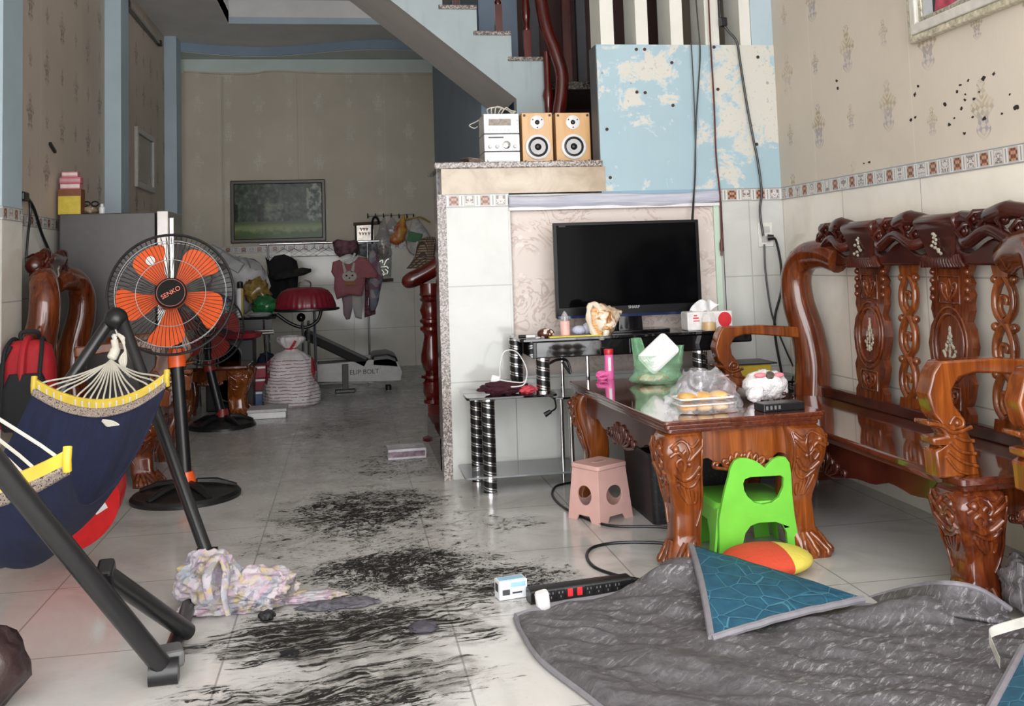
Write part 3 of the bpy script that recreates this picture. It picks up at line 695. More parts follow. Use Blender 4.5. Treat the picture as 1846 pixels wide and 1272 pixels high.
fr = MB(); holed(fr, [(x0, z0), (x1, z0), (x1, z1), (x0, z1)], [[(x0+.022, z0+.062), (x0+.022, z1-.02), (x1-.022, z1-.02), (x1-.022, z0+.062)]], lambda x, z: (x, YTV, z), lambda x, z: (x, YTV+.03, z))
fr.build('bezel', MATBZ, tv, smooth=0, bevel=.003)
SCR = M('dark_screen', .09, 0, .03); SCR.color((.002, .002, .0025)); SCR = SCR.m
MB().bb((x0+.02, YTV+.008, z0+.06), (x1-.02, YTV+.02, z1-.018)).build('screen', SCR, tv, smooth=0)
MB().bb((x0+.03, YTV+.03, z0+.03), (x1-.03, YTV+.07, z1-.03)).build('rear_case', BLACKP, tv, smooth=0, bevel=.01)
MB().bb((x0+.004, YTV-.004, z0-.004), (x1-.004, YTV+.002, z0+.012)).build('blue_sill', plain('dark_blue_gloss', (.01, .02, .07), .1), tv, smooth=0)
LOGO = plain('pale_logo', (.45, .46, .48), .4)
text('brand_lettering', 'SHARP', .024, LOGO, tv, frame_mat(pix(1143, 553, Y=YTV-.002), (1, 0, 0), (0, 0, 1)))
text('model_lettering', 'AQUOS', .012, plain('dim_logo', (.12, .12, .13), .4), tv, frame_mat(pix(1013, 408, Y=YTV-.002), (1, 0, 0), (0, 0, 1)))
MB().loft([[(1.68+px*k, YTV+.05+py*k, z) for px, py in rrect(.17, .05, .02)] for z, k in ((.868, 1), (z0+.06, .9))]).build('neck', BLACKG, tv)
MB().loft([[(1.68+px, YTV+.03+py, z) for px, py in rrect(.46, .22, .05)] for z in (.858, .872)]).build('foot', BLACKG, tv, bevel=.003)

stn = thing('television_stand', 'stepped black glass television stand on silver-banded black legs', 'tv stand', (1.66, 5.8, 0))
BGL = M('black_glass', .04, 0, .6, .3); BGL.color((.006, .006, .007)); BGL = BGL.m
SGL = M('smoked_clear_glass', .03, 0, .6); SGL.color((.22, .235, .245)); SGL.b.inputs['Alpha'].default_value = .8; SGL = SGL.m
k = M('banded_black_tube', .22, 0, .5); x, y, z = k.xyz(); ang = y.atan2(x)
wv = ((z*118 + ang*1.0)/(2*PI)).fract(); fine = ((z*118*4 + ang*1.0*4)/(2*PI)).fract()
bandm = wv.lt(.55)*fine.gt(.45); k.color(k.mix(bandm, (.008, .008, .009), (.62, .62, .62))); k.link(bandm, k.b.inputs['Metallic']); BAND = k.m
def stand_leg(x, y, za, zb, r=.038):
    h = zb - za
    o = MB().lathe([(r, 0), (r, h)], (0, 0, 0), 20).build('leg', BAND, None, smooth=40); o.location = (x - 1.66, y - 5.8, za); o.parent = stn
    c = MB()
    for zz in (0, h): c.lathe([(r*1.12, -.012 if zz else 0), (r*1.12, 0 if zz else .014)], (0, 0, zz), 18)
    c.build('collar', CHROME, None, smooth=40).parent = o
    return o
def shelf(name, a, b, z, th, m, r=.02):
    cx, cy = (a[0]+b[0])/2, (a[1]+b[1])/2
    return MB().loft([[(cx+px, cy+py, zz) for px, py in rrect(b[0]-a[0]-e, b[1]-a[1]-e, r)] for zz, e in ((z-th, .004), (z-th+.002, 0), (z-.002, 0), (z, .004))]).build(name, m, stn, smooth=30)
shelf('low_shelf', (.64, 5.58), (1.16, 5.99), .545, .014, BGL); shelf('low_shelf', (2.12, 5.58), (2.74, 5.99), .545, .014, BGL)
shelf('bottom_shelf', (.62, 5.59), (1.30, 5.99), .106, .012, SGL); shelf('bottom_shelf', (2.05, 5.59), (2.74, 5.99), .106, .012, SGL)
shelf('upper_shelf', (.955, 5.58), (2.20, 5.99), .858, .016, BGL, .03)
dk = MB().bb((1.03, 5.60, .745), (2.13, 5.96, .84)).build('drawer_case', BLACKG, stn, smooth=0, bevel=.004)
MB().bb((1.05, 5.594, .752), (1.56, 5.602, .835)).build('drawer_front', BGL, dk, smooth=0, bevel=.002); MB().bb((1.60, 5.594, .752), (2.11, 5.602, .835)).build('drawer_front', BGL, dk, smooth=0, bevel=.002)
for x, y in ((.765, 5.63), (.735, 5.93), (2.62, 5.63), (2.64, 5.93)):
    stand_leg(x, y, .09, .532); stand_leg(x, y, 0, .092)
for x, y in ((1.095, 5.66), (.985, 5.93), (2.04, 5.66), (2.15, 5.93)): stand_leg(x, y, .545, .745 if y < 5.8 else .842, .04)
for x, y in ((1.36, 5.66), (1.26, 5.90)): MB().lathe([(.012, .52), (.012, .745)], (x, y, 0), 10).build('thin_leg', CHROME, stn)
shelf('middle_shelf', (1.14, 5.60), (2.14, 5.97), .52, .012, BGL)
for x, y in ((1.25, 5.66), (1.25, 5.92), (2.02, 5.66), (2.02, 5.92)): MB().lathe([(.014, 0), (.014, .51)], (x, y, 0), 10).build('thin_leg', CHROME, stn)
ZU, ZL = .858, .545
# -- on the upper shelf
sh = thing('conch_shell', 'large spiny orange and cream conch shell propped in front of the television', 'shell', (1.50, 5.66, ZU))
k = M('mottled_shell', .3); n = k.noise(k.objvec(), 22, 4, .6, 1.0); k.color(k.ramp(n, [(.36, (.30, .11, .03)), (.47, (.72, .48, .27)), (.58, (.85, .78, .66))])); k.bump(n, .4, .01)
b = MB(); rings = []
ax = Vector((.92, .2, .33)).normalized(); o_ = Vector((1.46, 5.67, ZU+.085)); u_ = ax.orthogonal().normalized(); v_ = ax.cross(u_)
for i, (t, r) in enumerate(((-.075, .02), (-.06, .06), (-.03, .088), (0, .092), (.03, .084), (.05, .072), (.055, .06), (.075, .056), (.082, .044), (.10, .038), (.105, .026), (.125, .018), (.14, .006))):
    rings.append([o_ + ax*t + (u_*math.cos(2*PI*j/20) + v_*math.sin(2*PI*j/20))*r*(1 + (.14 if j % 3 == 0 and .03 < r else 0)) for j in range(20)])
b.loft(rings).build('whorl', k.m, sh, smooth=60)
lip = M('orange_shell_lip', .25); lip.color(lip.ramp(lip.noise(lip.objvec('Object', (4, 4, 60)), 2, 2), [(.35, (.55, .20, .05)), (.65, (.80, .48, .22))])); lc = o_ + Vector((-.045, -.03, 0)); R = Matrix.Rotation(math.radians(-15), 3, 'Y')
MB().ball(lc, (.05, .035, .098), 20, 14, R).build('mouth', lip.m, sh); rim = MB().tube([lc + R @ Vector((.046*math.cos(q), -.03+.01*math.sin(q*2), .102*math.sin(q))) for q in [2*PI*i/24 for i in range(24)]], [.016 + .004*math.sin(i*1.9) for i in range(24)], 8, close=True)
rim.build('flared_lip', plain('cream_shell', (.80, .70, .56), .3), sh)
c = pix(984, 605, Y=5.68); cw = tag(MB().ball((c.x, 5.68, ZU+.021), (.052, .04, .032), 18, 12).build('cowrie_shell', (lambda k: (k.color(k.mix(k.voro(k.objvec(), 42).lt(.42), (.07, .02, .015), (.70, .60, .52))), k.m)[1])(M('spotted_shell', .2)), None), 'brown and white spotted small cowrie shell on the stand\'s upper shelf', 'shell')
R = Matrix.Rotation(PI/2, 3, 'Y')
c = pix(948, 607, Y=5.66); pn = thing('marker_pen', 'black-capped white marker pen lying left of the small spotted shell', 'pen', (.985, 5.66, ZU+.010))
MB().tube([(.958, 5.655, ZU+.011), (1.0, 5.66, ZU+.011)], .010, 10).build('cap', BLACKP, pn); MB().tube([(1.0, 5.66, ZU+.010), (1.055, 5.665, ZU+.009)], .009, 10).build('barrel', WHITEP, pn)
PINK = plain('pale_pink_plastic', (.80, .48, .44), .4)
px_ = pix(1019, 603, Y=5.70).x; pb = thing('spray_bottle', 'short pale pink bottle with a clear cap, left of the big shell', 'bottle', (px_, 5.70, ZU))
MB().lathe([(.025, 0), (.029, .004), (.029, .085), (.027, .088)], (px_, 5.70, ZU), 20).build('body', PINK, pb); MB().lathe([(.020, .088), (.022, .10), (.021, .115), (.012, .135), (.004, .145)], (px_, 5.70, ZU), 16).build('cap', clearfilm('clear_plastic_cap', (.85, .87, .88), .35), pb); MB().lathe([(.012, .088), (.012, .112), (.006, .118)], (px_, 5.70, ZU), 12).build('nozzle', GREYM, pb)
c = pix(1050, 592, Y=5.74); pt = thing('plush_toy', 'small pale lilac soft toy lying between the pink bottle and the shell', 'plush toy', (c.x, 5.74, ZU)); LIL = plain('pale_lilac_plush', (.55, .57, .72), .9, bump=.5, scale=120)
MB().ball((c.x-.02, 5.74, ZU+.028), (.045, .035, .028)).build('body', LIL, pt); MB().ball((c.x+.035, 5.745, ZU+.036), (.036, .032, .036)).build('head', LIL, pt)
c0 = pix(1005, 607, Y=5.63); c1 = pix(1090, 603, Y=5.63)
tag(MB().bb((1.13, 5.60, ZU), (1.44, 5.66, ZU+.007)).build('yellow_folder', plain('yellow_card', (.72, .60, .08), .5), None, smooth=0, bevel=.002), 'flat yellow folder lying under the big shell at the shelf edge', 'folder')
tag(MB().bb((1.06, 5.665, ZU), (1.13, 5.80, ZU+.004)).build('paper_slip', plain('white_paper', (.7, .7, .7), .7), None, smooth=0), 'grey-white paper slip lying flat behind the small spotted shell', 'paper')
# tissue pack and jar at the right end
c = pix(1275, 590, Y=5.66)
X0, X1 = pix(1237, 590, Y=5.68).x, pix(1318, 590, Y=5.68).x
tp = thing('tissue_box', 'white and red tissue box with a tissue pulled out, right end of the stand', 'tissue box', ((X0+X1)/2, 5.70, ZU))
MB().loft([[(X0+(X1-X0)*u, 5.65+.12*v, z) for u, v in ((0, 0), (1, 0), (1, 1), (0, 1))] for z in (ZU, ZU+.11)]).build('box', plain('white_card', (.78, .76, .75), .5), tp, smooth=0, bevel=.008)
RED = plain('red_print', (.60, .02, .03), .45)
rp = pix(1307, 577, Y=5.648)
MB().prism(ell(rp.x, ZU+.06, .042, .045, 20), lambda x, z: (x, 5.6485, z), lambda x, z: (x, 5.651, z)).build('red_emblem', RED, tp, smooth=0); MB().bb((X0+.035, 5.6485, ZU+.055), (X0+.075, 5.651, ZU+.06)).bb((X0+.035, 5.6485, ZU+.07), (X0+.07, 5.651, ZU+.078)).bb((X0+.04, 5.6485, ZU+.085), (X0+.06, 5.651, ZU+.092)).build('red_print', RED, tp, smooth=0)
ts = MB().grid(lambda u, v: (X0+.03+.14*u + .05*v, 5.70+.03*math.sin(u*7+v*3), ZU+.105+v*.075*(1-.5*abs(u-.35))+.01*math.sin(u*12)), 14, 8).build('tissue', plain('tissue_paper', (.78, .78, .78), .9), tp, smooth=60, solid=.002)
jx = pix(1279, 598, Y=5.61).x; jr = thing('honey_jar', 'small clear jar half full of amber honey, in front of the tissue box', 'jar', (jx, 5.615, ZU))
JG = clearfilm('jar_glass', (.80, .80, .80), .25, .05)
MB().lathe([(.040, 0), (.043, .004), (.043, .072), (.037, .084), (.034, .10), (.034, .106)], (jx, 5.615, ZU), 24).build('glass', JG, jr); MB().lathe([(.040, .004), (.040, .05)], (jx, 5.615, ZU), 24).build('honey', plain('amber_honey', (.62, .36, .06), .2), jr)
# -- on the low left shelf
MAR = plain('maroon_cloth', (.045, .006, .014), .9, bump=.6, scale=70)
mc_ = pix(875, 700, Z=ZL+.02)
def heap(name, c, r, m, seed, flat=.5, nu=28, nv=12, amp=.25, parent=None, rg=0, mb=None):
    c = Vector(c); r = Vector(r)
    def fn(u, v):
        a = 2*PI*u; e = PI*v; p = Vector((math.cos(a)*math.sin(e), math.sin(a)*math.sin(e), -math.cos(e)))
        q = mnoise.noise(p*2.3 + Vector((seed, 0, 0)))*amp + mnoise.noise(p*5 + Vector((0, seed, 0)))*amp*.5
        if rg: q += rg*(ridge(p*2.0 + Vector((seed, 5, 0))) + .5*ridge(p*4.5 + Vector((3, seed, 0))) - .3)
        p = p*(1+q); return (c.x + p.x*r.x, c.y + p.y*r.y, max(c.z - r.z*.0, c.z + r.z + p.z*r.z) if flat else c.z + p.z*r.z)
    if mb is not None: mb.grid(fn, nu, nv); return mb
    mb = MB(); mb.grid(fn, nu, nv); return mb.build(name, m, parent, smooth=70)
cl = tag(heap('folded_garment', (.865, 5.69, ZL), (.13, .06, .034), MAR, 3.2, rg=.16, nu=80, nv=40), 'dark maroon folded garment on the low glass shelf', 'garment')
tag(heap('red_cloth', (1.0, 5.66, ZL), (.05, .05, .022), plain('coral_red_cloth', (.55, .06, .08), .9, bump=.5), 7.7, rg=.15, nu=50, nv=24), 'small bright coral-red cloth beside the maroon garment', 'cloth')
ch = thing('phone_charger', 'white phone charger with its cable coiled on the maroon garment', 'charger', (.85, 5.72, ZL+.065)); c = pix(872, 683, Y=5.72)
MB().box((.825, 5.72, ZL+.085), (.055, .03, .042), Matrix.Rotation(.25, 3, 'Y')).build('plug_block', WHITEP, ch, smooth=0, bevel=.008)
MB().tube(spl([(.85, 5.70, ZL+.08), (.93, 5.67, ZL+.066), (.99, 5.67, ZL+.07), (1.005, 5.70, ZL+.14), (.96, 5.75, ZL+.23), (.89, 5.76, ZL+.235), (.86, 5.75, ZL+.16), (.855, 5.73, ZL+.09)], 6), .0035, 6).tube(spl([(1.0, 5.67, ZL+.08), (.97, 5.64, ZL+.05), (.90, 5.63, ZL+.045)], 6), .004, 6).build('cable', WHITEP, ch)
# -- on the low right shelf, behind the bench arm
yb = thing('yellow_box', 'yellow box with a black lid on the right low shelf, behind the bench arm', 'box', (2.27, 5.78, ZL)); X0, X1 = pix(1318, 670, Y=5.68).x, pix(1391, 670, Y=5.68).x
MB().bb((X0, 5.68, ZL), (X1, 5.9, ZL+.095)).build('box', plain('mustard_card', (.42, .29, .02), .5), yb, smooth=0, bevel=.003); MB().bb((X0-.01, 5.66, ZL+.095), (X1+.03, 5.92, ZL+.103)).build('lid', BLACKP, yb, smooth=0)
X0, X1 = pix(1290, 640, Y=5.72).x, pix(1353, 640, Y=5.72).x
bb_ = tag(MB().bb((X0+.02, 5.68, ZL+.22), (X1, 5.9, ZL+.30)).build('black_box', BLACKG, None, smooth=0, bevel=.01), 'small glossy black box on the right end of the stand, behind the bench arm', 'box'); bb_.location.z = ZU-ZL-.22-.082
struct(shelf('x', (0, 0), (.1, .1), .1, .01, BGL)) if False else None

# ================================================================ HI-FI ON THE COUNTER
ZC1 = 1.925; Yh = 6.24
SIL = plain('silver_plastic', (.62, .62, .63), .28, .3); SILD = plain('dark_silver', (.30, .30, .31), .3, .5)
x0, x1 = pix(874, 292, Y=Yh).x, pix(938, 290, Y=Yh).x; zt = pix(906, 204, Y=Yh).z
hf = thing('stereo_system', 'silver three-tier mini stereo between the papers and the wooden speakers', 'stereo', ((x0+x1)/2, Yh+.12, ZC1))
for zz in (x0+.03, x1-.03): MB().lathe([(.012, 0), (.014, .012)], (zz, Yh+.03, ZC1), 10).build('foot', SILD, hf)
hh = (zt - ZC1 - .012)/3.0
def tier(i, z0_, z1_):
    t = MB().bb((x0, Yh, z0_), (x1, Yh+.24, z1_)).build('tier', SIL, hf, smooth=0, bevel=.004); return t
zz = [ZC1+.012, ZC1+.085, ZC1+.20, zt]
cx = (x0+x1)/2; w = x1-x0
for i in range(3):
    t = tier(i, zz[i]+.002, zz[i+1]-.002); F = lambda u, v: (x0+u*w, Yh-.004, zz[i]+v*(zz[i+1]-zz[i]))
    def knob(u, v, r, d=.014): MB().lathe([(r, 0), (r, d), (r*.85, d+.003)], (x0+u*w, Yh, zz[i]+v*(zz[i+1]-zz[i])), 18, Matrix.Rotation(PI/2, 3, 'X')).build('knob', CHROME if r > .02 else SILD, t)
    MB().bb((x1-.024, Yh-.003, zz[i]+.006), (x1-.022, Yh+.001, zz[i+1]-.006)).build('trim_line', SILD, t, smooth=0)
    if i == 2:
        MB().bb((x0+.1*w, Yh-.004, zz[i]+.045), (x0+.80*w, Yh+.002, zt-.03)).build('display_frame', CHROME, t, smooth=0, bevel=.002); MB().bb((x0+.13*w, Yh-.006, zz[i]+.051), (x0+.77*w, Yh, zt-.036)).build('display', plain('amber_display_glass', (.16, .11, .06), .08, scale=50, var=.3), t, smooth=0)
        bt = MB()
        for q in range(6): bt.bb((x0+(.12+.11*q)*w, Yh-.005, zz[i]+.022), (x0+(.18+.11*q)*w, Yh, zz[i]+.028))
        for q in range(3): bt.bb((x1-.017, Yh-.005, zz[i]+.03+q*.025), (x1-.007, Yh, zz[i]+.04+q*.025))
        bt.build('buttons', SILD, t, smooth=0)
    if i == 1:
        MB().bb((x0+.12*w, Yh-.003, zz[i+1]-.028), (x0+.55*w, Yh, zz[i+1]-.019)).build('slot', BLACKP, t, smooth=0); knob(.16, .28, .012); knob(.36, .28, .012); knob(.62, .36, .026); knob(.86, .28, .012)
    if i == 0:
        MB().bb((x0+.06*w, Yh-.004, zz[i]+.012), (x1-.035, Yh, zz[i+1]-.014)).build('cassette_door', SIL, t, smooth=0, bevel=.002); knob(.09, .2, .006)
        MB().bb((x0, Yh-.002, ZC1+.012), (x1, Yh+.002, ZC1+.02)).build('base_strip', BLACKP, t, smooth=0)
wc = MB()
for q in range(5):
    wc.tube(spl([(x0+.05+.02*q, Yh+.1, zt+.004), (x0+.04+.03*q, Yh+.08, zt+.04+.008*(q % 3)), (x0+.12+.02*q, Yh+.1, zt+.055-.006*q), (x0+.19+.01*q, Yh+.12, zt+.03), (x0+.2, Yh+.1, zt+.004)], 6), .004, 6)
wc.tube(spl([(x0+.03, Yh+.2, zt+.004), (x0-.02, Yh+.25, zt-.02), (x0-.06, Yh+.26, zt-.04), (x0-.03, Yh+.26, zt-.06), (x0-.005, Yh+.26, zt-.05)], 6), .004, 6)
tag(wc.build('cable_coil', plain('cream_cable', (.62, .60, .50), .5), None), 'cream cables coiled on top of the silver stereo', 'cable')
MAPLE = woodmat('maple_veneer', (.50, .26, .09), (.62, .35, .13), (.70, .43, .18), .3, (10, 10, 1), .2)
def speaker(a, b, label):
    xa, xb = pix(a, 293, Y=Yh).x, pix(b, 290, Y=Yh).x; w = xb - xa; h = pix((a+b)/2, 203, Y=Yh).z - ZC1; cx = (xa+xb)/2
    t = thing('bookshelf_speaker', label, 'speaker', (cx, Yh+.1, ZC1), group='pair of wooden speakers')
    MB().bb((xa, Yh, ZC1+.002), (xb, Yh+.23, ZC1+h)).build('cabinet', MAPLE, t, smooth=0, bevel=.004)
    RX = Matrix.Rotation(PI/2, 3, 'X'); zc = ZC1 + .33*h; z2 = ZC1 + .81*h
    wf = MB().lathe([(.083, 0), (.083, .010), (.078, .014), (.066, .014), (.064, .004)], (cx, Yh, zc), 32, RX).build('woofer_rim', WHITEP, t)
    MB().lathe([(.066, .004), (.064, .012), (.056, .014), (.048, .008)], (cx, Yh, zc), 32, RX).build('surround', BLACKP, wf); MB().lathe([(.05, .010), (.024, .004), (.001, .004)], (cx, Yh, zc), 32, RX).build('cone', plain('grey_cone', (.50, .50, .51), .4), wf); MB().lathe([(.024, .002), (.022, .012), (.012, .02), (.001, .022)], (cx, Yh, zc), 20, RX).build('dust_cap', BLACKP, wf)
    tw = MB().lathe([(.046, 0), (.046, .006), (.04, .008), (.001, .006)], (cx, Yh, z2), 28, RX).build('tweeter_plate', WHITEP, t); MB().lathe([(.016, .005), (.015, .010), (.008, .007), (.008, .014), (.001, .016)], (cx, Yh, z2), 16, RX).build('tweeter', BLACKP, tw)
    for q in (math.radians(-90), math.radians(30), math.radians(150)): MB().lathe([(.005, .007), (.005, .010)], (cx+.034*math.cos(q), Yh, z2+.034*math.sin(q)), 8, RX).build('screw', BLACKP, tw)
    for sx_ in (-1, 1):
        for zq in (.05, .945): MB().lathe([(.008, 0), (.008, .006), (.004, .007)], (cx+sx_*(w/2-.017), Yh, ZC1+zq*h), 10, RX).build('peg_hole', BLACKP, t)
speaker(943, 998, 'wooden speaker with white cones, next to the silver stereo'); speaker(1004, 1066, 'wooden speaker with white cones, next to the blue wall')
tag(MB().bb((pix(795, 291, Y=6.3).x, 6.16, ZC1), (pix(862, 289, Y=6.3).x, 6.36, ZC1+.014)).build('black_tray', BLACKP, None, smooth=0, bevel=.003), 'flat black tray at the left end of the counter', 'tray')
lf = MB()
for i in range(5): lf.box((pix(858, 288, Y=6.25).x-.01*i, 6.22, ZC1+.010+.006*i), (.10, .13, .0025), Matrix.Rotation(.12*i-.1, 3, 'Z') @ Matrix.Rotation(.14-.02*i, 3, 'Y'))
tag(lf.build('paper_leaflet', plain('brown_leaflet', (.32, .22, .18), .6, var=.3, scale=40), None, smooth=0), 'small brown leaflets fanned out beside the stereo', 'leaflet')

# ================================================================ ON AND ROUND THE COFFEE TABLE
ZT = .615
c = pix(1099, 683, Z=ZT); PK = plain('hot_pink_plastic', (.80, .16, .42), .35); RC = plain('red_cap', (.55, .02, .03), .3)
bt = thing('pink_bottle', 'bright pink bottle with a red screw cap on the coffee table', 'bottle', c)
MB().lathe([(.024, 0), (.027, .004), (.028, .05), (.026, .10), (.025, .135), (.022, .14)], c, 22).build('body', PK, bt); MB().lathe([(.026, .14), (.027, .145), (.027, .168), (.025, .171)], c, 22).build('cap', RC, bt)
MB().bb((c.x-.012, c.y-.0285, c.z+.05), (c.x+.004, c.y-.024, c.z+.125)).build('label_panel', WHITEP, bt, smooth=0)
q = MB()
for i in range(7): q.tube([(c.x-.045+.03*math.cos(t*.9+i), c.y-.01+.02*math.sin(t*.9+i*2), c.z+.012+.004*i+.008*math.sin(t+i)) for t in range(8)], .006, 6)
tag(q.build('hair_tie', plain('pink_elastic', (.80, .14, .40), .5), None), 'curly pink hair tie lying against the pink bottle', 'hair tie')
# green carrier bag with a white foam box in it
c = pix(1185, 690, Z=ZT); gb = thing('green_plastic_bag', 'thin green plastic carrier bag standing on the coffee table', 'plastic bag', c)
GF = clearfilm('green_film', (.30, .62, .36), .42)
def bag(fn_r, h, c, m, nm, parent, seed=0, top=.35, n=30, mz=14, amp=.2):
    def fn(u, v):
        a = 2*PI*u; rx, ry = fn_r(v); k = 1 + amp*mnoise.noise(Vector((math.cos(a)*1.5, math.sin(a)*1.5, v*3+seed)))+ amp*.5*mnoise.noise(Vector((math.cos(a)*4, math.sin(a)*4, v*7+seed)))
        return (c.x + rx*k*math.cos(a), c.y + ry*k*math.sin(a), c.z + .003 + h*v)
    mb = MB(); mb.grid(fn, n, mz); return mb.build(nm, m, parent, smooth=75)
bag(lambda v: (.15*(1-.18*v)*min(1, .7+v*3), .095*(1-.3*v)), .15, c, GF, 'bag_body', gb, 2)
for sgn, dx in ((-1, -.085), (1, .10)):
    hn = MB(); hn.grid(lambda u, v: (c.x + dx + (u-.5)*.09*(1-.35*v) + .03*sgn*v, c.y + .02*math.sin(u*5+sgn), c.z + .10 + v*(.15 if sgn < 0 else .10)), 8, 8); hn.build('bag_handle', GF, gb, smooth=70, solid=.002)
k = M('mixed_snacks', .5); n = k.voro(k.objvec(), 30, out='Color'); sp = k.new('ShaderNodeSeparateXYZ'); k.link(n, sp.inputs[0]); k.color(k.ramp(E(k.nt, sp.outputs[0]), [(.15, (.55, .10, .05)), (.35, (.75, .66, .5)), (.55, (.15, .35, .18)), (.75, (.7, .45, .12)), (.95, (.75, .72, .7))]))
tag(heap('snack_packets', (c.x-.02, c.y, c.z+.003), (.085, .055, .028), k.m, 4.4), 'heap of small coloured snack packets inside the green bag', 'snacks')
fb = pix(1187, 637, Y=c.y-.05); R = frame_mat(fb, c_right*.72 + c_up*.69 , c_up*.8 - c_right*.6 + c_fwd*.5).to_3x3()
foam = thing('takeout_box', 'white foam takeout box tilted in the mouth of the green bag', 'box', fb, rot=R); FOAM = plain('white_foam', (.80, .82, .80), .6, var=.02)
MB().loft([[(px*k_, py*k_, z) for px, py in rrect(.195, .135, .024)] for z, k_ in ((-.045, .80), (-.006, .97), (-.003, 1.03), (.003, 1.03), (.006, .98), (.016, .90), (.017, .86))]).build('box', FOAM, foam, smooth=40, local=True)
ln = MB(); 
for k_ in (.74, .62): ln.tube([(px*k_, py*k_, .0175) for px, py in rrect(.195, .135, .024)], .0022, 5, close=True)
for a, b in (((-.035, -.02), (-.015, .025)), ((-.015, .025), (.005, -.02)), ((.012, -.02), (.02, .02)), ((.02, .02), (.04, -.02))): ln.tube([(a[0], a[1], .0175), (b[0], b[1], .0175)], .0025, 5)
ln.build('lid_relief', FOAM, foam, local=True)
# bread in a clear bag
c = pix(1268, 742, Z=ZT); rzb = math.radians(3)
CLR = clearfilm('clear_film', (.80, .79, .84), .16, .08)
br = thing('bread_tray', 'clear tray of golden bread rolls at the near edge of the table', 'bread', c, rzb)
BRD = M('golden_bread', .5); n = BRD.noise(BRD.objvec(), 9, 5); BRD.color(BRD.ramp(n, [(.3, (.55, .24, .06)), (.5, (.75, .45, .15)), (.7, (.82, .62, .32))])); BRD.bump(n, .2)
for z in (.0, .045):
    for i in range(3): MB().ball((-.075+.075*i, 0, z+.023), (.041, .05, .021), 16, 10).build('roll', BRD.m, br, local=True)
tr_ = MB(); 
for z in (.042, ): tr_.loft([[(px*k_, py*k_, zz) for px, py in rrect(.25, .125, .02)] for zz, k_ in ((z-.002, .98), (z+.001, 1.0))])
tr_.build('tray_lid', clearfilm('tray_plastic', (.82, .82, .83), .3, .05), br, local=True); MB().tube([(px, py, .066) for px, py in rrect(.252, .125, .02)], .004, 5, close=True).tube([(px, py, .04) for px, py in rrect(.25, .125, .02)], .003, 5, close=True).build('tray_rim', WHITEP, br, local=True)
pbag = MB()
def pf(u, v):
    a = 2*PI*u; t = v
    rx = .175*(1-.50*t**2) ; ry = .115*(1-.72*t)
    k_ = 1 + .16*mnoise.noise(Vector((math.cos(a)*2.2, math.sin(a)*2.2, t*4))) + .10*mnoise.noise(Vector((math.cos(a)*6, math.sin(a)*6, t*8)))
    return (c.x + .015 + rx*k_*math.cos(a) + .02*t, c.y + .03 + ry*k_*math.sin(a) + .05*t, ZT + .003 + .17*t*(1 + .22*mnoise.noise(Vector((math.cos(a)*1.7+9, math.sin(a)*1.7, t)))))
pbag.grid(pf, 44, 16)
tag(pbag.build('clear_plastic_bag', CLR, None, smooth=50), 'crumpled clear plastic bag round the tray of bread', 'plastic bag')
# white plush
c = pix(1378, 722, Z=ZT); PL = plain('white_fluff', (.80, .78, .78), .95, var=.05, scale=90, bump=.8)
wp_ = thing('plush_dog', 'fluffy white plush dog lying on its side at the table corner', 'plush toy', c)
def fluffy(nm, cc, r, par, seed): 
    mb = MB().ball(cc, r, 36, 24); mb.warp(lambda p: p + (p-Vector(cc)).normalized()*(.010*mnoise.noise(p*75) + .012*mnoise.noise(p*28+Vector((seed, 0, 0))))); return mb.build(nm, PL, par, smooth=80)
fluffy('head', (c.x+.02, c.y+.03, c.z+.07), (.105, .075, .068), wp_, 1); fluffy('paw', (c.x-.055, c.y-.03, c.z+.035), (.045, .04, .035), wp_, 2); fluffy('ear', (c.x+.085, c.y+.04, c.z+.05), (.045, .04, .045), wp_, 4)
PKS = plain('pink_plush_patch', (.75, .25, .28), .9)
MB().ball((c.x-.025, c.y-.025, c.z+.122), (.03, .02, .012), 12, 8).build('pink_patch', PKS, wp_); MB().ball((c.x+.07, c.y-.02, c.z+.118), (.025, .02, .012), 12, 8).build('pink_patch', PKS, wp_)
MB().lathe([(.019, 0), (.019, .014), (.012, .016), (.010, .010)], (c.x+.022, c.y-.025, c.z+.115), 16, Matrix.Rotation(math.radians(40), 3, 'X')).build('nose', plain('brown_nose', (.10, .08, .06), .3), wp_); MB().ball((c.x+.085, c.y-.035, c.z+.032), (.013, .008, .009), 10, 6).build('eye', plain('dark_brown_eye', (.05, .02, .015), .2), wp_)
c = pix(1405, 738, Z=ZT); bx_ = thing('charger_case', 'flat black plastic case in front of the white plush dog', 'case', c, math.radians(6))
MB().box((0, 0, .017), (.20, .09, .034)).build('case', BLACKP, bx_, smooth=0, bevel=.004, local=True); vt = MB()
for i in range(4): vt.box((-.085+.02*i, -.046, .018), (.010, .003, .016))
vt.build('vent_slots', GREYM, bx_, smooth=0, local=True)

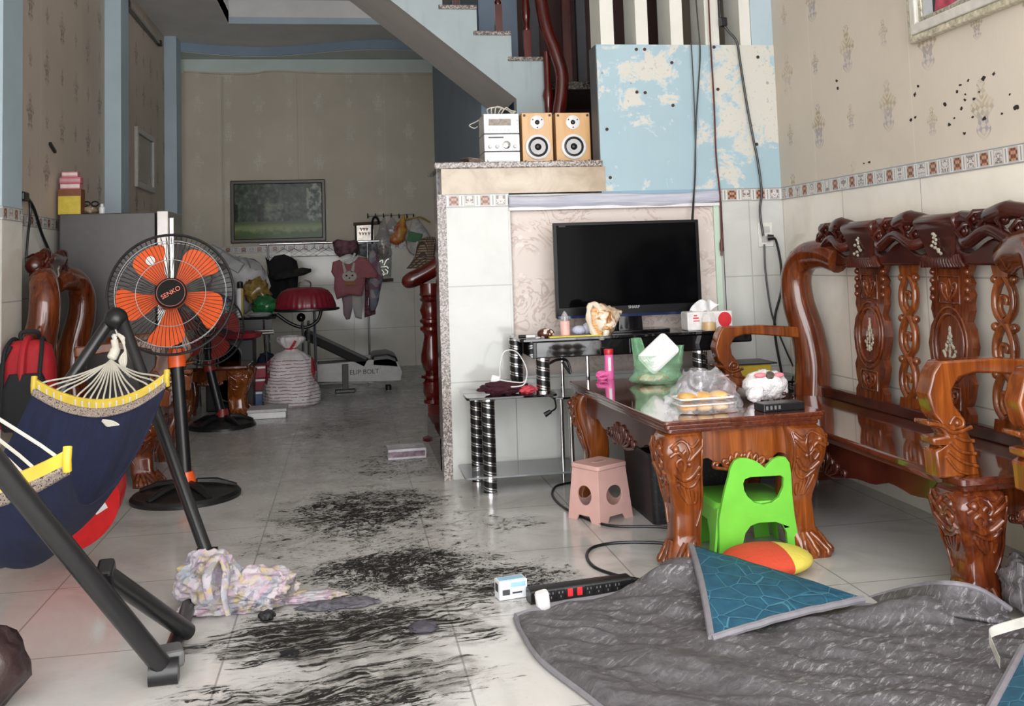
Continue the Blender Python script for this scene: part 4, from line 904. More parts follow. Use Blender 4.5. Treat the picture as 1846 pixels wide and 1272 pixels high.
# pink folding stool under the table
cst = pix(1089, 925, Z=0); cst = Vector((1.235, 4.98, 0))
STP = plain('dusty_pink_plastic', (.66, .40, .36), .5, var=.02)
ps = thing('folding_stool', 'pale pink plastic folding step stool with round holes, under the table edge', 'stool', cst, math.radians(31)); H_ = .275
top = MB(); top.loft([[(px*k_, py*k_, z) for px, py in rrect(.215, .20, .02)] for z, k_ in ((H_-.022, .97), (H_-.018, 1.0), (H_-.004, 1.0), (H_, .97))]); top.build('top', STP, ps, smooth=35, local=True)
hd = MB().bb((-.04, -.015, H_-.001), (.04, .015, H_+.004)); hd.build('grip', plain('darker_pink_plastic', (.5, .28, .25), .5), ps, smooth=0, bevel=.003, local=True)
for nx, ny, wt_, wb_, d_t, d_b in ((0, -1, .195, .235, .092, .114), (0, 1, .195, .235, .092, .114), (-1, 0, .178, .216, .099, .118), (1, 0, .178, .216, .099, .118)):
    hh = H_-.02; outer = [(-wb_/2, 0), (-wb_/2+.055, 0), (-wb_/2+.07, .028), (wb_/2-.07, .028), (wb_/2-.055, 0), (wb_/2, 0), (wt_/2, hh), (-wt_/2, hh)]
    f = lambda ins: (lambda s, z: (nx*(d_b+(d_t-d_b)*z/hh-ins) + (-ny)*s, ny*(d_b+(d_t-d_b)*z/hh-ins) + nx*s, z))
    mb = MB(); holed(mb, outer, [ell(0, .125, .05 if nx else .058, .048)], f(0), f(.008)); mb.build('side_panel', STP, ps, smooth=20, local=True)
# green child's chair
Yc = 4.10; GR = plain('bright_green_plastic', (.16, .55, .05), .42, var=.04, scale=9)
gc = thing('child_chair', 'bright green plastic child\'s chair with a heart-topped back, in front of the table', 'chair', (pix(1355, 1005, Z=0).x, Yc, 0))
L2 = lambda l: [((q := pix(980+x*.3145, 660+y*.3145, Y=Yc)).x, max(0, q.z)) for x, y in l]
o_ = L2([(1038, 620), (1046, 570), (1065, 530), (1095, 512), (1140, 512), (1190, 530), (1225, 555), (1243, 572), (1256, 552), (1285, 520), (1320, 503), (1355, 506), (1380, 540), (1392, 600), (1405, 720), (1425, 840), (1445, 930), (1475, 1130), (1412, 1130), (1395, 1010), (1385, 945), (1360, 900), (1320, 885), (1220, 890), (1175, 910), (1150, 950), (1140, 1010), (1133, 1140), (1010, 1140), (995, 870), (1010, 760), (1022, 690)])
hl = L2([(1122, 660), (1130, 635), (1160, 622), (1330, 612), (1350, 625), (1352, 680), (1330, 740), (1290, 772), (1240, 782), (1190, 770), (1150, 735), (1130, 700)])
mb = MB(); zt_ = max(z for x, z in o_); lean = lambda z: .13*z
holed(mb, o_, [hl], lambda x, z: (x, Yc - lean(z), z), lambda x, z: (x, Yc + .02 - lean(z), z)); mb.build('backrest', GR, gc, smooth=30, bevel=.005)
xs = [x for x, z in o_ if z < .05]; xa, xb = min(xs), max(xs)
seat = MB(); seat.loft([[((xa+xb)/2 + px, Yc+.16+py, z) for px, py in rrect(.345+e, .33, .05)] for z, e in ((.215, .02), (.235, .012), (.243, 0), (.245, -.02))]); seat.build('seat', GR, gc, smooth=40)
for sgn, xx in ((-1, xa), (1, xb)):
    pl_ = MB(); xo = lambda z: xx + sgn*(.035 - .03*z/.23) - (sgn*.01)
    out = [(Yc+.005, 0), (Yc+.06, 0), (Yc+.075, .10), (Yc+.12, .155), (Yc+.20, .155), (Yc+.245, .10), (Yc+.262, 0), (Yc+.325, 0), (Yc+.31, .225), (Yc+.005, .225)]
    pl_.prism(out, lambda y, z: (xo(z), y, z), lambda y, z: (xo(z) - sgn*.012, y, z)); pl_.build('side_legs', GR, gc, smooth=20, bevel=.003)
fr_ = MB().prism([(xa, 0), (xa+.075, 0), (xa+.085, .13), (xb-.085, .13), (xb-.075, 0), (xb, 0), (xb-.02, .225), (xa+.02, .225)], lambda x, z: (x, Yc+.31, z), lambda x, z: (x, Yc+.322, z)); fr_.build('front_legs', GR, gc, smooth=20, bevel=.003)
# black crate below the table
kc = M('perforated_black', .5); v = kc.voro(kc.objvec(), 46).lt(.30); kc.color(kc.mix(v, (.006, .006, .007), (.022, .022, .024))); 
cr_ = thing('storage_crate', 'black perforated storage crate on the floor beneath the coffee table', 'crate', (1.64, 5.0, 0)); mb = MB(); 
mb.loft([[(1.64+px*k_, 4.98+py*k_, z) for px, py in rrect(.42, .50, .03)] for z, k_ in ((0, .93), (.33, 1.0))]); mb.build('bin', kc.m, cr_, smooth=30); MB().loft([[(1.64+px*k_, 4.98+py*k_, z) for px, py in rrect(.44, .52, .03)] for z, k_ in ((.325, .99), (.33, 1.0), (.348, 1.0), (.352, .98))]).build('rim', BLACKP, cr_)

# red and yellow cushion
c = pix(1385, 1045, Z=0); k = M('red_yellow_plush', .85); x, y, z = k.xyz(); k.color(k.mix(x.gt(.055), (.62, .07, .03), (.75, .62, .10))); k.bump(k.noise(k.objvec(), 60, 4), .4)
cu = tag(MB().ball((0, 0, .055), (.19, .16, .055), 28, 16).build('round_cushion', k.m, None), 'flat round red and yellow cushion behind the folded teal corner', 'cushion'); cu.location = (1.665, 3.93, .0)

# ---------------------------------------------------------------- grey quilt with teal lining
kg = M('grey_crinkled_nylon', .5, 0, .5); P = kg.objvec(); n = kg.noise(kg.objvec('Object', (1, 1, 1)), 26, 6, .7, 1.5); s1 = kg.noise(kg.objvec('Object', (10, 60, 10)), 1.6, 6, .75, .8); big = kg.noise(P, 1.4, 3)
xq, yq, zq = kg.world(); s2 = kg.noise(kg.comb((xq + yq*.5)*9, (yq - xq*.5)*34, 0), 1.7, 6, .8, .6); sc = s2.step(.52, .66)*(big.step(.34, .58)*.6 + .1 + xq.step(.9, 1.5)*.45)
kg.color(kg.mix(sc*.62, kg.ramp(n, [(.3, (.062, .057, .062)), (.7, (.125, .117, .124))]), (.52, .51, .53))); kg.bump(n, .5, .008)  # pale streaks: worn lines plus glints of the shiny crinkles, painted into the colour
kt = M('teal_quilted_fabric', .55); P = kt.objvec(); e = kt.voro(P, 11, 'DISTANCE_TO_EDGE'); n = kt.noise(P, 30, 4); kt.color(kt.mix(e.lt(.012), kt.ramp(n, [(.3, (.008, .062, .115)), (.7, (.018, .105, .165))]), (.06, .20, .27))); kt.bump(e.step(0, .07) + n*.2, .35, .006)
kb = plain('grey_binding', (.20, .19, .21), .7, bump=.3)
q = thing('quilt', 'dark grey quilt with teal lining spread over the floor at the bottom right', 'quilt', (1.6, 3.2, 0))
back = spl([pix(930, 1118, Z=0), pix(1010, 1096, Z=0), pix(1100, 1082, Z=0), pix(1160, 1066, Z=0), pix(1215, 1056, Z=0), pix(1300, 1060, Z=0), pix(1420, 1075, Z=0), pix(1555, 1100, Z=0), pix(1690, 1118, Z=0), pix(1800, 1142, Z=0), pix(1885, 1160, Z=0)], 6)
front = spl([pix(938, 1138, Z=0), pix(975, 1195, Z=0), pix(1060, 1262, Z=0), pix(1130, 1320, Z=0), pix(1220, 1400, Z=0), pix(1400, 1430, Z=0), pix(1600, 1440, Z=0), pix(1750, 1440, Z=0), pix(1830, 1420, Z=0), pix(1875, 1390, Z=0), pix(1895, 1330, Z=0)], 6)
def samp(c, t):
    t = min(max(t, 0), .99999)*(len(c)-1); i = int(t); return c[i].lerp(c[i+1], t-i)
pk = pix(1242, 1046, Z=0); r1 = pix(1690, 1090, Z=0); r2 = pix(1830, 1120, Z=0)
def qh(p, v):
    d = (p - pk - Vector((-.03, -.10, 0))); h = .155*math.exp(-((d.x/(.20 if d.x < 0 else .09))**2 + (d.y/.13)**2)) + .05*math.exp(-((d.x/.25)**2 + (d.y/.25)**2))
    d = p - r1 - Vector((0, -.12, 0)); h += .17*math.exp(-((d.x/.26)**2 + ((d.y)/.16)**2)); d = p - r2 - Vector((0, -.1, 0)); h += .12*math.exp(-((d.x/.12)**2 + (d.y/.14)**2))
    w = mnoise.noise(Vector((p.x*5+p.y*2, p.y*5, 1.7)))*.034 + mnoise.noise(Vector((p.x*9, p.y*13+p.x*5, 4)))*.012 + (.5-abs(mnoise.noise(Vector((p.x*8+p.y*16, p.y*5-p.x*4, 9)))))*.016
    h += max(0, w+.016)
    return .012 + h
def qf(u, v):
    p = samp(front, u).lerp(samp(back, u), v); e = min(u*14, (1-v)*16, v*16, 1)
    h = qh(p, v); ed = .006 + (h-.006)*min(1, max(0, e))**.5 if v < .5 or u < .07 else h*(.35 + .65*min(1, (1-v)*9+ (0 if 0 else .0)))
    return (p.x, p.y, ed if v < .999 else max(.004, ed*.3))
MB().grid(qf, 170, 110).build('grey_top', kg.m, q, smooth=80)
MB().tube([Vector(qf(0, v/20)) + Vector((0, 0, .003)) for v in range(21)], .011, 8).tube([Vector(qf(u/60, 1)) + Vector((0, .004, .01)) for u in range(61)], .012, 8).tube([Vector(qf(u/60, 0)) + Vector((0, 0, .004)) for u in range(61)], .010, 8).build('binding', kb, q)
# the far edge turned up at the right, with the bunched end beside the bench leg
top_ = spl([pix(1552, 1084, Y=3.58), pix(1600, 1069, Y=3.52), pix(1660, 1055, Y=3.36), pix(1710, 1051, Y=3.22), pix(1765, 1062, Y=3.19), pix(1822, 1098, Y=3.17)], 6)
bot_ = spl([pix(1548, 1100, Y=3.54), pix(1605, 1100, Y=3.42), pix(1665, 1104, Y=3.26), pix(1720, 1110, Y=3.13), pix(1775, 1118, Y=3.10), pix(1830, 1128, Y=3.08)], 6)
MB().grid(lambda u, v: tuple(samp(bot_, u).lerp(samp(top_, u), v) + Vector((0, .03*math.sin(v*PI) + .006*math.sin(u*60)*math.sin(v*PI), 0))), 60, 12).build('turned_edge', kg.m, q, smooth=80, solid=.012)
MB().tube(top_, .010, 8).build('turned_edge_binding', kb, q)
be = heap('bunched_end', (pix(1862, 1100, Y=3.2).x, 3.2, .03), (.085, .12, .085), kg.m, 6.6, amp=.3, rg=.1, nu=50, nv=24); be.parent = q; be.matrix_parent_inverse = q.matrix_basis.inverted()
# the folded-over corner, teal side up
A_, B_, C_ = pix(1246, 984, Y=pk.y-.02), pix(1283, 1150, Z=.045), pix(1556, 1080, Z=.07)
def tf(u, v):
    # u from the left edge to the tip, v from the lower to the upper edge
    lo_ = B_.lerp(C_, u); hi = A_.lerp(C_, u); p = lo_.lerp(hi, v)
    bow = math.sin(v*PI)*(1-u)*.035 + math.sin(u*PI)*.018*(1-v*.6)
    return (p.x - .0*bow, p.y - bow*.4, p.z + bow*.7 + .004*mnoise.noise(Vector((u*9, v*7, 2))))
MB().grid(tf, 44, 30).build('teal_fold', kt.m, q, smooth=80, solid=.012)
MB().tube([tf(0, v/16) for v in range(17)], .013, 8).tube([tf(u/24, 0) for u in range(25)], .013, 8).build('fold_binding', kb, q)
# teal again at the lower right corner, with its binding and a carrying strap
a, b, c2, d = pix(1846, 1170, Z=.08), pix(1782, 1290, Z=.08), pix(1990, 1190, Z=.08), pix(1960, 1300, Z=.08)
MB().grid(lambda u, v: tuple(b.lerp(a, v).lerp(d.lerp(c2, v), u) + Vector((0, 0, .02*math.sin(u*PI)))), 20, 20).build('teal_corner', kt.m, q, smooth=80, solid=.012)
MB().tube([b.lerp(a, v/10) + Vector((0, 0, .004)) for v in range(11)], .014, 8).build('corner_binding', kb, q)
s_ = spl([pix(1852, 1120, Z=.13), pix(1815, 1130, Z=.125), pix(1785, 1142, Z=.11), pix(1790, 1165, Z=.09), pix(1803, 1195, Z=.085)], 6)
st_ = MB(); rings = [[p + Vector((0, 0, .0)) + c_up*.016*s + c_fwd*e for s, e in ((-1, 0), (1, 0), (1, .004), (-1, .004))] for p in s_]; st_.loft(rings); st_.build('carrying_strap', plain('cream_webbing', (.55, .53, .48), .8), q)
# ---------------------------------------------------------------- power strip and its plug, small box, cables
a, b = pix(958, 1092, Z=0), pix(1141, 1066, Z=0); dr_ = (b-a); Lp = dr_.length; rz_ = math.atan2(dr_.y, dr_.x)
ps2 = thing('power_strip', 'long black power strip with red switches on the floor by the quilt', 'power strip', a, rz_)
MB().loft([[(x_, .035+py, .028+pz) for py, pz in rrect(.065, .054, .012)] for x_ in (0, Lp)]).build('housing', BLACKP, ps2, smooth=40, local=True, bevel=.003)
for i in range(9):
    xq = Lp*(.10+.093*i)
    if i in (3, 4): MB().box((xq, .001, .030), (.022, .006, .030)).build('switch', RED, ps2, smooth=0, bevel=.002, local=True)
    else:
        so = MB().box((xq, .0015, .030), (.030, .004, .036)).build('socket', BLACKM, ps2, smooth=0, bevel=.002, local=True); pq = MB()
        for dx, dz in ((-.007, .006), (.007, .006), (0, -.009)): pq.box((xq+dx, -.001, .030+dz), (.004, .002, .008))
        o = pq.build('contact', GREYM, None, smooth=0); o.parent = so
MB().tube(spl([(Lp, .035, .03), (Lp+.04, .04, .02), (Lp+.10, .06, .008)], 5), .006, 8).build('lead', BLACKP, ps2, local=True)
c = pix(981, 1102, Z=0); wpz = tag(MB().loft([[(px*k_, py*k_, z) for px, py in rrect(.052, .034, .012)] for z, k_ in ((.006, .8), (.012, 1), (.07, 1), (.078, .85))]).build('white_plug', WHITEP, None, smooth=50), 'small white charger plug pushed into the power strip', 'plug'); wpz.location = c; wpz.rotation_euler = (.12, -.15, rz_)
a, b = pix(900, 1086, Z=0), pix(952, 1074, Z=0); bx2 = thing('medicine_carton', 'small white and blue carton on the floor beside the power strip', 'carton', (a+b)/2, rz_+.05)
MB().box((0, .03, .037), (.115, .06, .07)).build('carton', plain('white_carton', (.72, .75, .78), .5, var=.03), bx2, smooth=0, bevel=.002, local=True)
pr = MB().box((.02, .0, .055), (.06, .002, .018)).box((.0, .03, .0725), (.10, .04, .002)); pr.build('blue_print', plain('sky_blue_print', (.30, .52, .68), .5), bx2, smooth=0, local=True); MB().box((-.03, -.0005, .03), (.03, .003, .02)).box((-.0575, .03, .045), (.003, .03, .03)).box((.015, -.0005, .025), (.04, .002, .006)).build('dark_print', plain('black_print', (.05, .05, .06), .5), bx2, smooth=0, local=True)
cab = lambda pts, r, m, nm, lab, cat: tag(MB().tube(spl(pts, 8), r, 8).build(nm, m, None), lab, cat)
F0 = lambda x, y, z=.006: pix(x, y, Z=z)
cab([F0(1172, 1049), F0(1150, 1044), F0(1110, 1036), F0(1072, 1022), F0(1058, 1003), F0(1066, 988), F0(1095, 980), F0(1140, 977), F0(1200, 979), F0(1260, 985)], .007, BLACKP, 'extension_cable', 'thick black cable looping on the floor from the power strip', 'cable')
cab([F0(1270, 955), F0(1180, 949), F0(1100, 947), F0(1050, 932), F0(1013, 912), F0(996, 893), F0(1000, 878), F0(1016, 872), F0(1040, 868)], .007, BLACKP, 'floor_cable', 'black cable curving round the pink folding stool', 'cable')

# ================================================================ STANDING FANS
MATB = plain('matt_black', (.006, .006, .006), .7, spec=.2)
def fan(label, base, head, Rh, face, cols, start=55, brand=None, Rb=.31, group=None):
    base = Vector(base); head = Vector(head); t = thing('standing_fan', label, 'fan', base, 0)
    blade_m, cage_m, trim_m = cols; pole_top = head.z - Rh*1.10
    MB().lathe([(Rb, 0), (Rb*1.0, .018), (Rb*.95, .035), (Rb*.80, .036), (Rb*.72, .05), (Rb*.35, .06), (.07, .075), (.055, .09)], base, 40).build('base', BLACKP, t, smooth=35)
    rb = MB()
    for i in range(5):
        a = i*2*PI/5+.3; rb.tube([base + Vector((math.cos(a)*.06, math.sin(a)*.06, .085)), base + Vector((math.cos(a)*Rb*.55, math.sin(a)*Rb*.55, .07)), base + Vector((math.cos(a)*Rb*.92, math.sin(a)*Rb*.92, .035))], [.02, .025, .014], 8).build('base_rib', BLACKP, t); rb = MB()
    hx = head.x; hy = head.y + .16; top = Vector((hx, hy, pole_top)); bp = base + Vector((0, 0, .06))
    MB().lathe([(.06, .08), (.05, .12), (.042, .15)], base, 20).build('base_collar', trim_m, t)
    MB().tube([bp, bp.lerp(top, .98)], .038, 16).build('pole', BLACKP, t)
    MB().tube([bp.lerp(top, .93), top, top + Vector((0, 0, .06))], [.05, .052, .045], 16).build('pole_collar', trim_m, t)
    n = Vector(face).normalized(); x = n.cross(Vector((0, 0, 1))).normalized() * -1; y = n.cross(x) * -1
    if y.z < 0: y = -y
    if x.x < 0: x = -x
    P = lambda u, v, w: head + x*u + y*v + n*w
    MB().tube([top + Vector((0, 0, .05)), top + Vector((0, 0, Rh*.8)), P(0, 0, -.16)], .03, 10).build('neck', BLACKP, t)
    MB().tube([P(0, 0, -.05), P(0, 0, -.09), P(0, 0, -.20), P(0, 0, -.25)], [.075, .09, .085, .05], 20).build('motor', BLACKP, t)
    cg = MB(); N = 72
    for i in range(N):
        a = 2*PI*i/N; tw = .10
        for sg, dep in ((1, .075), (-1, .09)):
            pts = []
            for r, w in ((.26, 1.0), (.5, .98), (.75, .80), (.9, .50), (1.0, 0)):
                aa = a + tw*(r-.26)*1.2*sg; pts.append(P(Rh*r*math.cos(aa), Rh*r*math.sin(aa), sg*dep*w))
            cg.tube(pts, .0017, 4, cap=False)
    for r, w in ((.55, .073), (.88, .045)): cg.tube([P(Rh*r*math.cos(q), Rh*r*math.sin(q), w) for q in [2*PI*i/48 for i in range(48)]], .0022, 5, close=True)
    cg.tube([P(Rh*.88*math.cos(q), Rh*.88*math.sin(q), -.05) for q in [2*PI*i/48 for i in range(48)]], .0022, 5, close=True)
    o = cg.build('cage', cage_m, t, smooth=0)
    rim = MB().tube([P(Rh*math.cos(q), Rh*math.sin(q), 0) for q in [2*PI*i/64 for i in range(64)]], .008, 8, close=True).build('cage_rim', BLACKP, t)
    prof = [(.20, -.08), (.38, -.15), (.55, -.26), (.70, -.39), (.80, -.36), (.86, -.18), (.85, .03), (.78, .17), (.62, .20), (.42, .15), (.28, .10), (.20, .08)]
    pc = [(p.x, p.y) for p in spl([(a, b, 0) for a, b in prof], 3)]
    for i in range(5):
        a = math.radians(start + 72*i); ca, sa = math.cos(a), math.sin(a)
        f = lambda off: (lambda r, s: P(Rh*(r*ca - s*sa), Rh*(r*sa + s*ca), -.01 + s*Rh*.38 + off))
        bl = MB(); ctr = (.5, -.03); m = len(pc)
        fs = f(.002); bs = f(-.002)
        bl.add([fs(*p) for p in pc] + [bs(*p) for p in pc] + [fs(*ctr), bs(*ctr)], [(i_, (i_+1) % m, 2*m) for i_ in range(m)] + [((i_+1) % m + m, i_ + m, 2*m+1) for i_ in range(m)] + [(i_, i_+m, (i_+1) % m + m, (i_+1) % m) for i_ in range(m)])
        b_ = bl.build('blade', blade_m, t, smooth=60)
        if i == 1 and brand:
            q = f(.012)(.66, -.08); o = MB().lathe([(.026, 0), (.026, .002)], q, 18, frame_mat((0, 0, 0), x, y).to_3x3()).build('round_sticker', WHITEP, t, smooth=0); plab(o, 'white round sticker on one blade')
    FM = frame_mat((0, 0, 0), x, y).to_3x3()
    MB().lathe([(Rh*.255, -.03), (Rh*.26, .02), (Rh*.235, .03), (Rh*.2, .035)], head, 32, FM).build('hub', blade_m, t, smooth=50)
    hb = MB().lathe([(Rh*.255, .066), (Rh*.25, .083), (Rh*.215, .088), (Rh*.21, .086), (.001, .087)], head, 36, FM).build('hub_badge', MATB, t, smooth=40)
    MB().tube([P(Rh*.222*math.cos(q), Rh*.222*math.sin(q), .088) for q in [2*PI*i/30 for i in range(30)]], .003, 5, close=True).build('badge_ring', plain('dull_red_ring', (.22, .03, .02), .4), t)
    if brand:
        ca, sa = math.cos(.5), math.sin(.5); text('brand_lettering', brand, .036, plain('orange_print', (.75, .14, .06), .4), t, frame_mat(P(0, 0, .089), x*ca + y*sa, y*ca - x*sa), .0006)
    return t
ORANGE = plain('orange_blade', (.85, .115, .02), .3, var=.03); CAGE = plain('dark_bright_wire', (.15, .15, .15), .35, .9)
YF1 = 6.0
fan('tall black standing fan with five bright orange blades beside the hammock', (-.955, 6.09, 0), pix(309, 530, Y=YF1), .347, (.13, -.985, .12), (ORANGE, CAGE, ORANGE), 55, 'SENKO', .31)
DRED = plain('dark_red_blade', (.22, .02, .015), .35)
fan('shorter black standing fan with dark red blades behind the orange fan', (-1.07, 8.72, 0), pix(372, 592, Y=8.55), .30, (.15, -.98, .1), (DRED, plain('black_wire', (.02, .02, .02), .4), DRED), 20, None, .275)

# ================================================================ HAMMOCK AND ITS STAND
fn_, ff_ = pix(296, 1212, Z=.03), pix(374, 1000, Z=.03)
apn, apf = Vector((-1.24, 2.62, 1.37)), pix(209, 575, Y=5.16)
hs = thing('hammock_stand', 'black tubular folding hammock stand on the left', 'hammock stand', (-1.2, 4.1, 0))
r = .032
def bar(a, b, nm, rr=r): return MB().tube([a, Vector(a).lerp(Vector(b), .5), b], rr, 14).build(nm, BLACKM, hs)
lf_n, lf_f = Vector((-1.80, fn_.y+.02, .03)), Vector((-1.78, ff_.y+.02, .03))
fn_ = fn_ + Vector((0, 0, .012)); 
bar(fn_, apn, 'leg'); bar(ff_, apf + Vector((.03, 0, -.01)), 'leg', .029); bar(lf_n, apn, 'leg'); bar(lf_f, apf + Vector((-.03, 0, -.01)), 'leg', .029)
bar(fn_ + Vector((.0, .02, -.012)), ff_, 'base_bar', .028); bar(lf_n, lf_f, 'base_bar', .028)
lk = fn_.lerp(apn, (1040-1212)/(575-1212)*.62); e1 = pix(338, 1138, Z=.045)
m1 = pix(186, 1032, Y=3.30); bar(m1, e1, 'brace', .030)
MB().box(m1.lerp(e1, .03), (.05, .07, .075), Matrix.Rotation(.5, 3, 'X')).build('brace_bracket', BLACKP, hs, smooth=0, bevel=.01)
for p in (apn, apf): MB().ball(p, .058, 16, 10).build('apex_cap', BLACKP, hs)
for p in (fn_, ff_, lf_n, lf_f): MB().tube([p + Vector((-.045, -.005, -.008)), p + Vector((.045, 0, -.008))], .042, 14).build('foot_cap', BLACKP, hs)
MB().box(fn_ + Vector((.005, .05, .02)), (.09, .10, .055), .3).build('foot_joint', plain('dull_grey_plastic', (.10, .10, .10), .6), hs, smooth=0, bevel=.012)
hk = MB().tube(spl([apf + Vector((0, -.02, -.05)), apf + Vector((.012, -.03, -.08)), apf + Vector((0, -.04, -.10)), apf + Vector((-.012, -.03, -.08))], 4), .007, 6); hk.build('hook', CHROME, hs)
hm = thing('hammock', 'navy blue cloth hammock with yellow spreader bars hung in the black stand', 'hammock', (-1.2, 4.0, .2))
k = M('navy_canvas', .85); n = k.noise(k.objvec('Object', (30, 3, 3)), 2, 4); w_ = k.noise(k.objvec(), 150, 2); k.color(k.ramp(n*.6+w_*.4, [(.3, (.003, .005, .024)), (.7, (.008, .015, .058))])); k.bump(n, .3, .01); NAVY = k.m
YEL = plain('yellow_plastic', (.60, .43, .04), .4); ROPE = plain('cream_cord', (.68, .65, .56), .8, bump=.4, scale=200)
k = M('woven_braid_trim', .9); x, y, z = k.xyz(); k.color(k.ramp(k.noise(k.objvec('Object', (60, 20, 60)), 3, 2), [(.38, (.03, .02, .035)), (.5, (.45, .38, .28)), (.6, (.10, .05, .09)), (.7, (.55, .50, .42))])); BRAID = k.m
YA, YB_ = 4.72, 3.20
eL, eR, eM = pix(62, 690, Y=YA), pix(301, 678, Y=YA), pix(186, 728, Y=YA)
nR = pix(122, 822, Y=YB_); nL = Vector((nR.x-.66, YB_-.05, nR.z-.02)); nM = nR.lerp(nL, .5) + Vector((0, .03, -.085))
def arc(a, m, b, t): return a*(1-t)**2 + (m*2 - (a+b)*.5)*2*t*(1-t) + b*t**2
barf = [arc(eL, eM, eR, i/20) for i in range(21)]; barn = [arc(nL, nM, nR, i/20) for i in range(21)]
for bb in (barf, barn):
    mb = MB(); rings = []
    for i, p in enumerate(bb):
        hgt = .022; rings.append([p + Vector((0, dy, dz)) for dy, dz in ((-.011, -hgt), (.011, -hgt), (.013, hgt), (-.013, hgt))])
    mb.loft(rings)
    for e in (bb[0], bb[-1]): mb.tube([e + Vector((0, 0, .03)), e + Vector((0, -.01, -.01)), e + Vector((0, -.005, -.045))], .014, 8)
    mb.build('spreader_bar', YEL, hm, smooth=50, bevel=.003)
kn = apf + Vector((0, -.03, -.10)); kb_ = apf + Vector((-.01, -.06, -.19))
fx = MB(); fx.tube(spl([apf + Vector((0, -.03, -.07)), kn, kn.lerp(kb_, .5) + Vector((.012, 0, 0)), kb_], 5), [.010]*5 + [.018]*5 + [.024]*5 + [.016], 10); fx.build('gathered_cord', ROPE, hm)
tl = MB()
for q in range(4): tl.tube(spl([kn + Vector((.02, -.02, .03)), kn + Vector((.05+.01*q, -.03, -.02)), kn + Vector((.06-.01*q, -.03, -.10)), kn + Vector((.045+.012*q, -.03, -.15-.01*q))], 4), .006, 5)
tl.build('loose_ends', ROPE, hm)
def cords(bar_, top, n, rr):
    for i in range(n):
        t = .06 + .88*i/(n-1); p = bar_[int(round(t*20))].lerp(bar_[min(20, int(round(t*20))+1)], 0) + Vector((0, 0, .018)); q = top + Vector(((t-.5)*.05, 0, -.05*abs(t-.5)))
        m = p.lerp(q, .5) + Vector((0, 0, -.012)); MB().tube(spl([p + Vector((0, 0, -.05)), p, m, q], 4), rr, 6).build('cord', ROPE, hm)
cords(barf, kb_, 17, .0042); cords(barn, apn + Vector((0, .08, -.12)), 13, .0055)
def cloth(u, v):
    # u across, v from the far bar to the near bar
    a = barf[0].lerp(barf[-1], u); t = v; i = min(19, int(u*20)); fr_ = u*20 - i
    pa = barf[i].lerp(barf[i+1], fr_); pb = barn[i].lerp(barn[i+1], fr_)
    p = pa.lerp(pb, t); sag = .74*4*t*(1-t)*(.75 + .25*math.sin(u*PI)) ; sag = sag * (1.0 - .18*(1-t))
    p = p + Vector((0, 0, -.03 - sag*.56)); p.x = -1.2 + (p.x+1.2)*(1 - .20*math.sin(PI*t)) + .02*math.sin(v*7)*(u-.5)
    p.z += .012*math.sin(u*23 + v*5)*math.sin(PI*t) ; p.z = max(p.z, .085 + .05*abs(u-.5))
    return p
MB().grid(cloth, 40, 60).build('cloth', NAVY, hm, smooth=80, solid=.006)
for bb, s in ((barf, 0), (barn, 1)):
    g = MB(); g.grid(lambda u, v: cloth(u, s + (0 if s else 0) + (v*.016 if s == 0 else -v*.022)) + Vector((0, -.012, .012*(1-v))), 40, 4); g.build('braid_trim', BRAID, hm, smooth=70, solid=.008)
tas = MB(); b0 = cloth(.62, .03)
for q in range(7): tas.tube(spl([b0 + Vector((-.05, -.02, .0)), b0 + Vector((0, -.03, -.01-.006*q)), b0 + Vector((.05+.008*q, -.035, -.05-.007*q)), b0 + Vector((.075+.01*(q % 3), -.03, -.10-.004*q))], 4), .006, 5)
tas.build('tassel', ROPE, hm)
# red basin standing on its rim under the hammock
bc = Vector((-1.245, 4.78, .272)); n = Vector((.50, -.80, -.30)).normalized(); FB = n.to_track_quat('Z', 'Y').to_matrix()
rb_ = thing('plastic_basin', 'round red plastic basin tipped on its rim under the hammock', 'basin', (bc.x, bc.y, 0)); RP = plain('red_plastic', (.62, .015, .018), .3)
MB().lathe([(.001, .05), (.16, .05), (.20, .045), (.255, -.06), (.262, -.09), (.275, -.095), (.275, -.085), (.25, -.06), (.19, .04), (.001, .043)], bc, 40, FB).build('bowl', RP, rb_, smooth=50)
MB().box(bc + FB @ Vector((.10, .02, .053)), (.055, .085, .003), FB @ Matrix.Rotation(.5, 3, 'Z')).build('price_sticker', WHITEP, rb_, smooth=0)

# ================================================================ LEFT WALL: FRIDGE, ARMCHAIR, BACKPACK
YFr = 7.70
fr = thing('refrigerator', 'grey two-tone refrigerator against the left wall', 'refrigerator', (-1.75, YFr+.3, 0)); xa, xb, xc = -2.09, pix(279, 385, Y=YFr).x, pix(303, 375, Y=YFr).x; zt = pix(200, 384, Y=YFr).z
FG = plain('fridge_grey', (.105, .10, .097), .4, .2, var=.03); FS = plain('brushed_silver', (.42, .40, .38), .25, .8, var=.03)
MB().bb((xa, YFr, .04), (xb, YFr+.6, zt)).build('body', FG, fr, smooth=0, bevel=.008)
for z0_, z1_ in ((.06, 1.16), (1.17, zt+.01)):
    d = MB().bb((xb+.012, YFr+.002, z0_), (xc, YFr+.6, z1_)).build('door', FS, fr, smooth=0, bevel=.006); MB().bb((xc, YFr+.03, z0_+.05), (xc+.035, YFr+.06, z1_-.05)).build('handle', CHROME, d, smooth=0, bevel=.006)
for x_ in (xa+.06, xb-.06):
    for y_ in (YFr+.05, YFr+.55): MB().lathe([(.02, 0), (.02, .045)], (x_, y_, 0), 10).build('foot', BLACKP, fr)
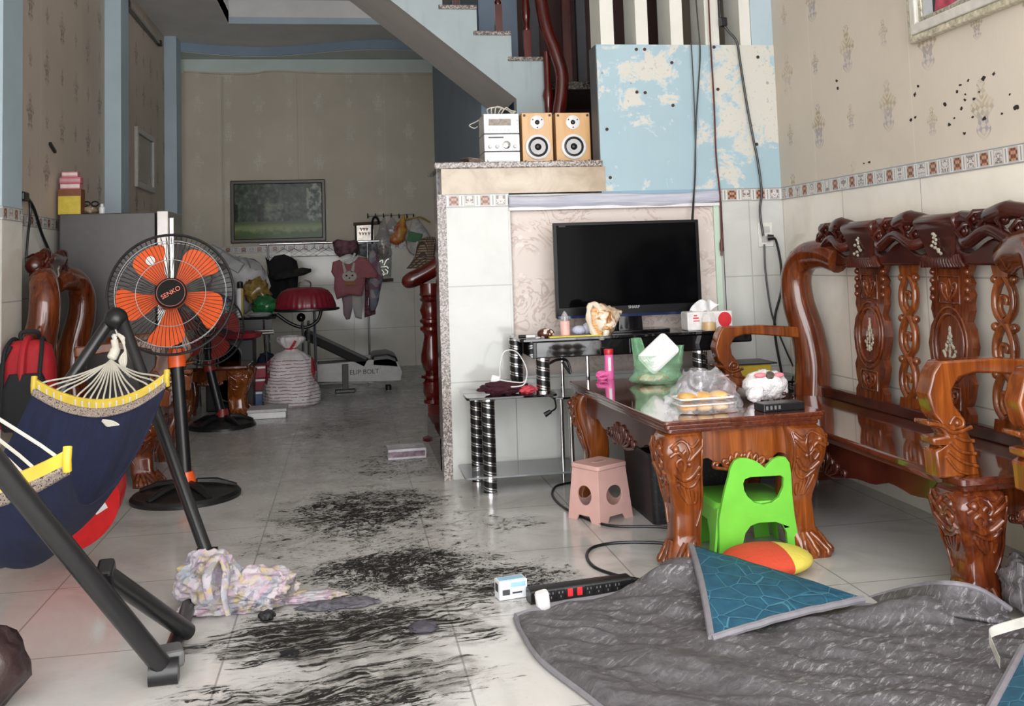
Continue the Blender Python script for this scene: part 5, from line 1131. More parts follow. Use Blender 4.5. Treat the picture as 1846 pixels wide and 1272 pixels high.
def carton(nm, lab, x0_, x1_, y0_, y1_, Y, dep, m, strip=None, z0=None, cat='box'):
    a = pix(x0_, y1_, Y=Y); b = pix(x1_, y0_, Y=Y); zz0 = a.z if z0 is None else z0; t = thing(nm, lab, cat, ((a.x+b.x)/2, Y+dep/2, zz0))
    MB().bb((a.x, Y, zz0), (b.x, Y+dep, b.z)).build('carton', m, t, smooth=0, bevel=.002)
    if strip: MB().bb((a.x+.003, Y-.002, zz0+(b.z-zz0)*strip[0]), (b.x-.003, Y, zz0+(b.z-zz0)*strip[1])).build('printed_panel', strip[2], t, smooth=0)
    return b.z
PKC = plain('pink_carton', (.58, .22, .24), .5); 
zq = carton('yellow_carton', 'yellow and brown box on the fridge top under three pink boxes', 104, 146, 340, 389, YFr+.05, .12, plain('brown_carton', (.20, .06, .02), .5), (0, .72, plain('yellow_print', (.62, .47, .05), .5)), zt)
zq2 = carton('pink_carton', 'pink box at the bottom of the pink stack on the fridge', 108, 144, 330, 340, YFr+.07, .09, PKC, (.2, .8, plain('pale_print', (.75, .6, .6), .5)), zq+.001)
zq3 = carton('pink_carton', 'slightly wider pink box in the middle of the stack on the fridge', 107, 145, 319, 329, YFr+.065, .09, plain('deep_pink_carton', (.60, .16, .20), .5), (.3, .7, plain('grey_print', (.5, .35, .36), .5)), zq2+.001)
carton('pink_carton', 'small pink box on the very top of the stack on the fridge', 111, 140, 309, 318, YFr+.07, .08, PKC, (.3, .8, plain('pale_print', (.75, .6, .6), .5)), zq3+.001)
a = pix(184, 383, Y=YFr+.12); wb_ = thing('small_bottle', 'tiny white bottle standing on the right of the fridge top', 'bottle', (a.x, YFr+.12, zt)); MB().lathe([(.02, 0), (.021, .004), (.021, .05), (.013, .058)], (a.x, YFr+.12, zt), 14).build('body', WHITEP, wb_); MB().lathe([(.012, .058), (.012, .078)], (a.x, YFr+.12, zt), 12).build('cap', WHITEP, wb_)
a = pix(160, 383, Y=YFr+.16); tag(heap('plastic_pouch', (a.x, YFr+.20, zt), (.06, .06, .035), plain('brown_clear_pouch', (.28, .22, .14), .2, var=.25), 5.1), 'crumpled brown plastic pouch lying on the fridge top', 'pouch')
sg_ = MB(); a = pix(164, 360, Y=YFr+.2)
for dx in (-.03, .03): sg_.tube([(a.x+dx+.025*math.cos(q), YFr+.2, zt+.085+.018*math.sin(q)) for q in [2*PI*i/14 for i in range(14)]], .006, 6, close=True)
sg_.tube([(a.x-.055, YFr+.2, zt+.09), (a.x-.05, YFr+.30, zt+.085), (a.x-.05, YFr+.32, zt+.07)], .004, 6).tube([(a.x-.005, YFr+.2, zt+.088), (a.x+.005, YFr+.2, zt+.088)], .006, 6).tube([(a.x+.055, YFr+.2, zt+.09), (a.x+.05, YFr+.30, zt+.085)], .004, 6)
tag(sg_.build('sunglasses', BLACKP, None), 'black sunglasses resting on the brown pouch on the fridge', 'glasses')
rosewood_seat('rosewood_armchair', 'carved rosewood armchair against the left wall, between pillar and fridge', 'armchair', (-1.17, 7.42, 0), PI, 1.0, (.5,), (), D=.84)
bp_ = thing('backpack', 'red and black school backpack hung at the left armchair behind the hammock', 'backpack', (-1.86, 6.22, .42)); RF = plain('red_nylon', (.42, .012, .02), .7, bump=.3); BF = plain('black_nylon', (.012, .012, .014), .8, bump=.3)
MB().loft([[(-1.86+px*k_, 6.24+py*k_, z) for px, py in rrect(.30, .20, .07)] for z, k_ in ((.42, .85), (.44, .97), (.62, 1.0), (.80, .96), (.90, .80), (.935, .45))]).build('main_bag', RF, bp_, smooth=60)
MB().loft([[(-1.84+px*k_, 6.12+py*k_, z) for px, py in rrect(.25, .10, .04)] for z, k_ in ((.43, .9), (.45, 1.0), (.66, 1.0), (.75, .7))]).build('front_pocket', BF, bp_, smooth=60)
for dx in (-.10, .0, .10): MB().tube(spl([(-1.86+dx-.01, 6.10, .47), (-1.86+dx, 6.10, .74), (-1.86+dx, 6.14, .88), (-1.86+dx*.8, 6.22, .945), (-1.86+dx*.7, 6.30, .92)], 5), .012 if dx else .02, 8).build('strap', BF if dx else RF, bp_)
MB().tube(spl([(-1.98, 6.16, .50), (-1.99, 6.15, .75), (-1.93, 6.15, .91)], 5), .012, 8).build('piping', BF, bp_)
MB().tube(spl([(-1.9, 6.24, .93), (-1.90, 6.24, .98), (-1.82, 6.26, .98), (-1.82, 6.30, .93)], 5), .012, 8).build('top_loop', BF, bp_)
# white framed picture, tube lamp, clip and cables on the left wall
XW = -2.105
a, b, c_, d = (pix(247, 225, X=XW), pix(281, 250, X=XW), pix(279, 347, X=XW), pix(250, 338, X=XW)); y0_, y1_, z0_, z1_ = (a.y+d.y)/2, (b.y+c_.y)/2, (c_.z+d.z)/2, (a.z+b.z)/2
wf_ = thing('framed_picture', 'white framed picture hanging high on the left wall', 'picture', (XW, (y0_+y1_)/2, z0_)); mb = MB(); holed(mb, [(y0_, z0_), (y1_, z0_), (y1_, z1_), (y0_, z1_)], [[(y0_+.07, z0_+.06), (y0_+.07, z1_-.06), (y1_-.07, z1_-.06), (y1_-.07, z0_+.06)]], lambda y, z: (XW, y, z), lambda y, z: (XL, y, z)); mb.build('frame', plain('off_white_frame', (.50, .48, .44), .4), wf_, smooth=0, bevel=.006); MB().bb((XL+.005, y0_+.06, z0_+.05), (XL+.015, y1_-.06, z1_-.05)).build('print', plain('dim_print', (.13, .13, .12), .12, var=.3, scale=5), wf_, smooth=0)
a, b = pix(230, 6, X=-2.10), pix(288, 78, X=-2.10); tl_ = thing('tube_lamp', 'unlit fluorescent tube fitting high on the left wall', 'lamp', a); MB().tube([a, b], .014, 10).build('tube', plain('milky_glass', (.28, .27, .24), .3), tl_); MB().bb((XL, a.y, a.z-.03), (XL+.03, b.y, b.z+.03)).build('batten', plain('dusty_batten', (.20, .18, .15), .5), tl_, smooth=0)
for p in (a, b): MB().box(p, (.05, .07, .06)).build('end_cap', BLACKP, tl_, smooth=0, bevel=.005)
p = pix(95, 266, X=XL+.012); tag(MB().box(p, (.02, .14, .025), Matrix.Rotation(-.35, 3, 'X')).build('wall_clip', BLACKP, None, smooth=0, bevel=.004), 'small black clip stuck on the left wall paper', 'clip')
XP = XL+.02
cab([pix(36, 352, X=XP), pix(50, 358, X=XP), pix(62, 378, X=XP), pix(75, 420, X=XP), pix(92, 462, X=XP), pix(97, 500, X=XP)], .011, BLACKP, 'wall_cable', 'black cable drooping from the left wall plug to behind the armchair', 'cable'); cab([pix(54, 362, X=XP), pix(55, 385, X=XP), pix(50, 430, X=XP), pix(47, 475, X=XP)], .008, BLACKP, 'wall_cable', 'thinner black cable hanging straight down beside the left pillar', 'cable')
p = pix(40, 354, X=XP); tag(MB().bb(p + Vector((-.02, -.06, -.03)), p + Vector((.03, .06, .03))).build('wall_plug', BLACKP, None, smooth=0, bevel=.01), 'black plug on the left wall at the pillar edge', 'plug')

# ================================================================ BACK OF THE ROOM
sdt = thing('side_table', 'low carved rosewood side table behind the fans', 'table', (-1.22, 9.33, 0))
MB().loft([[(px, py, z) for px, py in rrect(.66-e, .50-e, .02)] for z, e in ((.43, .03), (.445, 0), (.46, 0), (.465, .01))]).build('tabletop', WOODR, sdt, smooth=35, local=True)
for sx_ in (-1, 1):
    for sy_ in (-1, 1): carved_leg(sdt, sx_*.22, sy_*.15, .43, sx_, sy_, 1.05, WOODL if sy_ < 0 else WOODR)
apron(sdt, (-.22, -.21), (.22, -.21), .33, .43, .03, .03, WOODL, (0, -1))
lsp = thing('loudspeaker', 'tall black floor loudspeaker behind the low side table', 'speaker', (-1.12, 9.80, 0)); MB().bb((-1.33, 9.66, 0), (-.90, 10.0, .655)).build('cabinet', plain('black_vinyl', (.012, .012, .013), .5), lsp, smooth=0, bevel=.01)
RX = Matrix.Rotation(PI/2, 3, 'X')
for z_, r_ in ((.50, .125), (.20, .14)): w = MB().lathe([(r_, 0), (r_, .012), (r_*.9, .016), (r_*.85, .004), (r_*.3, -.02), (.001, -.005)], (-1.12, 9.66, z_), 28, RX).build('woofer', BLACKP, lsp)
tag(MB().lathe([(.001, .657), (.22, .657), (.255, .672), (.268, .70), (.275, .712), (.262, .712), (.22, .69), (.001, .686)], (-1.09, 9.78, 0), 36).build('round_tray', plain('wine_red_plastic', (.30, .012, .025), .25), None), 'round wine-red tray on top of the black floor loudspeaker', 'tray')
# glass-topped black table with the kitchen clutter
bt_ = thing('black_table', 'black topped metal table at the back holding kitchen clutter', 'table', (-1.1, 10.35, 0)); TZ = .84
MB().bb((-1.50, 10.1, TZ-.025), (-.72, 10.68, TZ)).build('tabletop', BLACKG, bt_, smooth=0, bevel=.006); MB().bb((-1.46, 10.13, TZ-.17), (-.76, 10.15, TZ-.03)).build('front_panel', BLACKP, bt_, smooth=0)
for zz in (.69, .665): MB().tube([(-1.5, 10.1, zz), (-.74, 10.08, zz+.012)], .012, 8).build('chrome_rail', CHROME, bt_)
for x_, y_ in ((-1.45, 10.14), (-.80, 10.14), (-1.45, 10.62), (-.80, 10.62)): MB().tube([(x_, y_, 0), (x_-.04, y_, TZ-.03)], .014, 8).build('leg', CHROME, bt_)
Yk = 10.3
def pz(x): return pix(x, 560, Y=Yk).x
sc_ = thing('spray_can', 'tall white and gold spray can with a black cap on the back table', 'spray can', (pz(433), Yk, TZ)); MB().lathe([(.034, 0), (.036, .005), (.036, .27), (.028, .285)], (pz(433), Yk, TZ), 20).build('can', (lambda k: (k.color(k.mix(k.world()[0].gt(pz(433)+.012), (.66, .66, .68), (.50, .36, .12))), k.m)[1])(M('can_print', .4)), sc_); MB().lathe([(.028, .285), (.03, .29), (.03, .345), (.015, .355)], (pz(433), Yk, TZ), 16).build('cap', BLACKP, sc_)
sc2 = thing('water_bottle', 'clear bottle with a blue band behind the right rim of the orange fan', 'bottle', (pz(407), Yk, TZ)); MB().lathe([(.036, 0), (.038, .005), (.038, .16), (.03, .2), (.034, .22), (.015, .26), (.015, .285)], (pz(407), Yk, TZ), 18).build('body', clearfilm('bottle_plastic', (.55, .58, .62), .5), sc2); MB().lathe([(.0385, .15), (.0385, .2)], (pz(407), Yk, TZ), 18, cap=False).build('blue_band', plain('blue_label', (.10, .14, .30), .5), sc2)
tag(heap('brown_bag', (pz(462), Yk+.04, TZ+.13), (.13, .08, .12), plain('tan_plastic_bag', (.20, .13, .035), .25, var=.3), 8.2, amp=.45), 'tan plastic bag heaped on the green bag on the back table', 'plastic bag')
tag(heap('green_bag', (pz(478), Yk-.02, TZ), (.12, .10, .10), plain('dark_green_plastic', (.015, .12, .035), .2, var=.3), 9.4, amp=.35), 'dark green plastic bag on the back table beside the red dome', 'plastic bag')
tag(MB().lathe([(.09, 0), (.11, .01), (.12, .028), (.10, .04), (.06, .045)], (pz(470), Yk-.14, TZ), 24).build('foil_dish', plain('pale_foil', (.45, .47, .47), .3, .4), None), 'pale shallow dish under the green bag at the table edge', 'dish')
gb_ = MB(); gc_ = pix(418, 468, Y=10.7)
o = heap('grey_sheet_pile', (pix(428, 500, Y=10.55).x, 10.55, TZ), (.30, .11, .29), plain('light_grey_plastic_sheet', (.34, .33, .33), .55, var=.25, scale=6), 2.6, amp=.35); tag(o, 'big light grey plastic wrapped bundle behind the spray can', 'bundle')
p = pix(405, 440, Y=10.5); tag(MB().box((p.x-.0, 10.48, TZ+.62), (.34, .06, .08), Matrix.Rotation(.55, 3, 'Y')).box((p.x+.06, 10.48, TZ+.55), (.26, .10, .12), Matrix.Rotation(.55, 3, 'Y')).build('grey_appliance', plain('grey_black_case', (.25, .25, .25), .4, var=.3, scale=4), None, smooth=0, bevel=.012), 'tilted grey and black box on top of the grey bundle', 'box')
# ribbed red dome on its stand
dm = thing('domed_cooker', 'ribbed dark red domed lid on a black stand at the back', 'cooker', (pix(550, 560, Y=10.3).x, 10.3, 0)); cx_ = pix(550, 560, Y=10.3).x; cy_ = 10.3; zb_ = pix(550, 556, Y=10.2).z
DR = plain('dark_red_enamel', (.20, .010, .022), .28)
mb = MB(); rings = []
for z_, k_ in ((0, 1.0), (.012, 1.02), (.05, .99), (.12, .90), (.175, .76), (.205, .55), (.215, .2), (.216, .01)):
    rings.append([(cx_ + .305*k_*(1+.012*math.cos(32*2*PI*j/128))*math.cos(2*PI*j/128), cy_ + .21*k_*(1+.012*math.cos(32*2*PI*j/128))*math.sin(2*PI*j/128), zb_ + z_) for j in range(128)])
mb.loft(rings); lid = mb.build('lid', DR, dm, smooth=60); MB().tube(spl([(cx_-.06, cy_, zb_+.212), (cx_-.055, cy_, zb_+.26), (cx_, cy_, zb_+.285), (cx_+.055, cy_, zb_+.26), (cx_+.06, cy_, zb_+.212)], 5), .008, 8).build('handle', CHROME, lid)
MB().loft([[(cx_+.02+.325*k_*math.cos(2*PI*j/48), cy_+.225*k_*math.sin(2*PI*j/48), zb_+z_) for j in range(48)] for z_, k_ in ((-.03, .9), (-.022, 1.0), (-.003, 1.0), (0, .97))]).build('tray', BLACKP, dm)
MB().ball((cx_-.04, cy_-.02, zb_-.09), .045, 16, 10).build('knob_ball', BLACKG, dm); MB().tube(spl([(cx_+.16, cy_, zb_-.03), (cx_+.13, cy_, zb_-.12), (cx_+.05, cy_, zb_-.18), (cx_-.04, cy_, zb_-.19), (cx_-.16, cy_, zb_-.14), (cx_-.28, cy_, zb_-.05)], 6), .018, 10).build('curved_arm', BLACKP, dm)
for dx, dy in ((-.03, -.03), (.10, .02), (.03, .10)): MB().tube([(cx_+dx, cy_+dy, 0), (cx_+dx*.9, cy_+dy, zb_-.13 if dx < .05 else zb_-.02)], .015, 8).build('leg', CHROME, dm)
# rice sack
k = M('striped_sack', .6); x, y, z = k.xyz(); n = k.noise(k.objvec(), 6, 4); ln = ((z*210 + n*9).sin()).gt(.70)*(k.noise(k.objvec('Object', (14, 14, 30)), 2, 2).gt(.40))*z.lt(.46); side_ = x.abs().gt(.19)*z.gt(.22)*z.lt(.47); k.color(k.mix(side_*n.gt(.42), k.mix(ln*.85, k.ramp(n, [(.3, (.52, .48, .48)), (.7, (.70, .67, .66))]), (.22, .06, .08)), (.38, .04, .05))); k.bump(n, .4, .02)
p = pix(524, 735, Z=0); sk_ = thing('rice_sack', 'white woven sack with thin dark red stripes, tied at the neck', 'sack', (p.x, p.y+.16, 0))
def sackf(u, v):
    a = 2*PI*u; prof = [(0, .235), (.04, .26), (.2, .265), (.45, .235), (.65, .20), (.75, .135), (.79, .07), (.82, .05), (.86, .075), (.92, .12), (.97, .13), (1, .10)]
    for i in range(len(prof)-1):
        if v <= prof[i+1][0]: q = (v-prof[i][0])/(prof[i+1][0]-prof[i][0]); r_ = prof[i][1]*(1-q)+prof[i+1][1]*q; break
    r_ *= 1 + .10*mnoise.noise(Vector((math.cos(a)*2, math.sin(a)*2, v*4))) + (.28 if v > .84 else .05)*mnoise.noise(Vector((math.cos(a)*5, math.sin(a)*5, v*9)))
    return (r_*math.cos(a), r_*.8*math.sin(a), v*.66)
MB().grid(sackf, 60, 40).build('sack', k.m, sk_, smooth=80, local=True, solid=.004); MB().tube([(.05*math.cos(q), .042*math.sin(q), .66*.82) for q in [2*PI*i/14 for i in range(14)]], .012, 6, close=True).tube([(.0, -.05, .54), (.03, -.085, .58), (.05, -.09, .62)], .014, 6).build('tie', plain('red_twine', (.45, .03, .05), .8), sk_, local=True)
p = pix(470, 733, Z=0)
for i, (lab, col, z0_, h_) in enumerate((('blue and white carton at the bottom of the pile left of the sack', (.07, .12, .22), 0, .15), ('dark red carton in the middle of the pile left of the sack', (.22, .015, .03), .15, .12), ('red and white carton on the top of the pile left of the sack', (.30, .04, .06), .27, .12))):
    t = thing('small_carton', lab, 'carton', (p.x, p.y+.1, z0_)); MB().bb((p.x-.05, p.y+.02, z0_+.001), (p.x+.05, p.y+.26, z0_+h_-.001)).build('carton', plain('carton_%s' % ('blue', 'red', 'rose')[i], col, .6), t, smooth=0, bevel=.003); MB().bb((p.x-.046, p.y+.018, z0_+h_-.03), (p.x+.046, p.y+.02, z0_+h_-.012)).build('pale_stripe', WHITEP, t, smooth=0)
tag(heap('navy_bag', (pix(484, 700, Y=10.15).x-.02, 10.2, 0), (.13, .10, .24), plain('navy_cloth', (.008, .012, .035), .9, bump=.4), 3.3, amp=.2), 'dark navy cloth bag standing behind the striped sack', 'bag')
a, b = pix(446, 757, Z=0), pix(516, 752, Z=0); fb_ = thing('flat_box', 'flat white polystyrene box on the floor in front of the sack', 'box', (a+b)/2); MB().bb((a.x, a.y, .001), (b.x, a.y+.30, .055)).build('tray', WHITEP, fb_, smooth=0, bevel=.008); MB().bb((a.x-.006, a.y-.005, .056), (b.x+.006, a.y+.305, .082)).build('lid', plain('grey_white_lid', (.55, .54, .53), .6), fb_, smooth=0, bevel=.006)
# treadmill
SGP = plain('silver_grey_panel', (.50, .49, .48), .6); TGR = plain('treadmill_dark_grey', (.07, .07, .07), .6)
Yt = 10.62; X = lambda px: pix(px, 680, Y=Yt).x; Z = lambda py: pix(640, py, Y=Yt).z
tm = thing('treadmill', 'grey and black treadmill standing along the back of the room', 'treadmill', (.1, Yt+.3, 0))
side_p = [(X(540), Z(684)), (X(690), Z(690)), (X(722), Z(690)), (X(726), Z(675)), (X(718), Z(655)), (X(700), Z(648)), (X(668), Z(650)), (X(540), Z(655))]
MB().prism(side_p, lambda x, z: (x, Yt, z), lambda x, z: (x, Yt+.06, z)).build('side_panel', SGP, tm, smooth=0, bevel=.008); MB().prism(side_p, lambda x, z: (x, Yt+.56, z), lambda x, z: (x, Yt+.62, z)).build('side_panel', SGP, tm, smooth=0, bevel=.008)
MB().bb((X(540), Yt+.06, .10), (X(716), Yt+.56, Z(656))).build('belt', plain('black_rubber_belt', (.02, .02, .022), .5), tm, smooth=0, bevel=.02); MB().prism([(X(670), Z(662)), (X(722), Z(668)), (X(716), Z(647)), (X(700), Z(640)), (X(672), Z(642))], lambda x, z: (x, Yt+.0, z), lambda x, z: (x, Yt+.62, z)).build('rear_cover', BLACKP, tm, smooth=0, bevel=.02)
text('model_lettering', 'ELIP BOLT', .068, plain('black_letter', (.015, .015, .015), .5), tm, frame_mat((X(657), Yt-.004, Z(671)), (1, 0, .0), (0, 0, 1)))
MB().bb((X(617), Yt-.05, .02), (X(628), Yt-.01, Z(655))).build('support_post', TGR, tm, smooth=0, bevel=.005); MB().bb((X(604), Yt-.08, 0), (X(640), Yt+.02, .035)).build('support_foot', BLACKP, tm, smooth=0, bevel=.008); MB().bb((X(560), Yt-.03, .05), (X(620), Yt+.0, .085)).build('lower_bar', TGR, tm, smooth=0); 
for px_ in (.5, .58): MB().lathe([(.03, 0), (.03, .045)], (X(700), Yt+px_-.5, 0), 12).build('rear_foot', BLACKP, tm)
ua, ub = Vector((X(548), Yt-.02, Z(598))), Vector((X(662), Yt-.02, Z(657))); d = (ub-ua); ang = math.atan2(d.z, d.x)
MB().box((ua+ub)/2 + Vector((0, .12, 0)), (d.length, .20, .10), Matrix.Rotation(-ang, 3, 'Y')).build('folded_upright', plain('dark_grey_upright', (.022, .022, .023), .7, spec=.2), tm, smooth=0, bevel=.015); MB().box((ua+ub)/2 + Vector((.015, .02, .045)), (d.length*.95, .03, .03), Matrix.Rotation(-ang, 3, 'Y')).build('upright_rail', TGR, tm, smooth=0, bevel=.006)

# clothes rack with hangers and garments
Yr = 12.1; zbar = pix(585, 437, Y=Yr).z; X = lambda px, py=437: pix(px, py, Y=Yr).x; Z = lambda px, py: pix(px, py, Y=Yr).z
rk = thing('clothes_rack', 'chrome clothes rack standing before the back wall', 'clothes rack', (X(580), Yr, 0)); xl, xr = X(483), X(662)
MB().tube([(X(468), Yr, zbar), (X(684), Yr, zbar)], .013, 10).build('top_rail', CHROME, rk)
for x_ in (xl, xr): MB().tube([(x_, Yr, .04), (x_, Yr, zbar)], .013, 10).build('upright', plain('dark_chrome', (.25, .25, .25), .25, .8), rk); MB().tube([(x_, Yr-.22, .03), (x_, Yr+.22, .03)], .022, 10).build('foot_bar', CHROME, rk)
MB().tube([(xl, Yr, .12), (xr, Yr, .12)], .010, 8).build('lower_rail', CHROME, rk)
WIRE = plain('pale_wire', (.36, .31, .27), .5)
def hanger(x, yaw, lab, group=None):
    t = MB(); ca, sa = math.cos(yaw), math.sin(yaw); F = lambda u, z: (x + u*ca, Yr + u*sa, zbar + z)
    t.tube(spl([F(-.012, -.015), F(-.016, .008), F(0, .019), F(.014, .006), F(.004, -.03), F(0, -.06)], 4) + [Vector(F(-.19, -.16)), Vector(F(.19, -.16)), Vector(F(0, -.06))], .005, 6)
    o = t.build('wire_hanger', WIRE, None); tag(o, lab, 'hanger', group); return o
for i, px_ in enumerate((512, 530, 548, 566, 582, 592)): hanger(X(px_), .35 + .12*(i % 3), 'empty pale wire hanger on the clothes rack between the black garment and the pink shirt', 'empty wire hangers')
def garment(nm, lab, cat, pts, Y, m, th=.05, amp=.025, seed=0):
    P = [pix(x, y, Y=Y) for x, y in pts]; pl = [(p.x, p.z) for p in P]; mb = MB(); cx_ = sum(p[0] for p in pl)/len(pl); cz_ = sum(p[1] for p in pl)/len(pl)
    tri = tessellate_polygon([[Vector((a, b, 0)) for a, b in pl]])
    bm = bmesh.new(); vs = [bm.verts.new((a, b, 0)) for a, b in pl]
    for t in tri: bm.faces.new([vs[i] for i in t])
    for _ in range(4): bmesh.ops.subdivide_edges(bm, edges=[e for e in bm.edges if e.calc_length() > .05], cuts=1, use_grid_fill=False); bmesh.ops.triangulate(bm, faces=bm.faces[:])
    bm.verts.index_update(); bd = {v.index for e in bm.edges if e.is_boundary for v in e.verts}; co = [v.co.copy() for v in bm.verts]; fs = [tuple(v.index for v in f.verts) for f in bm.faces]; be = [tuple(v.index for v in e.verts) for e in bm.edges if e.is_boundary]; bm.free(); n = len(co)
    dep = [amp*math.sin(c.x*31+seed)*min(1, .3) + amp*1.3*mnoise.noise(Vector((c.x*9, c.y*4, seed))) for c in co]
    half = [0.012 if i in bd else th*.5*(1 + .6*mnoise.noise(Vector((c.x*14, c.y*6, seed+5)))) for i, c in enumerate(co)]
    mb.add([(c.x, Y + d - h, c.y) for c, d, h in zip(co, dep, half)] + [(c.x, Y + d + h, c.y) for c, d, h in zip(co, dep, half)], fs + [tuple(i+n for i in reversed(f)) for f in fs] + [(a, b, b+n, a+n) for a, b in be])
    o = mb.build(nm, m, None, smooth=80); return tag(o, lab, cat) if lab else o
garment('black_jacket', 'black padded garment hanging at the left of the clothes rack', 'garment', [(478, 463), (486, 470), (495, 461), (512, 458), (525, 463), (535, 470), (538, 486), (536, 530), (530, 556), (505, 560), (486, 556), (482, 520), (484, 490)], Yr-.06, plain('black_padding', (.008, .008, .009), .9, bump=.4), .12, .04, 1)
garment('black_hat', 'black wide-brimmed hat hooked over the black garment on the rack', 'hat', [(488, 497), (520, 487), (545, 482), (561, 484), (561, 490), (548, 496), (520, 501), (492, 505)], Yr-.22, plain('black_felt', (.012, .011, .010), .8), .16, .01, 3)
TS = plain('dusty_pink_cotton', (.36, .13, .14), .9, bump=.3, scale=40)
ts = thing('pink_shirt', 'dusty pink child\'s t-shirt with a rabbit face, on the clothes rack', 'shirt', (X(640), Yr-.14, Z(640, 540)))
o = garment('shirt', None, None, [(600, 472), (612, 468), (619, 474), (630, 476), (640, 470), (646, 463), (660, 464), (668, 474), (682, 492), (680, 500), (664, 502), (659, 500), (657, 515), (654, 533), (630, 531), (607, 540), (602, 520), (603, 500), (597, 490)], Yr-.14, TS, .06, .02, 2); o.parent = ts; o.matrix_parent_inverse = ts.matrix_basis.inverted()
ys = Yr-.205; q = lambda x, y: pix(x, y, Y=ys); WH = plain('cream_print', (.50, .46, .40), .8); DK = plain('dark_print', (.06, .05, .05), .8)
c = q(630, 498); fa = MB().prism([(c.x+.085*math.cos(t), c.z+.065*math.sin(t)) for t in [2*PI*i/24 for i in range(24)]], lambda x, z: (x, ys, z), lambda x, z: (x, ys+.03, z))
for sx_, tx in ((-.045, -.075), (.035, .055)): fa.prism([(c.x+sx_-.02, c.z+.05), (c.x+sx_+.02, c.z+.05), (c.x+tx+.012, c.z+.155), (c.x+tx-.008, c.z+.165)], lambda x, z: (x, ys, z), lambda x, z: (x, ys+.03, z))
rf_ = fa.build('rabbit_print', WH, ts, smooth=0); ey = MB()
for dx, dz, r_ in ((-.035, .01, .012), (.035, .01, .012), (.0, -.02, .010)): ey.prism([(c.x+dx+r_*math.cos(t), c.z+dz+r_*math.sin(t)) for t in [2*PI*i/12 for i in range(12)]], lambda x, z: (x, ys-.003, z), lambda x, z: (x, ys, z))
ey.build('face_marks', DK, rf_, smooth=0); MB().prism([(c.x-.05, c.z-.055), (c.x+.06, c.z-.055), (c.x+.07, c.z-.10), (c.x-.04, c.z-.10)], lambda x, z: (x, ys-.002, z), lambda x, z: (x, ys+.03, z)).build('orange_print', plain('orange_green_print', (.35, .16, .06), .8), rf_, smooth=0)
hg = MB().tube([pix(600, 482, Y=Yr-.14), pix(622, 470, Y=Yr-.14), pix(636, 466, Y=Yr-.14), pix(640, 456, Y=Yr-.14)], .014, 8); tag(hg.build('white_hanger', WHITEP, None), 'white plastic hanger holding the pink rabbit shirt', 'hanger')
garment('white_trousers', 'white and lilac child\'s trousers hanging below the pink shirt', 'trousers', [(616, 533), (652, 530), (654, 552), (652, 575), (640, 572), (636, 553), (631, 575), (624, 576), (619, 566), (618, 548)], Yr-.05, (lambda k: (k.color(k.mix(k.xyz()[0].gt(X(633)), (.34, .25, .28), (.48, .46, .44))), k.m)[1])(M('lilac_white_cotton', .9)), .05, .02, 6)
garment('purple_scarf', 'purple striped cloth bundled over the rail above the pink shirt', 'cloth', [(599, 436), (608, 431), (630, 434), (641, 432), (644, 446), (638, 456), (625, 458), (612, 464), (603, 455)], Yr-.08, plain('plum_cloth', (.17, .075, .10), .9, bump=.5, var=.3, scale=12), .11, .03, 8)
garment('brown_cloth', 'dark brown cloth folded over the rail right of the purple bundle', 'cloth', [(633, 436), (645, 434), (648, 450), (642, 462), (632, 458)], Yr-.03, plain('dark_brown_cloth', (.06, .035, .03), .9, bump=.5), .08, .02, 8)
k = M('pale_print_dress', .9); n = k.voro(k.objvec(), 14, out='Color'); s_ = k.new('ShaderNodeSeparateXYZ'); k.link(n, s_.inputs[0]); k.color(k.ramp(E(k.nt, s_.outputs[0]), [(.2, (.24, .12, .16)), (.45, (.36, .33, .36)), (.65, (.16, .22, .28)), (.85, (.40, .36, .36))]))
garment('printed_dress', 'pale printed dress hanging at the right end of the clothes rack', 'dress', [(665, 455), (672, 450), (681, 458), (686, 480), (691, 500), (686, 520), (682, 545), (676, 560), (668, 560), (664, 520), (662, 480)], Yr-.06, k.m, .09, .03, 9)
garment('plum_trousers', 'plum patterned trousers hanging low beside the rack pole', 'trousers', [(657, 498), (668, 500), (676, 530), (677, 566), (668, 569), (657, 572), (658, 540)], Yr+.02, plain('plum_pattern', (.13, .05, .07), .9, var=.4, scale=30), .07, .02, 10)
garment('grey_vest', 'grey striped top hanging on the rack behind the rack pole', 'garment', [(641, 440), (660, 438), (680, 440), (682, 455), (676, 464), (655, 462), (643, 458)], Yr+.06, plain('grey_stripe', (.14, .15, .16), .9, var=.4, scale=25), .07, .02, 11)
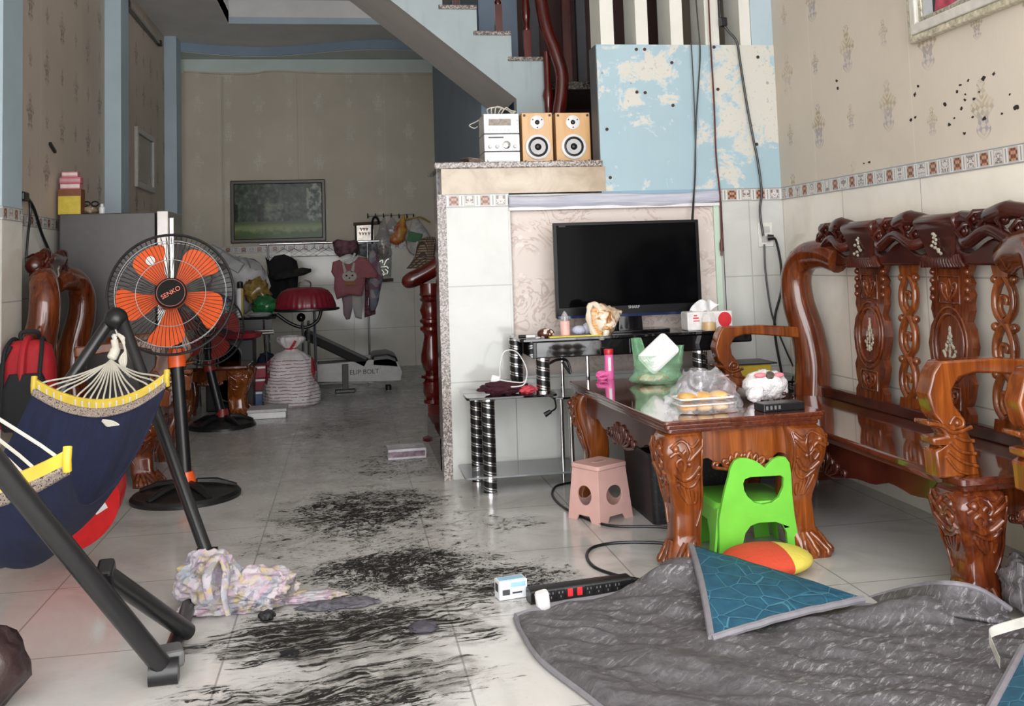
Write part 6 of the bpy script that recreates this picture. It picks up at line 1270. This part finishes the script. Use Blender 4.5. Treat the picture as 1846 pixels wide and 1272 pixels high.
# wall hooks, scrolls and hanging bags
Yw = YB-.03; W = lambda x, y, Y=Yw: pix(x, y, Y=Y)
hr = thing('hook_rail', 'cream rail with black hooks on the back wall', 'hook rail', W(704, 388)); MB().tube([W(662, 389), W(746, 385)], .025, 8, flat=.5).build('rail', plain('cream_rail', (.62, .60, .50), .4), hr)
for px_ in (663, 677, 691, 705, 719, 733, 745):
    p = W(px_, 388); MB().tube(spl([p + Vector((0, 0, .02)), p + Vector((0, -.035, 0)), p + Vector((0, -.06, -.035)), p + Vector((0, -.08, -.005))], 4), .009, 6).build('hook', BLACKP, hr)
for nm, lab, q4, rods, mm in (('wall_scroll', 'upper hanging calendar scroll with red writing and foil sheen', ((641, 406), (673, 404), (674, 436), (642, 438)), ((637, 404, 690, 401),), (.40, .36, .30)), ('wall_scroll', 'lower dark green scroll with silver brush writing on the back wall', ((678, 462), (706, 460), (705, 506), (680, 508)), ((664, 507, 709, 504),), (.10, .11, .085))):
    t = thing(nm, lab, 'scroll', W(*q4[3])); mb = MB().add([W(*p) for p in q4], [(0, 1, 2, 3)]); mb.build('sheet', plain('scroll_sheet_%s' % lab.split()[0], mm, .15, .2, var=.25, scale=8), t, smooth=0, solid=.008)
    for x0_, y0_, x1_, y1_ in rods: MB().tube([W(x0_, y0_), W(x1_, y1_)], .022, 8).build('rod', plain('brown_rod', (.12, .07, .05), .5), t)
    MB().tube([W(q4[0][0], q4[0][1], Yw-.01), W(q4[3][0], q4[3][1], Yw-.01)], .014, 6).build('edge_binding', plain('dark_binding', (.03, .035, .03), .6), t)
    wr_ = MB(); YY = Yw-.014
    if lab[0] == 'u':
        for j, (a, b) in enumerate(((650, 413), (655, 413), (660, 413), (648, 421), (653, 421), (658, 421), (664, 421))): wr_.tube([W(a, b-2.6, YY), W(a+1.5, b+2.6, YY), W(a+3, b-2, YY)], .007, 5)
        m_ = plain('red_writing', (.40, .05, .04), .5)
    else:
        for pts in (((684, 472), (689, 468), (690, 474)), ((692, 478), (697, 468), (701, 467)), ((683, 480), (690, 481), (697, 480), (700, 484)), ((688, 486), (692, 491), (688, 494)), ((694, 485), (699, 489), (697, 494)), ((690, 496), (695, 493))): wr_.tube(spl([W(a, b, YY) for a, b in pts], 4), .012, 6)
        m_ = plain('silver_writing', (.75, .74, .65), .25, .5)
    wr_.build('brush_writing', m_, t)
cab([W(671, 440, Yw-.05), W(671, 410, Yw-.05), W(672, 396, Yw-.06), W(677, 390, Yw-.07), W(682, 397, Yw-.06), W(682, 404, Yw-.05)], .014, BLACKP, 'umbrella_handle', 'black crook handle hanging from the hook rail', 'umbrella')
CB = clearfilm('pale_clear_bag', (.50, .48, .46), .5)
def hangbag(nm, lab, px_, top, bot, hw, m, seed, skew=0):
    p0, p1 = W(px_, top, Yw-.10), W(px_+skew, bot, Yw-.10); h = p0.z-p1.z; sc_ = Yw/1780
    def fn(u, v):
        a = 2*PI*u; prof = .08 + .92*math.sin(min(1, v*1.12)*PI*.62)**1.1; prof = prof if v < .9 else prof*(1-(v-.9)*6.5); r_ = hw*sc_*prof*(1 + .22*mnoise.noise(Vector((math.cos(a)*2+seed, math.sin(a)*2, v*5))))
        c_ = p0.lerp(p1, v); return (c_.x + r_*math.cos(a), c_.y + .02 + r_*.45*math.sin(a), c_.z)
    t = thing(nm, lab, 'bag', p1); MB().grid(fn, 26, 22).build('bag', m, t, smooth=80); return t, p0, p1
t, _, _ = hangbag('hanging_bag', 'clear plastic bag with pinkish contents on the hook rail', 691, 392, 468, 15, CB, 1); p = W(691, 450, Yw-.1); heap('contents', (p.x, p.y+.02, W(691, 464, Yw-.1).z), (.07, .035, .08), plain('pinkish_contents', (.32, .20, .16), .7, var=.3), 3, parent=t)
hangbag('hanging_bag', 'thin empty clear bag behind the red bag on the hook rail', 707, 390, 425, 12, CB, 5)
k = M('red_yellow_bag', .35); n = k.noise(k.objvec(), 7, 3); k.color(k.ramp(n, [(.40, (.45, .045, .03)), (.52, (.55, .25, .03)), (.62, (.60, .40, .05))])); hangbag('hanging_bag', 'twisted red and yellow bag on the hook rail', 728, 388, 440, 13, k.m, 3, -14)
t, p0, p1 = hangbag('hanging_bag', 'white bag with a green label on the hook rail', 748, 390, 462, 23, plain('white_thin_bag', (.52, .50, .48), .4, var=.15), 4, 12); p = W(752, 427, Yw-.30); MB().box((p.x-.02, Yw-.155, p.z), (.19, .008, .13), Matrix.Rotation(.25, 3, 'Y')).build('green_label', plain('green_print', (.02, .16, .04), .5), t, smooth=0); pp = W(745, 393, Yw-.1)
MB().tube(spl([pp + Vector((-.12, 0, -.02)), pp, pp + Vector((.1, 0, .01)), pp + Vector((.22, 0, -.06))], 5), .025, 8, flat=.4).build('yellow_handles', plain('yellow_film', (.60, .38, .04), .4), t)
# landscape picture on the back wall
a, b = W(415, 326), W(588, 434); pi_ = thing('framed_picture', 'large dark framed landscape of a tree-lined lawn on the back wall', 'picture', ((a.x+b.x)/2, Yw, b.z)); x0_, x1_, z0_, z1_ = a.x, b.x, b.z, a.z
mb = MB(); holed(mb, [(x0_, z0_), (x1_, z0_), (x1_, z1_), (x0_, z1_)], [[(x0_+.05, z0_+.05), (x0_+.05, z1_-.05), (x1_-.05, z1_-.05), (x1_-.05, z0_+.05)]], lambda x, z: (x, Yw-.02, z), lambda x, z: (x, YB-.001, z)); mb.build('frame', plain('dark_bronze_frame', (.045, .028, .015), .35), pi_, smooth=0, bevel=.01)
k = M('lawn_landscape', .15, 0, .12); x, y, z = k.world(); u = (x - x0_)/(x1_-x0_); v = (z - z0_)/(z1_-z0_); P = k.comb(u*14, 0, v*9); n = k.noise(P, 1, 5, .65); lawn = k.ramp((v*26 + n*4).sin()*.25 + n*.75, [(.25, (.09, .14, .05)), (.6, (.24, .31, .13)), (.85, (.38, .44, .22))]); tree = k.ramp(n, [(.35, (.018, .028, .02)), (.55, (.09, .12, .085)), (.72, (.26, .32, .27))])
trunk = ((u*23 + n*1.2).sin()).gt(.72)*v.gt(.30)*v.lt(.62); tree = k.mix(trunk*.7, tree, (.012, .012, .010)); d_ = ((u-.47).pow(2)*6 + (v-.52).pow(2)*9).sqrt(); tree = k.mix(((d_*-1+.45).step(0, .3))*.55*n.step(.3, .6), tree, (.30, .36, .24)); tree = k.mix(u.gt(.80)*n.step(.45, .6)*.8, tree, (.42, .46, .36))
k.color(k.mix((v + n*.05).lt(.36), tree, lawn)); MB().bb((x0_+.045, Yw-.004, z0_+.045), (x1_-.045, Yw+.004, z1_-.045)).build('print', k.m, pi_, smooth=0)

# ================================================================ NEWEL POST, HANDRAIL END AND BUCKET HAT
np_ = struct(MB().lathe([(.085, 0), (.085, .02), (.05, .035), (.05, .04)], (.605, 7.47, 0), 24).build('trim_12', REDW, smooth=40))
NX, NY = .605, 7.47
MB().bb((NX-.042, NY-.042, .03), (NX+.042, NY+.042, .27)).build('newel_block', REDW, np_, smooth=0, bevel=.006)
MB().lathe([(.05, .265), (.072, .275), (.072, .30), (.055, .31), (.062, .325), (.074, .35), (.074, .43), (.058, .445), (.086, .46), (.086, .48), (.05, .495), (.07, .53), (.085, .58), (.083, .63), (.068, .70), (.055, .765), (.06, .79), (.085, .815), (.085, .835), (.06, .85), (.085, .872), (.085, .89), (.07, .90), (.07, .92), (.084, .96), (.07, 1.0), (.064, 1.02), (.085, 1.04), (.07, 1.06), (.085, 1.075), (.08, 1.09), (.08, 1.16)], (NX, NY, 0), 28).build('newel_turning', REDW, np_, smooth=40)
MB().tube(spl([pix(725, 511, Y=NY), pix(740, 505, Y=NY), pix(760, 496, Y=NY), pix(785, 482, Y=NY), pix(825, 455, Y=NY), pix(880, 420, Y=NY)], 6), [.014, .028, .040, .048, .053, .057, .060] + [.062]*24, 14).build('rail_end', REDW, np_)
hat = thing('bucket_hat', 'brown checked bucket hat resting on the handrail by the stairs', 'hat', (.615, 7.50, 1.24))
k = M('brown_check', .9); x, y, z = k.xyz(); ch_ = ((x.atan2(y)*22).sin().gt(.2)).max((z*330).sin().gt(.3)); k.color(k.mix(ch_, (.20, .14, .085), (.035, .025, .02))); hc = Vector((.60, 7.62, pix(745, 484, Y=7.5).z))
mb = MB(); rings = []
for z_, r_ in ((0, .165), (.035, .138), (.09, .108), (.10, .105), (.17, .098), (.215, .085), (.235, .05), (.238, .004)): rings.append([(hc.x + r_*math.cos(2*PI*j/36) + z_*.12, hc.y + r_*math.sin(2*PI*j/36), hc.z + z_ + .02*math.cos(2*PI*j/36)*(.24-z_)/.24*0) for j in range(36)])
mb.loft(rings[:3], cap=False).build('brim', k.m, hat, smooth=60); MB().loft(rings[2:], cap=False).build('crown', k.m, hat, smooth=60)

# ================================================================ CABLES AND SOCKET ON THE MIDDLE WALL
Yc_ = YT-.03; C_ = lambda x, y, Y=Yc_: pix(x, y, Y=Y)
cab([C_(1252, -30), C_(1258, 40), C_(1262, 100), C_(1256, 200), C_(1254, 260), C_(1252, 330), C_(1247, 397, 5.95), C_(1246, 430, 5.92)], .0048, BLACKP, 'hanging_cable', 'black cable hanging from the fins to the television, with a bulge halfway', 'cable')
cab([C_(1246, 76), C_(1250, 150), C_(1253, 230), C_(1254, 300), C_(1251, 360, 6.0), C_(1249, 410, 5.93)], .004, plain('brown_black_cable', (.03, .02, .015), .5), 'hanging_cable', 'thin brown-black cable beside the television cable on the blue wall', 'cable')
rcd = thing('red_cable', 'dark red cord hanging on the blue wall with a loose plug end', 'cord', C_(1301, 460)); RCM = plain('dark_red_cord', (.10, .018, .014), .5); MB().tube(spl([C_(1276, -30), C_(1280, 60), C_(1287, 180), C_(1291, 280), C_(1298, 350), C_(1300, 400), C_(1301, 432)], 8), .0055, 7).build('cord', RCM, rcd); MB().tube([C_(1301, 430), C_(1301, 440), C_(1301, 452)], [.008, .014, .012], 8).build('plug', RCM, rcd)
for dx in (-1.2, 1.2): MB().tube([C_(1301+dx, 452), C_(1301+dx, 461)], .003, 5).build('prong', RCM, rcd)
cab([C_(1296, -20), C_(1297, 10), C_(1300, 36), C_(1312, 55), C_(1328, 75), C_(1334, 110), C_(1345, 180), C_(1356, 240), C_(1366, 290), C_(1373, 345), C_(1370, 380), C_(1376, 425)], .008, BLACKP, 'power_cable', 'thick black cable sweeping from the fins to the wall socket', 'cable')
p = C_(1303, 40); tag(MB().box(p, (.05, .04, .06)).build('cable_adapter', BLACKP, None, smooth=0, bevel=.008), 'small black adapter where the thick cable leaves the fin', 'adapter')
sk = thing('wall_socket', 'white double wall socket by the corner, under the tile border', 'socket', C_(1378, 445)); a, b = pix(1367, 445, Y=YT), pix(1391, 400, Y=YT)
MB().bb((a.x, YT-.012, a.z), (b.x, YT, b.z)).build('plate', plain('ivory_plate', (.66, .65, .60), .4), sk, smooth=0, bevel=.003); 
for zz in (.3, .7): MB().bb((a.x+.022, YT-.015, a.z+(b.z-a.z)*zz-.02), (b.x-.022, YT-.011, a.z+(b.z-a.z)*zz+.02)).build('outlet', plain('grey_outlet', (.45, .45, .43), .4), sk, smooth=0)
p = C_(1384, 428); pg = thing('black_plug', 'black plug in the wall socket with its lead running down', 'plug', p); MB().tube([p, p + Vector((.035, -.015, .0))], [.022, .016], 10).build('body', BLACKP, pg); MB().tube(spl([p + Vector((.03, -.015, 0)), C_(1400, 437), C_(1408, 480), C_(1408, 525), C_(1397, 570), C_(1398, 610), C_(1407, 660, 6.0), C_(1412, 690, 5.99)], 7), .008, 8).build('lead', BLACKP, pg)
cab([C_(1378, 440), C_(1380, 490), C_(1388, 550), C_(1396, 580), C_(1412, 620), C_(1430, 660), C_(1445, 690)], .006, BLACKP, 'thin_cable', 'thin black cable from the socket crossing the plug lead', 'cable')
cab([pix(1014, 652, Y=5.72), pix(1028, 672, Y=5.72), pix(1022, 650, Y=5.72), pix(1005, 648, Y=5.7), pix(990, 655, Y=5.7)], .008, BLACKP, 'coiled_lead', 'black lead curling below the television stand upper shelf', 'cable')
cd_ = thing('dangling_plug', 'loose black plug dangling under the low glass shelf', 'plug', pix(985, 745, Y=5.75)); MB().tube(spl([pix(1000, 720, Y=5.8), pix(1002, 735, Y=5.78), pix(992, 742, Y=5.75)], 4), .005, 6).build('lead', BLACKP, cd_); MB().tube([pix(993, 741, Y=5.75), pix(982, 748, Y=5.75)], [.012, .016], 8).build('body', BLACKP, cd_)
# framed portrait on the right wall
p0 = pix(1640, 78, X=2.76); p1 = pix(1850, 10, X=2.76); y1_, y0_, z0_ = p0.y, p0.y-1.15, (p0.z)-.005; z1_ = z0_+.8
fp = thing('framed_picture', 'ornate white and gold framed picture high on the right wall', 'picture', (2.76, (y0_+y1_)/2, z0_)); 
for nm, g0, g1, xx, m_ in (('gold_moulding', 0, .035, 2.752, plain('worn_gold', (.52, .48, .36), .45, .1, .2, 40)), ('white_moulding', .035, .085, 2.742, plain('ivory_moulding', (.60, .58, .52), .35)), ('inner_moulding', .085, .11, 2.760, plain('grey_gold', (.40, .38, .30), .4, .3, .3, 60))):
    mb = MB(); holed(mb, [(y0_+g0, z0_+g0), (y1_-g0, z0_+g0), (y1_-g0, z1_-g0), (y0_+g0, z1_-g0)], [[(y0_+g1, z0_+g1), (y0_+g1, z1_-g1), (y1_-g1, z1_-g1), (y1_-g1, z0_+g1)]], lambda y, z: (xx, y, z), lambda y, z: (XR-.001, y, z)); mb.build(nm, m_, fp, smooth=0, bevel=.008)
MB().bb((2.775, y0_+.10, z0_+.10), (2.785, y1_-.10, z1_-.10)).build('mount', plain('pale_mount', (.50, .52, .55), .3), fp, smooth=0)
MB().prism([(y1_-.20, z0_+.10), (y1_-.25, z0_+.30), (y1_-.45, z0_+.5), (y0_+.2, z0_+.5), (y0_+.13, z0_+.14), (y1_-.5, z0_+.17), (y1_-.38, z0_+.12)], lambda y, z: (2.772, y, z), lambda y, z: (2.78, y, z)).build('print', plain('red_pink_print', (.34, .05, .08), .3, var=.3, scale=14), fp, smooth=0)
MB().bb((2.773, y1_-.24, z0_+.11), (2.779, y1_-.19, z0_+.5)).build('dark_print', plain('dark_edge_print', (.02, .03, .03), .3), fp, smooth=0)
rnd = random.Random(5); fk = MB()
for x_, y_, s_ in ((1508, 146, 4), (1510, 158, 5), (1655, 155, 5), (1649, 170, 6), (1773, 141, 7), (1791, 133, 5), (1745, 145, 4), (1731, 153, 4), (1703, 188, 6), (1725, 165, 4), (1739, 180, 4), (1756, 178, 6), (1733, 195, 5), (1774, 214, 6), (1720, 213, 3), (1711, 225, 6), (1832, 193, 10), (1642, 216, 5), (1650, 211, 4), (1738, 240, 5), (1753, 211, 4), (1806, 205, 4), (1820, 170, 4), (1567, 292, 4), (1557, 294, 3), (1765, 165, 3), (1740, 170, 3)):
    p = pix(x_, y_, X=XR-.002); sc_ = p.y/1780; fk.prism([(p.y + s_*sc_*2.2*rnd.uniform(.2, .55)*math.cos(t), p.z + s_*sc_*rnd.uniform(.25, .9)*math.sin(t)) for t in [2*PI*i/9 for i in range(9)]], lambda y, z: (XR-.003, y, z), lambda y, z: (XR, y, z))
o = fk.build('soot_flecks', plain('black_soot', (.02, .015, .013), .9), wr, smooth=0); o['kind'] = 'stuff'
nl = MB()
for x_, y_ in ((1147, 89), (1162, 89), (1211, 113), (1148, 166), (1163, 167), (1094, 233), (1100, 320), (1213, 190), (1294, 161), (1287, 85), (1364, 260), (1366, 103)):
    p = pix(x_, y_, Y=YT); nl.lathe([(.011, 0), (.011, .004)], p, 9, Matrix.Rotation(PI/2, 3, 'X'))
o = nl.build('nail_holes', plain('rusty_hole', (.05, .03, .02), .8), wt, smooth=0); o['kind'] = 'stuff'

# ================================================================ CLOTHS AND SMALL THINGS ON THE FLOOR
k = M('pastel_plaid', .95); v1 = k.noise(k.objvec('Object', (6, 6, 6)), 2.2, 2, .5, .6); x, y, z = k.xyz(); w1 = k.noise(k.objvec(), 16, 3); w2 = k.noise(k.objvec(), 13, 3); bl_ = k.voro(k.comb((x + w1*.12)*24, (y + w2*.12)*15, (z + w1*.1)*20), 1.7, out='Color'); s_ = k.new('ShaderNodeSeparateXYZ'); k.link(bl_, s_.inputs[0]); t_ = k.ramp(E(k.nt, s_.outputs[0]), [(.10, (.40, .27, .34)), (.28, (.46, .43, .44)), (.45, (.19, .23, .29)), (.60, (.44, .33, .12)), (.72, (.44, .41, .44)), (.92, (.22, .18, .25))]); sm = k.noise(k.objvec(), 8, 5, .7)
t_ = k.mix(.2, t_, (.5, .47, .48)); k.color(k.mix(sm.step(.56, .66)*.75, t_, (.06, .055, .06))); k.bump(k.noise(k.objvec(), 14, 4), .5, .02); PLAID = k.m
c0 = pix(372, 1105, Z=0); c1 = pix(480, 1092, Z=0); c2 = pix(600, 1098, Z=0)
tw = thing('towel', 'crumpled pastel checked cloth in a heap at the foot of the hammock stand', 'cloth', (c0.x+.1, c0.y, 0)); tmb = MB()
heap('', (c0.x+.0, c0.y+.05, 0), (.115, .095, .105), None, 2.7, amp=.16, rg=.15, nu=150, nv=70, mb=tmb); heap('', (c0.x+.17, c0.y+.06, 0), (.15, .09, .066), None, 5.3, amp=.2, rg=.16, nu=150, nv=60, mb=tmb); heap('', (c0.x+.10, c0.y-.01, 0), (.17, .06, .024), None, 8.3, amp=.25, rg=.2, nu=120, nv=40, mb=tmb); heap('', (c0.x+.33, c0.y+.04, 0), (.16, .05, .016), None, 1.3, amp=.3, rg=.2, nu=120, nv=40, mb=tmb)
tmb.build('cloth', PLAID, tw, smooth=85)
q = spl([pix(378, 1080, Z=.10), pix(372, 1045, Z=.17), pix(383, 1012, Z=.21), pix(398, 1004, Z=.215), pix(408, 1030, Z=.17), pix(404, 1075, Z=.10), pix(412, 1110, Z=.04)], 6)
MB().tube(q, [.022*(.6 + .4*math.sin(PI*(i+1)/(len(q)+1)) + .25*mnoise.noise(Vector((i*.9, 0, 3)))) for i in range(len(q))], 12, flat=.45).build('fold', PLAID, tw, smooth=80)
rg = lambda nm, lab, px_, py_, r3, m, sd, z=0, cat='rag': tag(heap(nm, pix(px_, py_, Z=z), r3, m, sd, amp=.35), lab, cat)
RAG = plain('dark_purple_rag', (.055, .05, .065), .8, bump=.5)
rg('small_rag', 'small dark purple-grey rag alone on the floor between the cloth and the quilt', 763, 1138, (.052, .04, .016), RAG, 2.2)
rg('sooty_strip', 'sooty grey end of cloth trailing right of the pastel heap', 610, 1092, (.15, .055, .010), plain('sooty_cloth', (.10, .095, .115), .9, var=.3, bump=.5, scale=40), 6.1)
rg('black_lump', 'small black lump lying on the near edge of the pastel cloth', 481, 1118, (.03, .025, .018), plain('charred_black', (.008, .008, .009), .6, bump=.6), 1.1, .0)
rg('char_fragment', 'flat charred black fragment in the soot between cloth and wipe marks', 522, 1180, (.03, .03, .006), plain('charred_black', (.008, .008, .009), .6), 4.1, 0, 'char')
a, b = pix(699, 830, Z=0), pix(768, 825, Z=0); fb2 = thing('floor_carton', 'flat white and mauve carton on the floor before the stair foot', 'carton', (a+b)/2); m_ = (a+b)/2
MB().box((m_.x, m_.y+.10, .035), (b.x-a.x, .20, .068), .03).build('carton', plain('mauve_white_carton', (.50, .48, .52), .5, var=.2, scale=9), fb2, smooth=0, bevel=.003); MB().box((m_.x, m_.y-.003, .035), (b.x-a.x-.01, .003, .035), .03).build('dark_print', plain('mauve_print', (.16, .10, .13), .5, var=.4, scale=25), fb2, smooth=0)
# brown leather bag at the lower left edge
c = Vector((-1.02, 2.72, 0)); lb = thing('leather_bag', 'dark brown leather bag slumped at the lower left corner', 'bag', c); LE = plain('dark_brown_leather', (.035, .018, .018), .35, bump=.5, scale=25)
o = heap('bag', (pix(-22, 1268, Z=0).x, pix(0, 1275, Z=0).y-.03, 0), (.13, .12, .125), LE, 4.7, amp=.22); 
o.parent = lb; o.matrix_parent_inverse = lb.matrix_basis.inverted()
